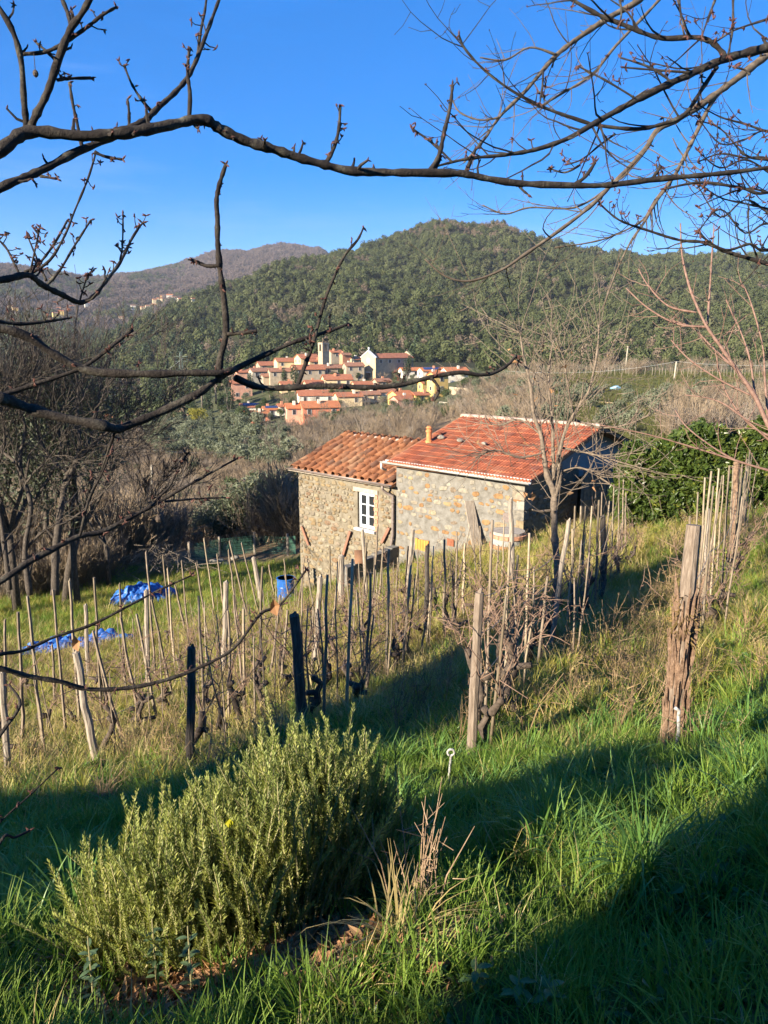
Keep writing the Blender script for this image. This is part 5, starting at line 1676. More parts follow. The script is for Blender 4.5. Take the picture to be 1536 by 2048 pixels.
for (p0, p1, nn, grp) in ROWS:
    A0, B0 = ground(*p0), ground(*p1)
    for k in range(nn):
        t = (k + rnd.uniform(.1, .9)) / nn
        q = A0.lerp(B0, t) + Vector((rnd.gauss(0, .12), rnd.gauss(0, .12), 0))
        q.z = z1(q.x, q.y)
        h = rnd.uniform(1.1, 1.75) * (1.2 if 'hedge' in grp else 1)
        d = Vector((rnd.gauss(-.03 if q.x < 0 else .04, .07), rnd.gauss(0, .06), 1)).normalized() * h
        r = rnd.uniform(.008, .014)
        w = MB(); w.tube([-d * .12, d * .33 + Vector((rnd.gauss(0, .014), rnd.gauss(0, .014), 0)), d * .66 + Vector((rnd.gauss(0, .014), rnd.gauss(0, .014), 0)), d], [r, r * .95, r * .85, r * .65], 6)
        o = w.build("cane_stake", M['cane_grey' if rnd.random() < .68 else 'cane'], None, True); o.location = q
        tag(o, RLAB[grp], "cane", grp)
# vines ------------------------------------------------
def vine(px, py, hgt, seed, label, lean=0.0, shoots=4):
    g = random.Random(seed)
    p = ground(px, py)
    t = thing("grape_vine", label, "vine", p, g.uniform(0, 6.28), "pruned vines between the stakes")
    w = MB()
    pts, rad = [Vector((0, 0, -.1))], [.045]
    q = Vector((0, 0, 0))
    for k in range(6):
        q = q + Vector((g.gauss(lean * .1, .045), g.gauss(0, .045), hgt / 6))
        pts.append(Vector(q)); rad.append(.042 * g.uniform(.75, 1.15) * (1 - .06 * k))
    w.tube(pts, rad, 7)
    for k in range(3):
        i = g.randint(3, 5)
        e = pts[i] + Vector((g.gauss(0, .06), g.gauss(0, .06), g.uniform(-.02, .08)))
        w.tube([pts[i], e], [.034, .03], 6)
    w.build("trunk", M['vine'], t, True)
    for k in range(shoots):
        a = g.uniform(0, 6.28)
        s = pts[-1 - (k % 2)]
        L = g.uniform(.7, 1.5)
        droop = g.uniform(.2, .9)
        P = [s]
        for j in range(1, 8):
            u = j / 7
            P.append(s + Vector((math.cos(a) * L * (u * .38 + .12 * math.sin(u * 3)), math.sin(a) * L * u * .38, L * (.95 * u - droop * u * u * .9) + g.gauss(0, .015))))
        w = MB(); w.tube(P, [.0048 * (1 - .5 * j / 7) for j in range(8)], 5, cap=False)
        for j in range(3):
            m_ = P[g.randint(2, 6)]
            w.tube([m_, m_ + Vector((g.gauss(0, .12), g.gauss(0, .12), g.uniform(-.05, .2)))], [.005, .002], 4, cap=False)
        w.build("shoot", M['vine_cane'], t)
VN = [(470,1452),(255,1474),(102,1488),(716,1428),(777,1372),(1020,1438),(1105,1300),(1190,1220),(1222,1174),(1260,1140),(1449,1236),(520,1402),(640,1332),(842,1300),(905,1290),(985,1372),(1060,1340),(1145,1255),
      (690,1268),(752,1262),(570,1290),(430,1330),(360,1360),(300,1330),(560,1380),(210,1400),(60,1400),(1165,1228),(880,1240),(940,1236),(610,1240),(345,1300),(480,1290),(1430,1260),(1465,1180),(1500,1120),(330,1440),(410,1450),(660,1400),(1085,1235),(995,1255),(820,1330)]
for k, (px, py) in enumerate(VN):
    loc = "between the canes by the laurel hedge" if px > 1340 else "beside the grassy lane" if px > 945 else "on the slope below the farmhouse" if px > 550 else "in the lower rows by the tarpaulins"
    vine(px, py, .45 + .25 * ((k * 37) % 10) / 10, 500 + k, "gnarled dark pruned grape vine " + loc, 0, 8 if px > 940 else 7)
LOCS = {"canes below the farmhouse": "on the slope below the farmhouse", "canes of the lower rows": "in the lower rows by the tarpaulins", "canes along the lane": "beside the grassy lane", "canes by the hedge": "between the canes by the laurel hedge"}
for (p0, p1, nn, grp) in ROWS:
    for k in range(max(4, nn // 2)):
        t = (k + rnd.uniform(.2, .8)) / max(4, nn // 2)
        vine(p0[0] + (p1[0] - p0[0]) * t + rnd.uniform(-8, 8), p0[1] + (p1[1] - p0[1]) * t, rnd.uniform(.4, .8), 900 + k + p0[0], "gnarled dark pruned grape vine " + LOCS[grp], 0, 7)
# red shoots trained round the lane post
for k, (sx, sy) in enumerate(((950, 1420), (975, 1330))):
    vine(sx + 12, sy + 60, .75, 700 + k, "tangle of reddish vine shoots wound about the smooth lane post" if k == 0 else "reddish vine with arching shoots next to the smooth lane post", .1, 9)
# row wires
def row_wire(pts, hs, label):
    P = [ground(*p) for p in pts]
    t = thing("trellis_wire", label, "wire", P[0])
    for h in hs:
        w = MB()
        Q = []
        for a, b in zip(P[:-1], P[1:]):
            for j in range(4):
                q = a.lerp(b, j / 4) - P[0]
                Q.append(q + Vector((0, 0, h - .06 * math.sin(math.pi * j / 4))))
        Q.append(P[-1] - P[0] + Vector((0, 0, h)))
        w.tube(Q, .003, 4, cap=False); w.build("strand", M['wire'], t)
row_wire([(941, 1515), (1008, 1415), (1099, 1305), (1173, 1234), (1208, 1182), (1243, 1126)], (.65, 1.0, 1.3), "wire strands along the lane row between its posts")
row_wire([(607, 1460), (692, 1438), (772, 1374), (850, 1298), (912, 1258)], (.6, .95), "wire strands of the row behind the rosemary")
row_wire([(383, 1553), (489, 1445), (630, 1338), (735, 1216), (812, 1220)], (.6, .95), "wire strands from the dark pointed post uphill")
row_wire([(197, 1543), (317, 1456), (447, 1368), (525, 1210)], (.6, .95), "wire strands from the pale leaning post")
row_wire([(1342, 1510), (1402, 1292), (1440, 1225), (1466, 1130)], (.7, 1.2), "wire strands along the row beside the hedge")
# white pigtail stake and white pipe
p = ground(897, 1562)
top = at_Y(903, 1500, p.y)
w = MB()
d = top - p
ring = [d * .0 - d * .3, d * .4, d * .8]
R_ = .024
for k in range(13):
    a = -math.pi / 2 + k / 12 * 2 * math.pi * .95
    ring.append(d * .82 + Vector((0, 0, R_)) + Vector((math.cos(a) * R_, 0, math.sin(a) * R_)))
w.tube(ring, .008, 8)
o = w.build("ringed_stake", M['worn_white'], None, True); o.location = p
tag(o, "white metal stake with a ring top standing in the grass", "stake")
p = ground(1336, 1522)
q = at_Y(1345, 1405, p.y - .02)
w = MB(); d = q - p
w.tube([-d * .1, d * .3, d * .65 + Vector((.01, 0, 0)), d * .9, d, d + Vector((-.03, 0, .02))], .012, 8)
o = w.build("white_pipe", M['worn_white'], None, True); o.location = p + Vector((0, -.12, 0))
tag(o, "thin white bent pipe leaning on the shaggy end post", "pipe")
# blue barrel
M['blue_plastic'] = mat_noise("blue_plastic", [(0.3, (0.012, 0.07, 0.28)), (0.7, (0.025, 0.14, 0.46))], 5, .35, bstr=.05, spec=.5)
p = ground(573, 1206)
bar = thing("blue_barrel", "open blue plastic barrel standing at the corner of the stone wing", "barrel", p)
H, R_ = 1.0, .32
w = MB()
prof = [(R_ * .9, 0), (R_, .04), (R_, H * .33), (R_ * 1.05, H * .36), (R_, H * .39), (R_, H * .66), (R_ * 1.05, H * .69), (R_, H * .72), (R_, H * .95), (R_ * 1.06, H * .97), (R_ * 1.06, H), (R_ * .93, H), (R_ * .92, .05)]
w.tube([(0, 0, z - .05) for r, z in prof], [r for r, z in prof], 22, True)
w.build("shell", M['blue_plastic'], bar, False)
w = MB(); w.tube([(0, 0, H * .8), (0, 0, H * .8 + .01)], R_ * .915, 22); w.build("water", M['glass'], bar)
# tarpaulins
M['tarp'] = mat_noise("blue_tarpaulin_sheet", [(0.25, (0.05, 0.075, 0.13)), (0.42, (0.012, 0.08, 0.34)), (0.7, (0.035, 0.18, 0.55))], 3.5, .45, 8, bstr=.4, bdist=.02, spec=.4)
def tarp(px, py, sx, sy, hgt, seed, label, rz):
    p = ground(px, py)
    g = np.random.default_rng(seed)
    n = 46
    U, V_ = np.meshgrid(np.linspace(-1, 1, n), np.linspace(-1, 1, n))
    edge = 1 - .25 * np.abs(vnoise(U * 3, V_ * 3, 2.2, seed))
    X, Y = U * sx * edge, V_ * sy * edge
    c, s = math.cos(rz), math.sin(rz)
    XX, YY = p.x + X * c - Y * s, p.y + X * s + Y * c
    fold = np.abs(vnoise(U, V_, .55, seed + 1)) * .16 + np.abs(vnoise(U, V_, 1.3, seed + 2)) * .22
    dome = hgt * np.clip(1 - (U ** 2 + V_ ** 2) * .85, 0, 1) ** .7
    Z = zt(XX, YY) + .03 + dome + fold * (.35 + dome / (hgt + 1e-6)) * .8
    idx = np.arange(n * n).reshape(n, n)
    F = np.stack([idx[:-1, :-1], idx[:-1, 1:], idx[1:, 1:], idx[1:, :-1]], -1).reshape(-1, 4)
    P = np.stack([XX - p.x, YY - p.y, Z - p.z], -1).reshape(-1, 3)
    me = mk_mesh("blue_tarpaulin", P, [F], [M['tarp']], True)
    o = obj("blue_tarpaulin", me, None, p)
    so = o.modifiers.new("thickness", 'SOLIDIFY'); so.thickness = .012
    tag(o, label, "tarpaulin")
tarp(290, 1208, 1.35, .85, .55, 1, "bright blue tarpaulin heaped over a pile on the lower terrace", .25)
tarp(150, 1302, 1.75, .42, .18, 2, "long crumpled blue tarpaulin spread flat in the lower grass", .30)
# net fence and stones at the terrace edge
fp = [ground(380, 1128), ground(440, 1115), ground(510, 1108), ground(576, 1112), ground(592, 1110)]
fen = thing("net_fence", "sagging green net fence on wooden posts at the terrace edge", "fence", fp[1])
M['net'] = mat_flat("green_net", (.05, .14, .10), .8)
for p in fp[:4]:
    w = MB(); w.tube([p - fp[1] + Vector((0, 0, -.3)), p - fp[1] + Vector((0, 0, 1.15))], .07, 7); w.build("post", M['old_wood'], fen)
for a, b in zip(fp[:-1], fp[1:]):
    w = MB()
    for k in range(9):
        w.tube([a - fp[1] + Vector((0, 0, .1 + k * .11)), b - fp[1] + Vector((0, 0, .1 + k * .11 + rnd.uniform(-.05, .05)))], .008, 3, cap=False)
    for k in range(26):
        q = a.lerp(b, k / 26) - fp[1]
        w.tube([q + Vector((0, 0, .05)), q + Vector((0, 0, 1.0))], .006, 3, cap=False)
    w.build("netting", M['net'], fen)
for k, (px, py, s) in enumerate(((428, 1126, .7), (440, 1124, .55), (415, 1134, .5), (452, 1130, .4), (402, 1136, .4), (388, 1142, .45), (376, 1150, .4), (470, 1118, .5))):
    p = ground(px, py)
    o = obj("field_stone", rock_mesh(80 + k, (s, s * .7, s * .55)), None, p + Vector((0, 0, .05)), (0, 0, k))
    tag(o, "pale field stone in the heap at the foot of the net fence", "stone", "stones by the net fence")
# brush pile
def brush_pile():
    p = ground(300, 1165)
    t = thing("brush_pile", "heap of grey cut branches beyond the heaped tarpaulin", "brush pile", p)
    g = random.Random(9)
    for k in range(70):
        a = g.uniform(0, 6.28); r = abs(g.gauss(0, 1.0))
        c = Vector((math.cos(a) * r * 1.3, math.sin(a) * r * .8 + 1, g.uniform(.1, 1.5) * max(.15, 1 - r / 2.6)))
        dv = Vector((g.gauss(0, 1), g.gauss(0, 1), g.gauss(.1, .5))).normalized() * g.uniform(.5, 1.2)
        w = MB()
        w.tube([c - dv, c + Vector((0, 0, .15)), c + dv + Vector((g.gauss(0, .3), g.gauss(0, .3), g.gauss(0, .2)))], [.016, .012, .005], 4, cap=False)
        for j in range(3):
            u = c + dv * g.uniform(-.5, .8)
            w.tube([u, u + Vector((g.gauss(0, .3), g.gauss(0, .3), g.gauss(.1, .3)))], [.011, .004], 3, cap=False)
        w.build("branch", M['bark_pale'], t)
M['bark_pale'] = mat_noise("bleached_branch", [(0.3, (0.13, 0.105, 0.08)), (0.7, (0.28, 0.23, 0.18))], 9, .9, bstr=0)
brush_pile()
# ------------------------------------------------------------------ grass
M['grass'] = mat_leaf("green_grass", [(0, (0.093, 0.166, 0.025)), (0.4, (0.156, 0.255, 0.036)), (0.75, (0.230, 0.324, 0.056)), (1, (0.349, 0.376, 0.092))], .42, .5, .2)
M['grass_broad'] = mat_leaf("broad_grass", [(0, (0.086, 0.185, 0.039)), (0.5, (0.146, 0.275, 0.062)), (1, (0.214, 0.345, 0.100))], .4, .42, .3)
M['straw'] = mat_leaf("dry_grass", [(0, (0.271, 0.204, 0.074)), (0.4, (0.444, 0.345, 0.142)), (0.75, (0.554, 0.444, 0.209)), (1, (0.320, 0.283, 0.081))], .3, .6, .3)
M['yellow_grass'] = mat_leaf("yellowing_grass", [(0, (0.217, 0.228, 0.037)), (0.5, (0.347, 0.317, 0.056)), (1, (0.464, 0.380, 0.087))], .35, .5, .35)
M['herb'] = mat_leaf("herb_leaf", [(0, (0.039, 0.081, 0.018)), (0.6, (0.072, 0.130, 0.029)), (1, (0.117, 0.176, 0.046))], .3, .45, .4)
def tuft(seed, n, L, wd, mat, arch=1.0, rad=.06, segs=4, upr=1.0):
    g = np.random.default_rng(seed)
    V, F = [], []
    for k in range(n):
        a = g.uniform(0, 6.28); ln = L * g.uniform(.5, 1.15); w_ = wd * g.uniform(.7, 1.25)
        b = np.array([math.cos(a + g.normal(0, .8)), math.sin(a + g.normal(0, .8)), 0]) * rad * g.uniform(0, 1)
        d = np.array([math.cos(a), math.sin(a), 0]); sd = np.array([-d[1], d[0], 0])
        ar = arch * g.uniform(.3, 1.2)
        th0 = g.uniform(.05, .45) / upr
        th = th0; p = b.copy()
        base = len(V)
        for i in range(segs + 1):
            t = i / segs
            ww = w_ * (1 - t ** 2.2) * .5 + .0004
            V.append(p - sd * ww); V.append(p + sd * ww)
            th = th0 + ar * t * 1.5
            p = p + (d * math.sin(th) + np.array([0, 0, 1]) * math.cos(th)) * ln / segs
        for i in range(segs):
            q = base + 2 * i
            F.append((q, q + 1, q + 3, q + 2))
    return proto("tuft", mk_mesh("tuft", V, [np.array(F)], [mat], True))
def herb(seed, n, size, mat):
    V, F = leaf_cloud(n, size, .09, .09, .05, 5, seed, cz=.05, shell=.2, elong=1.1, outward=.2)
    V[:, 2] = np.maximum(V[:, 2], 0)
    return proto("herb", mk_mesh("herb", V, [F], [mat]))
lush = [tuft(1 + i, 22, .26, .006, M['grass'], 1.0, .07) for i in range(5)]
lush_short = [tuft(10 + i, 26, .15, .004, M['grass'], .8, .08, 3) for i in range(4)]
broad = [tuft(20 + i, 15, .46, .012, M['grass_broad'], 1.35, .06, 5) for i in range(4)]
straw = [tuft(30 + i, 20, .28, .004, M['straw'], 1.3, .09, 3) for i in range(4)]
yel = [tuft(40 + i, 22, .24, .006, M['yellow_grass'], 1.1, .08, 3) for i in range(4)]
herbs = [herb(50 + i, 34, .018, M['herb']) for i in range(4)]
def in_house(x, y):
    dx, dy = x - C0.x, y - C0.y
    u = dx * HU.x + dy * HU.y
    v = dx * HN.x + dy * HN.y
    return (u > -.05) & (u < WX + .05) & (v < .05) & (v > -MD)
def region(y0, y1, dens, seed, amax=.60, pad=1.0):
    g = np.random.default_rng(seed)
    xm = amax * y1 + pad
    n = int(dens * 2 * xm * (y1 - y0))
    X = g.uniform(-xm, xm, n); Y = g.uniform(y0, y1, n)
    k = (np.abs(X) < amax * Y + pad) & ~in_house(X, Y)
    return X[k], Y[k], g
def sow(name, label, X, Y, g, protos, smin, smax, sink=.01, tilt=.25):
    if not len(X): return
    if 'vineyard' in name or 'slope_' in name and 'weeds' not in name:
        kk = vnoise(X, Y, 1.7, 68) + .6 * vnoise(X, Y, .6, 69) > -.85
        X, Y = X[kk], Y[kk]
    Z = zt(X, Y) - sink
    rot = np.stack([g.normal(0, tilt, len(X)), g.normal(0, tilt, len(X)), g.uniform(0, 6.28, len(X))], 1)
    scl = g.uniform(smin, smax, len(X)) * (1 + .3 * np.clip(vnoise(X, Y, 1.1, 70), -1, 1))
    o = scatter(name, np.stack([X, Y, Z], 1), rot, scl, protos)
    tag(o, label, "grass")
def straw_share(X, Y):
    """how dry the turf is: the worked vine slope is straw and yellow, lane, terrace and bank stay green"""
    s = np.clip((Y - 5.0) / 3.0, 0, 1) * np.clip((27 - Y) / 5, .45, 1)
    right = np.clip((X - (.40 * Y + .2)) / 1.2, 0, 1)
    lane = np.exp(-((X - (.40 * Y - .75)) / .45) ** 2)
    s = s * (1 - .7 * right)
    s = np.maximum(s, .75 * lane * np.clip((Y - 4.6) / .8, 0, 1))
    s = s * np.clip(.78 + .4 * vnoise(X, Y, 2.3, 61), 0, 1)
    s = s + .15 * np.exp(-((X + .3) ** 2 + (Y - 2.7) ** 2) / .5)
    return np.clip(s, 0, 1)
# close turf
X, Y, g = region(1.25, 6.0, 430, 71)
_u = ((X + .56) * .88 + (Y - 2.84) * .47) / .66; _v = (-(X + .56) * .47 + (Y - 2.84) * .88) / .42
keep_bush = _u ** 2 + _v ** 2 > 1
stk = ground(897, 1562)
keep_bush &= (vnoise(X, Y, .9, 64) > -1.05)
keep_bush &= ~((X > -.95) & (X < .0) & (Y > 2.05) & (Y < 2.75) & (vnoise(X, Y, .5, 65) > -.75))
keep_bush &= ((X - stk.x) ** 2 + (Y - stk.y + .15) ** 2 > .25 ** 2)
X, Y = X[keep_bush], Y[keep_bush]
s = straw_share(X, Y); u = g.uniform(0, 1, len(X)); nb = vnoise(X, Y, 1.5, 62)
m_dry = u < np.maximum(s * .7, .04)
bro = (~m_dry) & (nb > .25) & (g.uniform(0, 1, len(X)) < .34) & (Y > 2.6)
sho = (~m_dry) & (~bro) & ((nb < -.1) | (Y < 2.4)) 
hrb = (~m_dry) & (g.uniform(0, 1, len(X)) < .26)
bro &= ~hrb; sho &= ~hrb
lus = ~(m_dry | bro | sho | hrb)
sow("bank_weeds", "small leafy weeds among the near grass", X[hrb], Y[hrb], g, herbs, .45, 1.0)
sow("meadow_grass", "lush green grass on the near bank", X[lus], Y[lus], g, lush, .4, .95)
sow("short_turf", "short soft green turf at the near edge", X[sho], Y[sho], g, lush_short, .6, 1.2)
sow("broad_bladed_grass", "broad arching grass blades in dense tussocks", X[bro], Y[bro], g, broad, .4, .85)
sow("dry_grass", "dry straw coloured grass at the bank edge", X[m_dry], Y[m_dry], g, straw, .4, .85)
# vine slope and lane
X, Y, g = region(6.0, 13.0, 190, 72)
s = straw_share(X, Y); u = g.uniform(0, 1, len(X)); v = g.uniform(0, 1, len(X))
dry = (u < s) & (v < .42); ye = (u < s) & (v >= .42); gr = u >= s
sow("vineyard_dry_grass", "dry straw grass between the vine rows", X[dry], Y[dry], g, straw, .7, 1.5)
sow("vineyard_yellow_grass", "yellow green grass between the vine rows", X[ye], Y[ye], g, yel, .7, 1.4)
hb = gr & (g.uniform(0, 1, len(X)) < .3)
sow("vineyard_green_grass", "green grass along the vineyard lane", X[gr & ~hb], Y[gr & ~hb], g, lush + lush_short, .7, 1.3)
sow("vineyard_weeds", "leafy weeds in the shaded lane", X[hb], Y[hb], g, herbs, .8, 1.6)
X, Y, g = region(13.0, 37.0, 62, 73, .58, 2)
s = straw_share(X, Y); u = g.uniform(0, 1, len(X)); v = g.uniform(0, 1, len(X))
dry = (u < s) & (v < .34); ye = (u < s) & (v >= .34); gr = u >= s
sow("slope_dry_grass", "pale dry grass on the slope round the farmhouse", X[dry], Y[dry], g, straw, 1.0, 1.9)
sow("slope_yellow_grass", "yellowing grass on the slope round the farmhouse", X[ye], Y[ye], g, yel, 1.0, 1.8)
sow("slope_green_grass", "fresh green grass round the farmhouse", X[gr], Y[gr], g, lush_short + lush, 1.0, 1.7)
# tall weeds, dead stalks and thin patches break up the turf of the vine slope
def stalk_proto(seed):
    g2 = random.Random(seed); mb = MB()
    for k in range(7):
        a = g2.uniform(0, 6.28); h = g2.uniform(.25, .6); l = g2.uniform(.05, .5) * h
        mb.tube([(0, 0, 0), (math.cos(a) * l * .4, math.sin(a) * l * .4, h * .6), (math.cos(a) * l, math.sin(a) * l, h)], [.003, .0025, .0015], 3, cap=False)
        for j in range(3):
            t = g2.uniform(.5, 1); q = Vector((math.cos(a) * l * t, math.sin(a) * l * t, h * t))
            mb.tube([q, q + Vector((g2.gauss(0, .05), g2.gauss(0, .05), g2.uniform(.0, .08)))], [.003, .001], 3, cap=False)
    return proto("dead_weed", mb.mesh("dead_weed", [M['weed_stalk']]))
M['weed_stalk'] = mat_noise("dead_weed_stalk", [(.3, (.16, .10, .06)), (.7, (.36, .26, .16))], 20, .9, bstr=0, per=[(0, (.6, .6, .6)), (1, (1.2, 1.15, 1.0))])
weeds = [stalk_proto(70 + i) for i in range(4)]
X, Y, g = region(5.5, 22.0, 9, 75)
k = vnoise(X, Y, 3.1, 66) > -.1
sow("dead_weeds", "brown dead weed stalks among the vines", X[k], Y[k], g, weeds, .6, 1.3)
X, Y, g = region(5.5, 22.0, 26, 76)
k = vnoise(X, Y, 2.1, 67) > .1
sow("slope_weeds", "dark green leafy weeds spread through the vine slope", X[k], Y[k], g, herbs, .8, 1.7)
# field turf farther off, coarser
M['field_turf'] = mat_leaf("muted_field_turf", [(0, (.085, .10, .03)), (.5, (.13, .135, .042)), (1, (.19, .16, .07))], .3, .6, .2)
turf = [tuft(80 + i, 22, .24, .007, M['field_turf'], 1.1, .09, 3) for i in range(4)]
X, Y, g = region(37, 200, 1.1, 74, .6, 2)
k = (X / Y > .13)
sow("field_grass", "green turf of the terraced field", X[k], Y[k], g, turf, 2.5, 4.5)

# ------------------------------------------------------------------ rosemary bush
M['rosemary'] = mat_leaf("rosemary_needle", [(0, (0.122, 0.131, 0.039)), (0.25, (0.179, 0.215, 0.059)), (0.55, (0.277, 0.314, 0.085)), (0.8, (0.391, 0.400, 0.117)), (1, (0.505, 0.461, 0.157))], .35, .5, .25)
M['rose_stem'] = mat_noise("rosemary_stem", [(.3, (.19, .18, .085)), (.7, (.33, .29, .15))], 20, .8, bstr=0)
def sprig(seed, L=.30, nn=130):
    g = np.random.default_rng(seed)
    mb = MB()
    bend = g.normal(0, .05, 2)
    def pt(t): return np.array([bend[0] * t * t, bend[1] * t * t, L * t])
    mb.tube([pt(t) for t in (0, .35, .7, 1)], [.0028, .0024, .0018, .0008], 3, cap=False)
    stem_faces = {k: len(v) for k, v in mb.P.items()}
    V, F = [], []
    for k in range(nn):
        t = .08 + .92 * (k + g.uniform(0, 1)) / nn
        a = k * 2.4 + g.normal(0, .3)
        o = np.array([math.cos(a), math.sin(a), 0])
        dn = o * math.cos(.95) + np.array([0, 0, 1]) * math.sin(.95 + .3 * t)
        dn /= np.linalg.norm(dn)
        ln = .024 * g.uniform(.7, 1.25) * (1 - .45 * t ** 3)
        sd = np.cross(dn, o + g.normal(0, .4, 3)); sd /= np.linalg.norm(sd) + 1e-9
        p = pt(t); w_ = .0019
        b = len(V)
        V += [p - sd * w_ * .6, p + dn * ln * .55 - sd * w_, p + dn * ln, p + dn * ln * .55 + sd * w_]
        F.append((b, b + 1, b + 2, b + 3))
    off = mb.n
    allV = np.concatenate([np.concatenate(mb.V), np.array(V)])
    st = np.array(mb.P[4]); lf = np.array(F) + off
    me = mk_mesh("sprig", allV, [st, lf], [M['rosemary'], M['rose_stem']])
    mi = np.zeros(len(st) + len(lf), dtype=np.int32); mi[:len(st)] = 1
    me.polygons.foreach_set("material_index", mi)
    return proto("sprig", me)
sprigs = [sprig(900 + i, .24 + .035 * (i % 4)) for i in range(7)]
RC = Vector((-.55, 2.80, 0)); RRX, RRY = .66, .46
RAX, RAY = Vector((.88, .47, 0)), Vector((-.47, .88, 0))       # the bush runs obliquely up the bank
rose = thing("rosemary_bush", "large upright rosemary bush with pale green needle sprigs", "rosemary bush", (RC.x, RC.y, z1(RC.x, RC.y)))
g_ = random.Random(17)
P, Rr, Sc = [], [], []
stem = MB()
for k in range(3300):
    a = g_.uniform(0, 6.28); r = math.sqrt(g_.uniform(0, 1))
    ux, uy = math.cos(a) * r, math.sin(a) * r
    q = RC + RAX * ux * RRX + RAY * uy * RRY
    x, y = q.x, q.y
    lump = .84 + .26 * float(vnoise(np.array([x]), np.array([y]), .34, 91)[0])
    h = max(.04, 1 - r * r) ** .38 * (.27 + .50 * min(1, max(0, ux * .66 + .60))) * lump
    zb = z1(x, y)
    f = 1 - abs(g_.gauss(0, .32))
    if f < .05: f = g_.uniform(.05, .9)
    z = zb + h * f
    P.append((x - rose.location.x, y - rose.location.y, z - .10 - rose.location.z))
    out = .30 * r * r
    dx_, dy_ = (RAX * ux + RAY * uy).x, (RAX * ux + RAY * uy).y
    Rr.append((-(dy_ * out) + g_.gauss(0, .13), dx_ * out + g_.gauss(0, .13), g_.uniform(0, 6.28)))
    Sc.append(g_.choice((.7, .9, 1.0, 1.15, 1.45)) * g_.uniform(.85, 1.1))
    if k % 7 == 0:
        bq = RC + RAX * ux * RRX * .5 + RAY * uy * RRY * .5
        b = Vector((bq.x, bq.y, z1(bq.x, bq.y) - .05)) - rose.location
        e = Vector(P[-1])
        m_ = b.lerp(e, .55) + Vector((dx_ * .08, dy_ * .06, .02))
        stem.tube([b, m_, e], [.010, .007, .003], 4, cap=False)
sp = scatter("foliage", P, Rr, Sc, sprigs, rose)
tag(stem.build("woody_stem", M['rose_stem'], rose), kind='stuff')
# litter under the bush
lp = []
lv, lf = [], []
g2 = np.random.default_rng(5)
n = 3200
lx = RC.x + g2.normal(.08, .32, n); ly = RC.y - .50 + g2.normal(0, .17, n)
lz = zt(lx, ly) + g2.uniform(.01, .06, n)
lit = [proto("litter", mk_mesh("litter", np.array([(-.03, 0, 0), (0, -.011, .006), (.03, 0, 0), (0, .011, .004)]), [np.array([(0, 1, 2, 3)])], [M['dry_leaf']]))]
o = scatter("leaf_litter", np.stack([lx, ly, lz], 1), np.stack([g2.normal(0, .6, n), g2.normal(0, .6, n), g2.uniform(0, 6.28, n)], 1), g2.uniform(.5, 1.4, n), lit)
tag(o, "dry brown leaf litter at the foot of the rosemary", "leaf litter")
# dry stalk clumps, seedlings
def stalk_clump(px, py, n, hmin, hmax, mat, name, label, cat, seed, spread_=.10):
    p = ground(px, py)
    g = random.Random(seed)
    t = thing(name, label, cat, p)
    for k in range(n):
        a = g.uniform(0, 6.28); h = g.uniform(hmin, hmax); l = g.uniform(.05, .4) * h
        b = Vector((g.gauss(0, spread_ * .4), g.gauss(0, spread_ * .3), -.03))
        w = MB()
        w.tube([b, b + Vector((math.cos(a) * l * .35, math.sin(a) * l * .35, h * .55)), b + Vector((math.cos(a) * l, math.sin(a) * l, h))], [.003, .0025, .001], 4, cap=False)
        for j in range(2):
            u = b + Vector((math.cos(a) * l * .5, math.sin(a) * l * .5, h * g.uniform(.5, .85)))
            w.tube([u, u + Vector((g.gauss(0, .05), g.gauss(0, .05), g.uniform(.02, .09)))], [.0018, .001], 3, cap=False)
        w.build("stalk", mat, t)
    return t
M['stalk'] = mat_noise("dead_stalk", [(.3, (.20, .12, .075)), (.7, (.40, .29, .19))], 20, .9, bstr=0)
stalk_clump(835, 1840, 22, .18, .50, M['stalk'], "dead_stalk_clump", "clump of dead reddish stalks beside the rosemary", "dead stalks", 1)
stalk_clump(1130, 1300, 16, .2, .5, M['stalk'], "dead_stalk_clump", "dry weed stalks at the foot of the leaning pole", "dead stalks", 2)
stalk_clump(1240, 1330, 18, .15, .45, M['stalk'], "dead_stalk_clump", "dry weed stalks in the middle of the lane", "dead stalks", 3)
stalk_clump(1375, 1500, 34, .2, .55, M['stalk'], "dead_stalk_clump", "brown dead weeds round the shaggy end post", "dead stalks", 4, .35)
stalk_clump(885, 1390, 12, .3, .7, M['stalk'], "dead_stalk_clump", "thin dry stalks at the edge of the shaded lane", "dead stalks", 5, .3)
M['straw_tuft'] = M['straw']
big_straw = tuft(61, 70, .42, .005, M['straw'], 1.5, .10, 5)
p = ground(800, 1905)
o = obj("dry_tussock", big_straw.data, None, p, None, (.9, .9, .7)); tag(o, "straw coloured drooping grass tussock beside the rosemary", "grass tussock")
big_green = tuft(62, 110, .62, .010, M['grass_broad'], 1.5, .16, 6)
for (px, py, s, lb) in ((1285, 1770, .7, "dark arching grass tussock in the shaded bank"), (1100, 1680, .6, "bright arching grass tussock catching the sun"), (1270, 1600, .5, "tall grass tussock below the shaggy end post")):
    o = obj("grass_tussock", big_green.data, None, ground(px, py), (0, 0, px), (s, s, s)); tag(o, lb, "grass tussock")
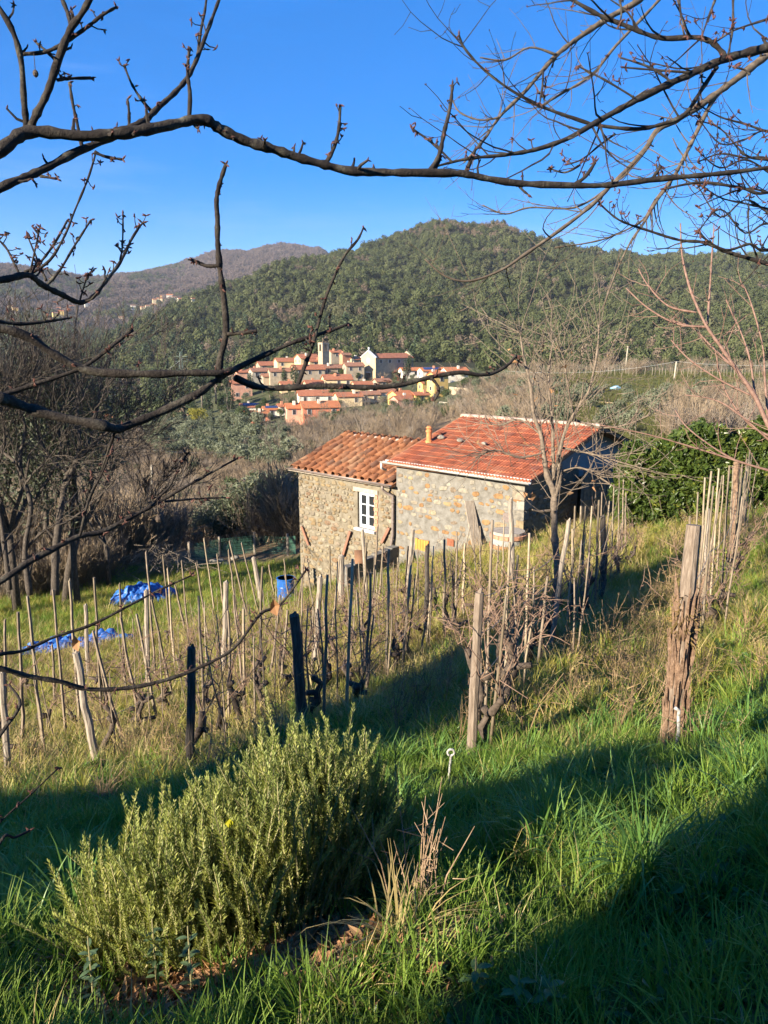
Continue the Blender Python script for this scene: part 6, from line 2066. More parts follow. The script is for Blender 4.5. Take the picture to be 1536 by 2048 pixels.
def leafy_sprout(px, py, n, L, label, seed, mat, H=.24):
    p = ground(px, py); g = random.Random(seed)
    t = thing("leafy_sprout", label, "plant", p)
    for k in range(n):
        a = k * 2.4 + g.uniform(-.3, .3); z = .03 + H * k / n
        w = MB(); d_ = Vector((math.cos(a), math.sin(a), g.uniform(.1, .7))).normalized(); s = Vector((-math.sin(a), math.cos(a), 0))
        c = Vector((0, 0, z)); w_ = L * .2
        ol = [(0, 0), (.16, .55), (.38, 1), (.62, .92), (.85, .5), (1, 0)]
        ridge_ = [c + d_ * L * t + Vector((0, 0, -.03 * L / .1 * t * t)) for t, _ in ol]
        lft = [p_ - s * w_ * q_ + Vector((0, 0, .10 * w_ * q_)) for p_, (_, q_) in zip(ridge_, ol)]
        rgt = [p_ + s * w_ * q_ + Vector((0, 0, .10 * w_ * q_)) for p_, (_, q_) in zip(ridge_, ol)]
        w.add(ridge_ + lft + rgt, [(i_, i_ + 1, 7 + i_, 6 + i_) for i_ in range(5)] + [(i_ + 1, i_, 12 + i_, 13 + i_) for i_ in range(5)])
        w.build("leaf", mat, t)
    w = MB(); w.tube([(0, 0, -.03), (0, 0, H + .06)], [.004, .002], 5); w.build("stem", M['rose_stem'], t)
M['sprout'] = mat_leaf("spurge_leaf", [(0, (.07, .12, .06)), (1, (.13, .19, .09))], .3, .4)
leafy_sprout(315, 1990, 22, .04, "upright leafy spurge shoot before the rosemary", 1, M['sprout'])
leafy_sprout(385, 2010, 18, .042, "pale leafy shoot at the lower edge of the rosemary", 2, M['sprout'])
leafy_sprout(410, 1890, 20, .038, "young leafy shoot growing through the rosemary", 3, M['sprout'])
leafy_sprout(190, 2030, 20, .04, "leafy shoot in the grass beside the rosemary", 4, M['sprout'])
M['dock'] = mat_leaf("dock_leaf", [(0, (0.067, 0.120, 0.038)), (1, (0.115, 0.176, 0.051))], .25, .4)
for k, (px, py) in enumerate(((950, 1990), (1035, 2020), (1095, 2030))):
    leafy_sprout(px, py, 9, .055, ("broad dark dock plant in the shaded turf", "second broad leaved dock beside the dark dock", "broad leaved dock at the turf edge past the others")[k], 20 + k, M['dock'], .07)
for k, (px, py, lb) in enumerate(((458, 1648, "bright yellow fallen leaf caught high in the rosemary"), (452, 1835, "yellow leaf caught low in the rosemary"))):
    q = at_Y(px, py, 2.52)
    w = MB(); s = .017
    w.add([(0, 0, -s), (s * .8, .004, -s * .3), (s * .9, 0, s * .5), (.1 * s, .006, s), (-s * .8, 0, s * .6), (-s * .9, .004, -.2 * s)], [(0, 1, 2, 3, 4, 5)])
    o = w.build("yellow_leaf", mat_leaf("yellow_leaf", [(0, (.42, .40, .02)), (1, (.48, .45, .03))], .4)); o.location = q
    tag(o, lb, "leaf")

# ------------------------------------------------------------------ laurel hedge
def hedge():
    g = np.random.default_rng(41)
    A, B = at_Y(1236, 1070, 21.5), at_Y(1640, 1060, 21.0)
    za = z1(A.x, A.y)
    t = thing("laurel_hedge", "tall glossy laurel hedge with yellow green tips beside the farmhouse", "hedge", (A.x, A.y, za))
    d = Vector((B.x - A.x, B.y - A.y, 0)); L = d.length; d.normalize()
    nrm = Vector((d.y, -d.x, 0))
    V, F = leaf_cloud(26, .055, .17, .17, .22, 5, 3, cz=.1, shell=.3, elong=1.7, outward=.3)
    pr = []
    for k in range(5):
        V, F = leaf_cloud(30, .05, .19, .19, .26, 5, 30 + k, cz=.1, shell=.3, elong=1.7, outward=.35)
        pr.append(proto("laurel_spray", mk_mesh("laurel_spray", V, [F], [M['laurel']])))
    P, R_, S_ = [], [], []
    n = 5200
    for k in range(n):
        u = g.uniform(0, L); 
        hh = 1.95 + .35 * math.sin(u * 1.3) + .25 * math.sin(u * 3.1 + 1) + (.3 if u > 1.2 else 0) + (.5 if u > 3 else 0)
        v = g.uniform(-1, 1); v = math.copysign(abs(v) ** .5, v)
        z = g.uniform(0, 1) ** .8 * hh
        th = .75 * (1 - .45 * (z / hh) ** 2) * (1 + .15 * math.sin(u * 2.2 + z * 2))
        q = d * u + nrm * v * th
        x, y = A.x + q.x, A.y + q.y
        P.append((q.x, q.y, z1(x, y) + z - za)); R_.append((g.normal(0, .5), g.normal(0, .5), g.uniform(0, 6.28))); S_.append(g.uniform(.7, 1.3))
    scatter("foliage", P, R_, S_, pr, t)
    for k in range(14):
        u = L * (k + .5) / 14; q = d * u
        w = MB(); zz = z1(A.x + q.x, A.y + q.y) - za
        w.tube([(q.x, q.y, zz - .2), (q.x + .1, q.y, zz + 1.0), (q.x - .1, q.y + .1, zz + 2.0)], [.05, .04, .015], 5); w.build("stem", M['bark'], t)
hedge()
# ------------------------------------------------------------------ overhanging bare trees
def smooth_path(pts, k=4):
    out = []
    n = len(pts)
    for i in range(n - 1):
        p0, p1, p2, p3 = pts[max(i - 1, 0)], pts[i], pts[i + 1], pts[min(i + 2, n - 1)]
        for j in range(k):
            t = j / k
            out.append(tuple(.5 * ((2 * p1[c]) + (-p0[c] + p2[c]) * t + (2 * p0[c] - 5 * p1[c] + 4 * p2[c] - p3[c]) * t * t + (-p0[c] + 3 * p1[c] - 3 * p2[c] + p3[c]) * t ** 3) for c in range(len(p1))))
    out.append(tuple(pts[-1]))
    return out
def bud(mb, p, d, L, r):
    d = d.normalized()
    mb.tube([p, p + d * L * .45, p + d * L], [r * .6, r, r * .12], 5, cap=False)
class Limbs:
    def __init__(s, name, label, cat, base, trunk_pts, trunk_r, bark, budmat):
        s.t = thing(name, label, cat, base)
        s.base = Vector(base); s.bark, s.budmat = bark, budmat
        if trunk_pts:
            w = MB(); w.tube([Vector(p) - s.base for p in smooth_path(trunk_pts, 4)], np.interp(np.linspace(0, 1, 4 * (len(trunk_pts) - 1) + 1), np.linspace(0, 1, len(trunk_r)), trunk_r).tolist(), 10)
            w.build("trunk", bark, s.t, True)
        s.g = random.Random(len(label))
    def limb(s, px, w0, w1, d0, d1, spurs=0, spur_len=.05, name="limb", buds=True, tip=True, knob=.20, fine=0, fine_len=.2):
        """a limb traced as picture points, given its own distance from d0 to d1 along the way"""
        g = s.g
        P = smooth_path([(x, y) for x, y in px], 5)
        n = len(P)
        ds = [d0 + (d1 - d0) * i / (n - 1) for i in range(n)]
        W_ = [at_depth(x, y, d) - s.base for (x, y), d in zip(P, ds)]
        rad = [(w0 + (w1 - w0) * i / (n - 1)) / 2 / FPX * ds[i] * (1 + g.uniform(-knob, knob)) for i in range(n)]
        mb = MB(); mb.tube(W_, rad, 9 if w0 > 8 else 6)
        o = mb.build(name, s.bark, s.t, True)
        sp, bd = MB(), MB()
        def cluster(p, d, sc):
            for k in range(g.randint(2, 4)):
                dd = (d + Vector((g.gauss(0, .5), g.gauss(0, .5), g.gauss(0, .5)))).normalized()
                bud(bd, p, dd, sc * g.uniform(.7, 1.2), sc * .2)
        for k in range(spurs):
            i = g.randint(2, n - 2)
            ax = (W_[i + 1] - W_[i - 1]).normalized()
            dv = (ax.orthogonal().normalized() * g.choice((-1, 1)) + Vector((g.gauss(0, .5), g.gauss(0, .5), g.gauss(.25, .5))) + ax * g.uniform(0, .5)).normalized()
            L = spur_len * g.uniform(.25, 1.2) * (ds[i] / 2.2)
            m_ = W_[i] + dv * L * .5 + Vector((g.gauss(0, .12), g.gauss(0, .12), g.gauss(.1, .12))) * L
            e = m_ + (dv + Vector((0, 0, .5))).normalized() * L * .5
            r0 = max(rad[i] * .42, .0016)
            sp.tube([W_[i], m_, e], [r0, r0 * .8, r0 * .6], 5)
            if buds: cluster(e, (e - m_), .013 * ds[i] / 2.2)
        for k in range(fine):
            i = g.randint(int(n * .15), n - 2)
            ax = (W_[i + 1] - W_[i - 1]).normalized()
            dv = (ax * .9 + Vector((g.gauss(0, .6), g.gauss(0, .45), g.gauss(-.05, .6)))).normalized()
            L = fine_len * g.uniform(.5, 1.3)
            q, pts = Vector(W_[i]), [Vector(W_[i])]
            cur = Vector((g.gauss(0, .6), 0, g.uniform(.1, .8)))
            for j in range(6):
                dv = (dv + cur * .16 + Vector((g.gauss(0, .08), g.gauss(0, .08), g.gauss(0, .08)))).normalized()
                q = q + dv * L / 6; pts.append(Vector(q))
                if j in (2, 4) and g.random() < .7:
                    e = q + (dv + Vector((g.gauss(0, .7), g.gauss(0, .4), g.gauss(.1, .7)))).normalized() * L * .3
                    q0 = max(.0016, .00026 * ds[i] if ds[i] < 9 else .00042 * ds[i]); sp.tube([q, q.lerp(e, .5) + Vector((0, 0, -.01)), e], [q0, q0 * .8, q0 * .6], 4, cap=False)
                    if buds: bud(bd, e, e - q, .008, .0018)
            r0 = max(min(max(rad[i] * .5, .0018), .005), .00034 * ds[i] if ds[i] < 9 else .00058 * ds[i])
            sp.tube(pts, [r0 * (1 - .1 * j) for j in range(7)], 4, cap=False)
            if buds: cluster(q, dv, .009)
        if tip and buds:
            cluster(W_[-1], W_[-1] - W_[-3], .016 * ds[-1] / 2.2)
        if sp.n: tag(sp.build("spur_growth", s.bark, o), kind='stuff')
        if bd.n: tag(bd.build("bud", s.budmat, o), kind='stuff')
        return o
# cherry whose trunk stands just outside the frame on the uphill-downhill side
cb_ = Vector((-1.75, 1.05, z1(-1.75, 1.05)))
A = Limbs("cherry_tree", "dark bare cherry tree whose long limbs cross the sky and village", "tree", cb_,
          [(-1.75, 1.05, cb_.z - .2), (-1.72, 1.10, .6), (-1.62, 1.25, 1.3), (-1.50, 1.5, 1.75), (-1.32, 1.75, 2.25)], [.12, .10, .085, .07, .045], M['cherry_bark'], M['bud'])
def jl(px, py, d):      # joins a limb back to the trunk outside the frame
    return (px, py)
A.limb([(-330, 520), (-150, 400), (0, 300), (58, 264), (165, 272), (245, 266), (300, 258), (350, 248), (405, 238), (440, 258), (490, 282), (545, 298), (595, 315), (650, 330), (700, 342), (768, 345), (858, 346), (925, 348), (978, 358), (1040, 367), (1148, 371), (1218, 370), (1318, 358), (1410, 350), (1470, 344), (1560, 332)], 27, 8, 1.75, 2.6, 24, .05)
A.limb([(58, 264), (70, 235), (95, 185), (115, 125), (140, 60), (165, 25), (200, -40)], 17, 12, 2.02, 1.95, 6, .06)
A.limb([(54, 260), (48, 200), (42, 120), (22, 55), (-20, -10)], 14, 10, 2.02, 1.9, 3, .05)
A.limb([(45, 108), (90, 104), (125, 88), (155, 68), (180, 50), (205, 30), (233, 14)], 8, 6, 1.98, 2.0, 9, .03)
A.limb([(142, 52), (135, 25), (118, -15)], 9, 8, 2.0, 2.0, 1, .03)
A.limb([(115, 160), (140, 157), (182, 156)], 7, 6, 2.0, 2.05, 4, .02)
A.limb([(110, 120), (90, 100), (73, 86)], 7, 5, 2.0, 2.0, 1, .02)
A.limb([(-330, 560), (-150, 460), (0, 376), (50, 355), (100, 332), (150, 305), (200, 285), (250, 262), (290, 240), (320, 212), (350, 185), (375, 155), (395, 115), (410, 75), (425, 35), (445, -20)], 20, 6, 1.75, 2.25, 12, .04)
A.limb([(395, 110), (402, 60), (410, 20), (414, -15)], 6, 5, 2.2, 2.25, 4, .03)
A.limb([(378, 240), (380, 190), (375, 145), (379, 95)], 9, 6, 2.1, 2.1, 6, .02)
A.limb([(302, 222), (280, 195), (262, 165), (248, 130)], 7, 5, 2.15, 2.15, 6, .02)
A.limb([(258, 258), (258, 225), (255, 198)], 7, 5, 2.08, 2.08, 1, .01)
A.limb([(165, 300), (155, 250), (145, 205), (139, 165)], 8, 6, 2.0, 2.0, 6, .02)
A.limb([(190, 304), (210, 313), (245, 319)], 7, 5, 2.05, 2.05, 3, .02)
A.limb([(80, 352), (115, 358)], 6, 5, 1.98, 1.98, 2, .01)
A.limb([(650, 330), (668, 295), (678, 255), (680, 210)], 9, 6, 2.22, 2.2, 8, .02)
A.limb([(858, 345), (878, 310), (888, 265), (900, 215), (905, 170)], 11, 6, 2.3, 2.28, 7, .025)
A.limb([(905, 325), (880, 300), (850, 275), (824, 258)], 5, 4, 2.35, 2.35, 6, .02)
A.limb([(930, 348), (942, 320), (952, 295)], 9, 6, 2.34, 2.34, 3, .02)
A.limb([(1148, 371), (1172, 352), (1190, 325)], 9, 7, 2.45, 2.45, 3, .02)
A.limb([(1305, 357), (1322, 332)], 8, 6, 2.5, 2.5, 2, .02)
A.limb([(1035, 368), (1045, 380), (1055, 388)], 6, 4, 2.4, 2.4, 1, .01)
# lower limbs
A.limb([(-330, 560), (-120, 565), (0, 560), (55, 550), (85, 570), (125, 590), (160, 605), (190, 590), (215, 558), (240, 525), (265, 475), (285, 446)], 16, 4, 1.75, 2.5, 16, .05)
for pts, w0 in (([(60, 548), (100, 520), (130, 470), (150, 420), (175, 360), (190, 312)], 6), ([(40, 552), (15, 500), (-5, 478)], 7), ([(92, 560), (75, 520), (55, 472)], 6), ([(50, 545), (80, 525), (110, 485), (135, 440)], 7),
                ([(92, 572), (120, 540), (150, 490), (182, 440)], 7), ([(240, 520), (245, 490), (246, 430)], 4), ([(60, 545), (70, 500), (80, 455)], 4), ([(160, 600), (172, 560), (178, 548)], 4)):
    A.limb(pts, w0, 3.5, 2.1, 2.15, 10, .025)
A.limb([(-330, 760), (-120, 780), (0, 797), (30, 806), (100, 830), (200, 850), (235, 858), (270, 845), (330, 820), (400, 785), (430, 762), (470, 738), (540, 705), (600, 680), (650, 665), (697, 648)], 26, 6, 1.55, 2.0, 10, .04)
A.limb([(-330, 640), (-120, 645), (0, 657), (60, 676), (110, 710), (180, 742), (300, 748), (380, 746), (440, 746), (470, 738)], 20, 12, 1.6, 1.86, 8, .03)
A.limb([(437, 765), (440, 720), (452, 665), (448, 600), (440, 540), (435, 480), (435, 440), (433, 400), (440, 365), (452, 328)], 15, 8, 1.85, 1.75, 10, .015)
A.limb([(440, 530), (415, 532), (385, 520)], 9, 7, 1.8, 1.8, 4, .015)
A.limb([(455, 668), (490, 665), (514, 662)], 8, 8, 1.82, 1.82, 5, .012)
A.limb([(470, 755), (520, 775), (590, 775), (650, 772), (740, 775), (800, 770), (860, 755), (920, 745), (960, 750), (990, 745), (1015, 730), (1032, 712)], 13, 6, 1.88, 2.2, 16, .03)
A.limb([(595, 772), (610, 730), (625, 690), (650, 600), (670, 550), (690, 510), (715, 480), (727, 455)], 10, 4, 1.95, 1.95, 12, .018)
A.limb([(862, 755), (878, 778), (868, 802)], 7, 5, 2.05, 2.05, 1, .01)
A.limb([(-10, 800), (22, 785), (90, 762), (165, 735), (220, 695), (265, 660)], 12, 7, 1.65, 1.8, 8, .02)
A.limb([(-20, 640), (40, 648), (100, 642), (140, 636)], 9, 4, 1.75, 1.9, 8, .03)
A.limb([(232, 858), (215, 905), (200, 950), (180, 998)], 6, 4, 1.75, 1.85, 6, .03)
A.limb([(-330, 1290), (-120, 1230), (0, 1163), (55, 1126), (109, 1097), (157, 1073), (204, 1064), (255, 1038), (303, 1013), (365, 977), (412, 951), (478, 915)], 16, 4, 1.6, 2.0, 12, .03)
A.limb([(303, 1013), (322, 990), (339, 973), (358, 935), (375, 907)], 6, 4, 1.85, 1.9, 7, .02)
A.limb([(330, 1003), (390, 998), (452, 995)], 4.5, 3, 1.87, 1.95, 7, .02)
A.limb([(160, 1072), (179, 995), (204, 947), (222, 900)], 6, 4, 1.75, 1.75, 5, .02)
A.limb([(-330, 1330), (-100, 1325), (0, 1337), (55, 1352), (120, 1363), (175, 1378), (255, 1376), (328, 1361), (394, 1337), (467, 1297), (521, 1228), (560, 1210), (612, 1140)], 13, 4, 1.5, 1.95, 12, .03)
A.limb([(-330, 1345), (-100, 1325), (0, 1308), (47, 1301), (109, 1274), (182, 1250), (255, 1213), (310, 1184), (383, 1151)], 9, 3.5, 1.5, 1.9, 10, .025)
A.limb([(-60, 1560), (0, 1470), (40, 1410), (18, 1370)], 9, 5, 1.4, 1.5, 4, .03)
A.limb([(-60, 1850), (0, 1685), (30, 1675), (58, 1662)], 7, 5, 1.4, 1.5, 0, .02)
A.limb([(-60, 1720), (0, 1645), (60, 1590), (118, 1535)], 4, 3, 1.4, 1.55, 6, .02)
# withered leaves and fruit still hanging
for k, (px, py, s, lb) in enumerate(((150, 1288, .020, "curled dark leaf clinging above the pale leaning post"), (548, 1215, .022, "curled brown leaf on the low cherry twig"), (71, 147, .009, "shrivelled cherry hanging on a thread from the upper limb"), (317, 1038, .010, "small dark dried fruit hanging under the low twig"))):
    p = at_depth(px, py, 1.85)
    w = MB()
    if s > .015:
        w.add([(0, 0, s), (s * .6, .004, s * .2), (s * .3, 0, -s), (-s * .5, .005, -s * .6), (-s * .4, .003, s * .4), (0, .012, 0)], [(0, 1, 5), (1, 2, 5), (2, 3, 5), (3, 4, 5), (4, 0, 5)])
    else:
        w.tube([(0, 0, -s), (0, 0, -s * .6), (0, 0, 0), (0, 0, s * .6), (0, 0, s), (0, 0, s * 5)], [.001, s * .6, s * .8, s * .6, .001, .0008], 8)
    o = w.build("withered_leaf" if s > .015 else "dried_fruit", M['vine'] if s < .015 else M['dry_leaf']); o.location = p
    tag(o, lb, "leaf" if s > .015 else "fruit")
# second dark tree, trunk beyond the frame on the hedge side
rb = Vector((3.3, 2.2, z1(3.3, 2.2)))
Bt = Limbs("cherry_tree", "dark bare tree reaching across the sky from the hedge side", "tree", rb, [(3.3, 2.2, rb.z - .2), (3.2, 2.4, 1.4), (2.9, 2.8, 2.6), (2.3, 3.3, 3.6)], [.15, .12, .09, .05], M['cherry_bark'], M['bud'])
Bt.limb([(1760, 20), (1640, 62), (1536, 95), (1453, 117), (1388, 145), (1323, 175), (1273, 200), (1218, 230), (1183, 250), (1133, 278), (1068, 300), (1008, 310), (933, 318), (863, 335)], 20, 5, 3.6, 3.0, 6, .05, fine=16, fine_len=.35)
Bt.limb([(1453, 117), (1428, 88), (1393, 75), (1333, 77), (1298, 70), (1248, 50), (1198, 30), (1145, 0), (1110, -20)], 11, 7, 3.5, 3.4, 4, .04, fine=9, fine_len=.35)
Bt.limb([(1433, 135), (1403, 180), (1368, 230), (1318, 250), (1268, 258), (1193, 250), (1143, 235), (1093, 217), (1038, 190), (993, 160), (958, 130), (928, 95), (918, 70)], 9, 4, 3.5, 3.2, 6, .04, fine=14, fine_len=.3)
for pts in ([(1375, 72), (1362, 30), (1358, -5)], [(1403, 75), (1415, 40), (1430, 0)], [(1455, 112), (1465, 60), (1466, 0)], [(1430, 85), (1470, 60), (1536, 38)], [(1240, 115), (1300, 135), (1345, 165)], [(1250, 135), (1310, 140), (1380, 145)], [(1155, 132), (1210, 160), (1268, 195)],
            [(1138, 328), (1165, 318), (1200, 290), (1230, 268)], [(1100, 337), (1130, 345), (1160, 330)], [(1080, 205), (1085, 170), (1086, 140)], [(1240, 48), (1243, 20), (1238, -5)], [(1470, 135), (1490, 140), (1500, 150)]):
    Bt.limb(pts[::-1], 5, 3, 3.3, 3.3, 4, .04, fine=1, fine_len=.2)
Bt.limb([(1640, 560), (1536, 528), (1458, 505), (1408, 485), (1358, 480), (1293, 460), (1238, 440), (1200, 408)], 9, 3.5, 3.6, 3.4, 12, .05, fine=8, fine_len=.25)
Bt.limb([(1660, 460), (1536, 500), (1500, 488), (1450, 500), (1400, 470)], 7, 4, 3.6, 3.4, 10, .05, fine=4, fine_len=.25)
Bt.limb([(1660, 330), (1536, 385), (1480, 375), (1400, 365), (1330, 378)], 8, 4, 3.5, 3.4, 12, .05, fine=9, fine_len=.28)
for k in range(9):
    y0 = 250 + k * 26; g5 = random.Random(k)
    Bt.limb([(1600, y0 + 30), (1536, y0 + g5.uniform(-20, 20)), (1490, y0 + g5.uniform(-40, 10)), (1440, y0 + g5.uniform(-50, 30)), (1395, y0 + g5.uniform(-70, 40))], 5, 2.5, 3.6, 3.5, 9, .04, fine=4, fine_len=.25)
# pale tree behind it
lb_ = Vector((4.6, 4.2, z1(4.6, 4.2)))
Ct = Limbs("bare_tree", "pale barked leafless tree with drooping sunlit branches beside the lane", "tree", lb_, [(4.6, 4.2, lb_.z - .2), (4.5, 4.3, 1.5), (4.0, 4.6, 3.2), (3.0, 4.9, 4.6)], [.16, .13, .10, .06], M['light_bark'], M['light_bark'])
Ct.limb([(1720, 0), (1620, 60), (1536, 110), (1483, 150), (1443, 180), (1393, 215), (1353, 240), (1313, 262), (1293, 295), (1258, 335), (1218, 375), (1178, 415), (1113, 465), (1048, 510), (1003, 540), (940, 562), (890, 552), (850, 518)], 17, 3, 5.2, 4.6, 4, .05, buds=False, fine=25, fine_len=.45)
Ct.limb([(1443, 180), (1423, 205), (1393, 265), (1363, 325), (1343, 360), (1308, 410), (1288, 445), (1258, 490), (1228, 555), (1205, 620)], 10, 3, 5.1, 4.8, 6, .05, buds=False, fine=22, fine_len=.38)
Ct.limb([(1340, -60), (1278, 0), (1218, 35), (1158, 75), (1113, 110), (1078, 150), (1048, 185), (998, 235), (968, 280), (928, 325)], 13, 4, 5.3, 5.0, 5, .05, buds=False, fine=22, fine_len=.5)
Ct.limb([(1360, -60), (1318, 0), (1233, 90), (1183, 150), (1118, 190), (1078, 215)], 8, 4, 5.2, 5.0, 4, .05, buds=False, fine=14, fine_len=.45)
Ct.limb([(1343, 360), (1310, 400), (1285, 440), (1230, 470), (1180, 485), (1110, 495)], 5, 3, 5.0, 4.8, 3, .05, buds=False, fine=9, fine_len=.4)
Ct.limb([(1113, 110), (1060, 95), (1010, 120), (960, 115)], 5, 3, 5.1, 5.0, 3, .05, buds=False, fine=6, fine_len=.3)
Ct.limb([(998, 235), (960, 240), (920, 225), (905, 200)], 4, 3, 5.0, 5.0, 3, .05, buds=False, fine=6, fine_len=.3)
Ct.limb([(1218, 375), (1150, 415), (1060, 415), (1010, 428), (965, 410)], 4.5, 2.5, 5.0, 4.9, 3, .05, buds=False, fine=8, fine_len=.3)
# red saplings by the hedge
sb = Vector((7.2, 9.2, z1(7.2, 9.2)))
D_ = Limbs("sapling", "reddish bare sapling arching over the laurel hedge", "sapling", sb, None, None, M['red_bark'], M['red_bark'])
sd = 11.0
D_.limb([(1700, 1200), (1640, 1050), (1580, 930), (1536, 849), (1511, 795), (1475, 742), (1444, 697), (1413, 652), (1390, 603), (1377, 567), (1364, 509), (1361, 447)], 11, 3, 10.5, sd, 4, .1, buds=False, fine=9, fine_len=.6)
for pts in ([(1413, 654), (1355, 648), (1297, 617), (1252, 576)], [(1393, 625), (1337, 612), (1297, 572), (1277, 538)], [(1415, 648), (1419, 590), (1424, 509), (1428, 447)], [(1475, 742), (1420, 690), (1385, 655), (1340, 640)], [(1500, 790), (1440, 760), (1380, 720), (1342, 680)], [(1511, 800), (1500, 720), (1480, 660), (1452, 600)],
            [(1536, 840), (1530, 760), (1525, 690), (1500, 600), (1480, 560)], [(1560, 900), (1480, 830), (1430, 800), (1370, 790)], [(1600, 960), (1500, 930), (1420, 905), (1300, 870), (1200, 850)], [(1610, 960), (1536, 940), (1460, 915), (1380, 860), (1350, 820)], [(1560, 880), (1500, 850), (1450, 780), (1430, 700)]):
    D_.limb(pts, 5, 2.2, sd, sd + .4, 3, .1, buds=False, fine=4, fine_len=.5)
M['young_bark'] = mat_noise("tan_young_bark", [(0.3, (0.085, 0.065, 0.048)), (0.55, (0.17, 0.13, 0.095)), (0.75, (0.27, 0.21, 0.16))], 20, 0.85, bstr=0.4, bdist=0.004)
# small tree in front of the gable
hb_ = ground(1112, 1225)
E = Limbs("young_tree", "small leafless tree with a few withered leaves before the farmhouse gable", "tree", hb_, None, None, M['young_bark'], M['dry_leaf'])
dd_ = hb_.y * CP + (CAMZ - hb_.z) * SP
E.limb([(1112, 1232), (1116, 1150), (1110, 1080), (1108, 1020), (1108, 985), (1094, 950), (1088, 910), (1082, 870), (1068, 830), (1062, 780), (1055, 745), (1045, 700), (1040, 660)], 17, 3, dd_, dd_, 10, .05, name="trunk", buds=False, fine=37, fine_len=1.35)
E.limb([(1108, 1000), (1120, 955), (1118, 920), (1122, 890), (1135, 850), (1148, 830), (1165, 800), (1178, 780), (1190, 730), (1196, 690), (1198, 650)], 11, 3, dd_, dd_ - .3, 10, .05, buds=False, fine=37, fine_len=1.35)
E.limb([(1108, 960), (1106, 900), (1105, 850), (1098, 780), (1100, 720), (1108, 680)], 8, 2.5, dd_, dd_ + .3, 6, .05, buds=False, fine=33, fine_len=1.22)
E.limb([(1148, 835), (1135, 770), (1128, 720), (1115, 690)], 4, 2, dd_, dd_ - .3, 5, .05, buds=False, fine=18, fine_len=0.94)
E.limb([(1122, 895), (1170, 905), (1210, 915), (1260, 930), (1300, 940)], 5, 2, dd_, dd_ - .5, 5, .05, buds=False, fine=28, fine_len=0.94)
E.limb([(1150, 840), (1200, 855), (1250, 850), (1300, 830)], 5, 2, dd_, dd_ - .3, 5, .05, buds=False, fine=21, fine_len=0.94)
E.limb([(1088, 905), (1040, 915), (990, 900), (950, 915)], 5, 2, dd_, dd_ - .3, 5, .05, buds=False, fine=28, fine_len=0.94)
E.limb([(1082, 870), (1040, 840), (1000, 850), (960, 845)], 4, 2, dd_, dd_ + .3, 5, .05, buds=False, fine=24, fine_len=0.94)
E.limb([(1118, 945), (1160, 935), (1200, 955), (1230, 975)], 4, 2, dd_, dd_ - .3, 5, .05, buds=False, fine=21, fine_len=0.81)
g_ = random.Random(4)
for k in range(46):
    px, py = g_.gauss(1105, 75), g_.uniform(690, 1000)
    q = at_depth(px, py, dd_ + g_.uniform(-.4, .4)) - hb_
    w = MB(); s = .045
    a, b, c = (Vector((g_.gauss(0, 1), g_.gauss(0, 1), g_.gauss(0, 1))) * s for _ in range(3))
    w.add([q, q + a, q + a * .6 + b, q + c * .5], [(0, 1, 2), (0, 2, 3)])
    w.build("leaf", M['dry_leaf'], E.t)
# bare trees and a feathery olive on the downhill side
def big_bare(px, py, h, seed, label, bark, spread_=.5, Y=None, lean=(0, 0), stems=3, lev=5, r=.11):
    p = ground(px, py) if Y is None else at_Y(px, py, Y)
    if Y is not None: p.z = z1(p.x, p.y)
    g = random.Random(seed)
    t = thing("bare_tree", label, "tree", p)
    tr, cr = MB(), MB()
    tr.tube([(0, 0, -.4), (lean[0] * .2, lean[1] * .2, h * .12), (lean[0] * .5, lean[1] * .5, h * .26)], [r * 1.4, r * 1.1, r], 8)
    tr.build("trunk", bark, t, True)
    for k in range(stems):
        a = 6.28 * k / stems + g.uniform(-.4, .4)
        grow(cr, (lean[0] * .5, lean[1] * .5, h * .25), Vector((math.cos(a) * .55 + lean[0] * .1, math.sin(a) * .55, 1)), h * .30, r * .75, lev, g, spread_, (3, 4), .70, 4, .10, 3, None, .009)
    tag(cr.build("crown", bark, t), kind='stuff')
    return t
big_bare(30, 1180, 12.5, 21, "tall tangled leafless tree beside the lower vine rows", M['dark_bark'], .5, Y=28, stems=5, r=.14)
big_bare(125, 1160, 11.5, 22, "leafless tree with curved dark limbs behind the lower vine rows", M['dark_bark'], .48, Y=30, lean=(1.5, 0), stems=4, r=.16)
big_bare(215, 1130, 8.0, 23, "slender leafless tree at the edge of the brown thicket", M['dark_bark'], .45, Y=33, stems=3, r=.10)
big_bare(-70, 1200, 13.0, 24, "spreading leafless tree at the outer end of the terrace", M['dark_bark'], .5, Y=27, stems=4, r=.14)
big_bare(560, 880, 9, 25, "bare tree rising over the ridge of the lower tiled roof", M['bark'], .45, Y=120, stems=3, lev=4, r=.14)
big_bare(720, 880, 11, 26, "dark bare tree standing below the salmon villa", M['bark'], .45, Y=135, stems=4, lev=4, r=.16)
big_bare(660, 880, 10, 27, "forked bare tree in front of the salmon villa", M['bark'], .42, Y=115, stems=3, lev=4, r=.14)
big_bare(800, 860, 8, 28, "bushy bare tree behind the farmhouse chimney", M['bark'], .5, Y=140, stems=4, lev=4, r=.12)
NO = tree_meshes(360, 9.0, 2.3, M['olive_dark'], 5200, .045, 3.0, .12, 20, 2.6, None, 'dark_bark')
p = at_Y(95, 1150, 34); p.z = z1(p.x, p.y)
plant("olive_tree", NO, p, (1.15, 1.15, 1.5), 1.0, "tall feathery olive tree among the bare trees by the lower rows", "olive tree")
p = at_Y(150, 1150, 29.5); p.z = z1(p.x, p.y)
plant("olive_tree", NO, p, (1.0, 1.0, 1.28), 2.4, "grey green olive tree mingling with the dark many limbed tree", "olive tree")
p = at_Y(10, 1150, 31); p.z = z1(p.x, p.y)
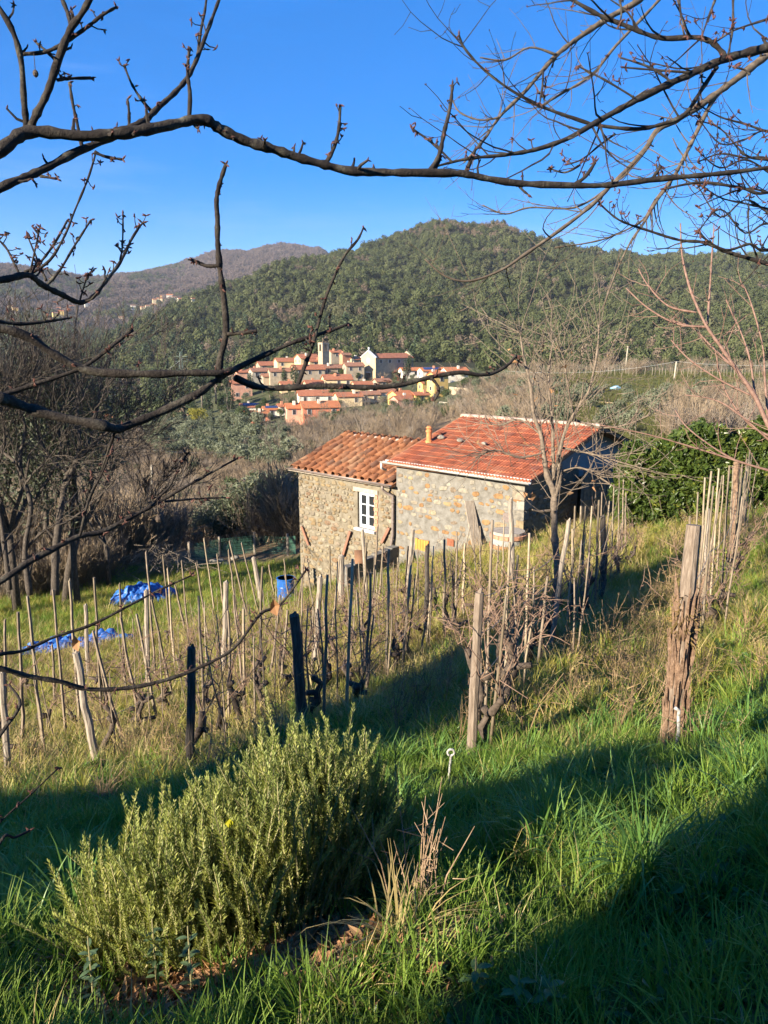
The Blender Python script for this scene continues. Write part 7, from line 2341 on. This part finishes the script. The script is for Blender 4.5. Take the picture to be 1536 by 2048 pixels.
plant("olive_tree", NO, p, (1.2, 1.2, 1.25), 4.0, "broad olive tree behind the tall tangled leafless tree", "olive tree")
dl = 28.0
lb2 = at_Y(112, 1165, dl); lb2.z = z1(lb2.x, lb2.y)
F_ = Limbs("bare_tree", "dark many limbed bare tree with curved trunks beside the lower terrace", "tree", lb2, None, None, M['dark_bark'], M['dark_bark'])
F_.limb([(110, 1190), (112, 1100), (120, 1030), (128, 980), (135, 949), (167, 907), (208, 870), (240, 850)], 17, 4, dl, dl, 8, .06, name="trunk", buds=False, fine=16, fine_len=2.6)
for pts, w_ in (([(128, 980), (158, 902), (154, 818), (156, 766), (148, 688), (156, 610)], 9), ([(60, 1190), (50, 1100), (62, 1010), (40, 930), (50, 850), (20, 780), (30, 700)], 13), ([(62, 1010), (95, 960), (120, 900), (118, 840), (140, 780)], 8), ([(20, 1180), (5, 1060), (-10, 960), (10, 880), (-5, 800)], 12),
               ([(40, 930), (0, 900), (-30, 880)], 7), ([(135, 949), (90, 900), (70, 830), (80, 760), (60, 690)], 7), ([(50, 1100), (90, 1060), (140, 1040), (190, 1000), (230, 960)], 7), ([(158, 902), (200, 890), (250, 900), (300, 890)], 5), ([(167, 907), (190, 850), (200, 780), (215, 720)], 5)):
    F_.limb(pts, w_, 2.5, dl, dl + rnd.uniform(-1, 1), 6, .06, buds=False, fine=17, fine_len=2.0)
def low_bush(px, py, s, label, kind=None):
    p = ground(px, py); plant("shrub", (kind or GRN)[int(px) % len(kind or GRN)], p, s, px, label, "shrub")
low_bush(35, 1165, .42, "dark evergreen shrub at the foot of the leafless trees")
low_bush(120, 1150, .36, "low green shrub behind the lower vine rows")
low_bush(205, 1140, .34, "ivy green shrub near the cut branch heap")
low_bush(-60, 1190, .5, "dense shrub at the outer terrace end")

# ------------------------------------------------------------------ unseen casters added behind the camera to shade the bank and lane
HAZ = Vector((math.sin(SUN_AZ), math.cos(SUN_AZ), 0))
def shade_point(px, py, yb):
    g = ground(px, py)
    t = (g.y - yb) / HAZ.y
    return Vector((g.x - HAZ.x * t, yb, g.z + t * math.tan(SUN_EL)))
def shade_caster(x0, x1, y0, y1, top0, top1, label):  # added unseen block, sized so its shadow edge falls across the bank
    t = thing("shade_caster", label, "shade_caster", ((x0 + x1) / 2, (y0 + y1) / 2, z1((x0 + x1) / 2, (y0 + y1) / 2)))
    b = Vector(t.location)
    w = MB(); zb = -.8
    V = [(x0, y0, zb), (x1, y0, zb), (x1, y1, zb), (x0, y1, zb), (x0, y0, top0 - .5), (x1, y0, top1 - .5), (x1, y1, top1 - .12), (x0, y1, top0 - .12)]
    w.add([Vector(v) - Vector((b.x, b.y, 0)) for v in V], [(3, 2, 1, 0), (4, 5, 6, 7), (0, 1, 5, 4), (1, 2, 6, 5), (2, 3, 7, 6), (3, 0, 4, 7)])
    o = w.build("wall", M['mortar'], t); o.location.z = -b.z
    w = MB(); e = .05
    V = [(x0 - e, y0 - e, top0 - .49), (x1 + e, y0 - e, top1 - .49), (x1 + e, y1 + .1, top1 - .1), (x0 - e, y1 + .1, top0 - .1)]
    V += [(a_, b_, c_ + .1) for a_, b_, c_ in V]
    w.add([Vector(v) - Vector((b.x, b.y, 0)) for v in V], [(3, 2, 1, 0), (4, 5, 6, 7), (0, 1, 5, 4), (1, 2, 6, 5), (2, 3, 7, 6), (3, 0, 4, 7)])
    o = w.build("roof", M['coppo_pan'], t); o.location.z = -b.z
ea, eb, ec, ed = shade_point(0, 1612, -3), shade_point(760, 1572, -3), shade_point(1200, 1532, -3), shade_point(1480, 1525, -3)
shade_caster(ea.x - 3, -9.15, -7, -3.0, ea.z, eb.z, "added unseen low outbuilding behind the viewpoint")
shade_caster(-5.6, 5.0, -6.5, -3.0, (ec.z + ed.z) / 2, ed.z + .3, "added unseen long outbuilding behind the viewpoint beside the other")
DAP = tree_meshes(380, 4.6, 1.5, M['olive'], 260, .06, 1.6, .06, 9, 2.2)  # sparse crown added out of view to break the sunlight into dapples
for (x_, y_, s_) in ((-6.3, -3.9, .95),):
    plant("olive_tree", DAP, (x_, y_, z1(x_, y_)), s_, x_, "olive tree added unseen behind the viewpoint to dapple the bank", "olive tree")
SH = [tree_meshes(370 + i, 2.2, 1.0, M['pine'], 1500, .10, .9, .10, 8, 1.3, .8) for i in range(2)]  # crowns added out of view, each set to drop its shadow on the lane
for k, (px, py, s) in enumerate(((760, 1490, 1.0), (870, 1440, 1.1), (960, 1365, 1.0), (1060, 1310, 1.1), (1160, 1262, 1.15), (1230, 1215, 1.15), (1290, 1170, 1.1), (640, 1520, .9))):
    c = shade_point(px, py, -6)
    zb = z1(c.x, c.y)
    t = thing("umbrella_pine", "umbrella pine added unseen behind the viewpoint to shade the lane", "tree", (c.x, c.y, zb), k, "added shade pines behind the viewpoint")
    o = obj("crown", SH[k % 2][1], t, (0, 0, c.z - zb - 1.4 * s), None, (s, s, s))
    w = MB(); w.tube([(0, 0, -.4), (0, 0, c.z - zb - .3)], [.10, .05], 7); w.build("trunk", M['bark'], t)

# ------------------------------------------------------------------ the air between here and the far ridges
w = MB(); w.box((0, 2100, 125), (19000, 4250, 420))
hz = w.build("haze", None)
m = bpy.data.materials.new("hazy_air"); m.use_nodes = True
nt = m.node_tree; nt.nodes.clear()
mo = nt.nodes.new("ShaderNodeOutputMaterial"); pv = nt.nodes.new("ShaderNodeVolumePrincipled")
pv.inputs['Color'].default_value = (.80, .86, 1.0, 1)
pv.inputs['Density'].default_value = 0.00007
pv.inputs['Anisotropy'].default_value = 0.0
nt.links.new(pv.outputs[0], mo.inputs['Volume'])
hz.data.materials.append(m)
tag(hz, "thin bluish winter haze over the valley", None, None, 'stuff')
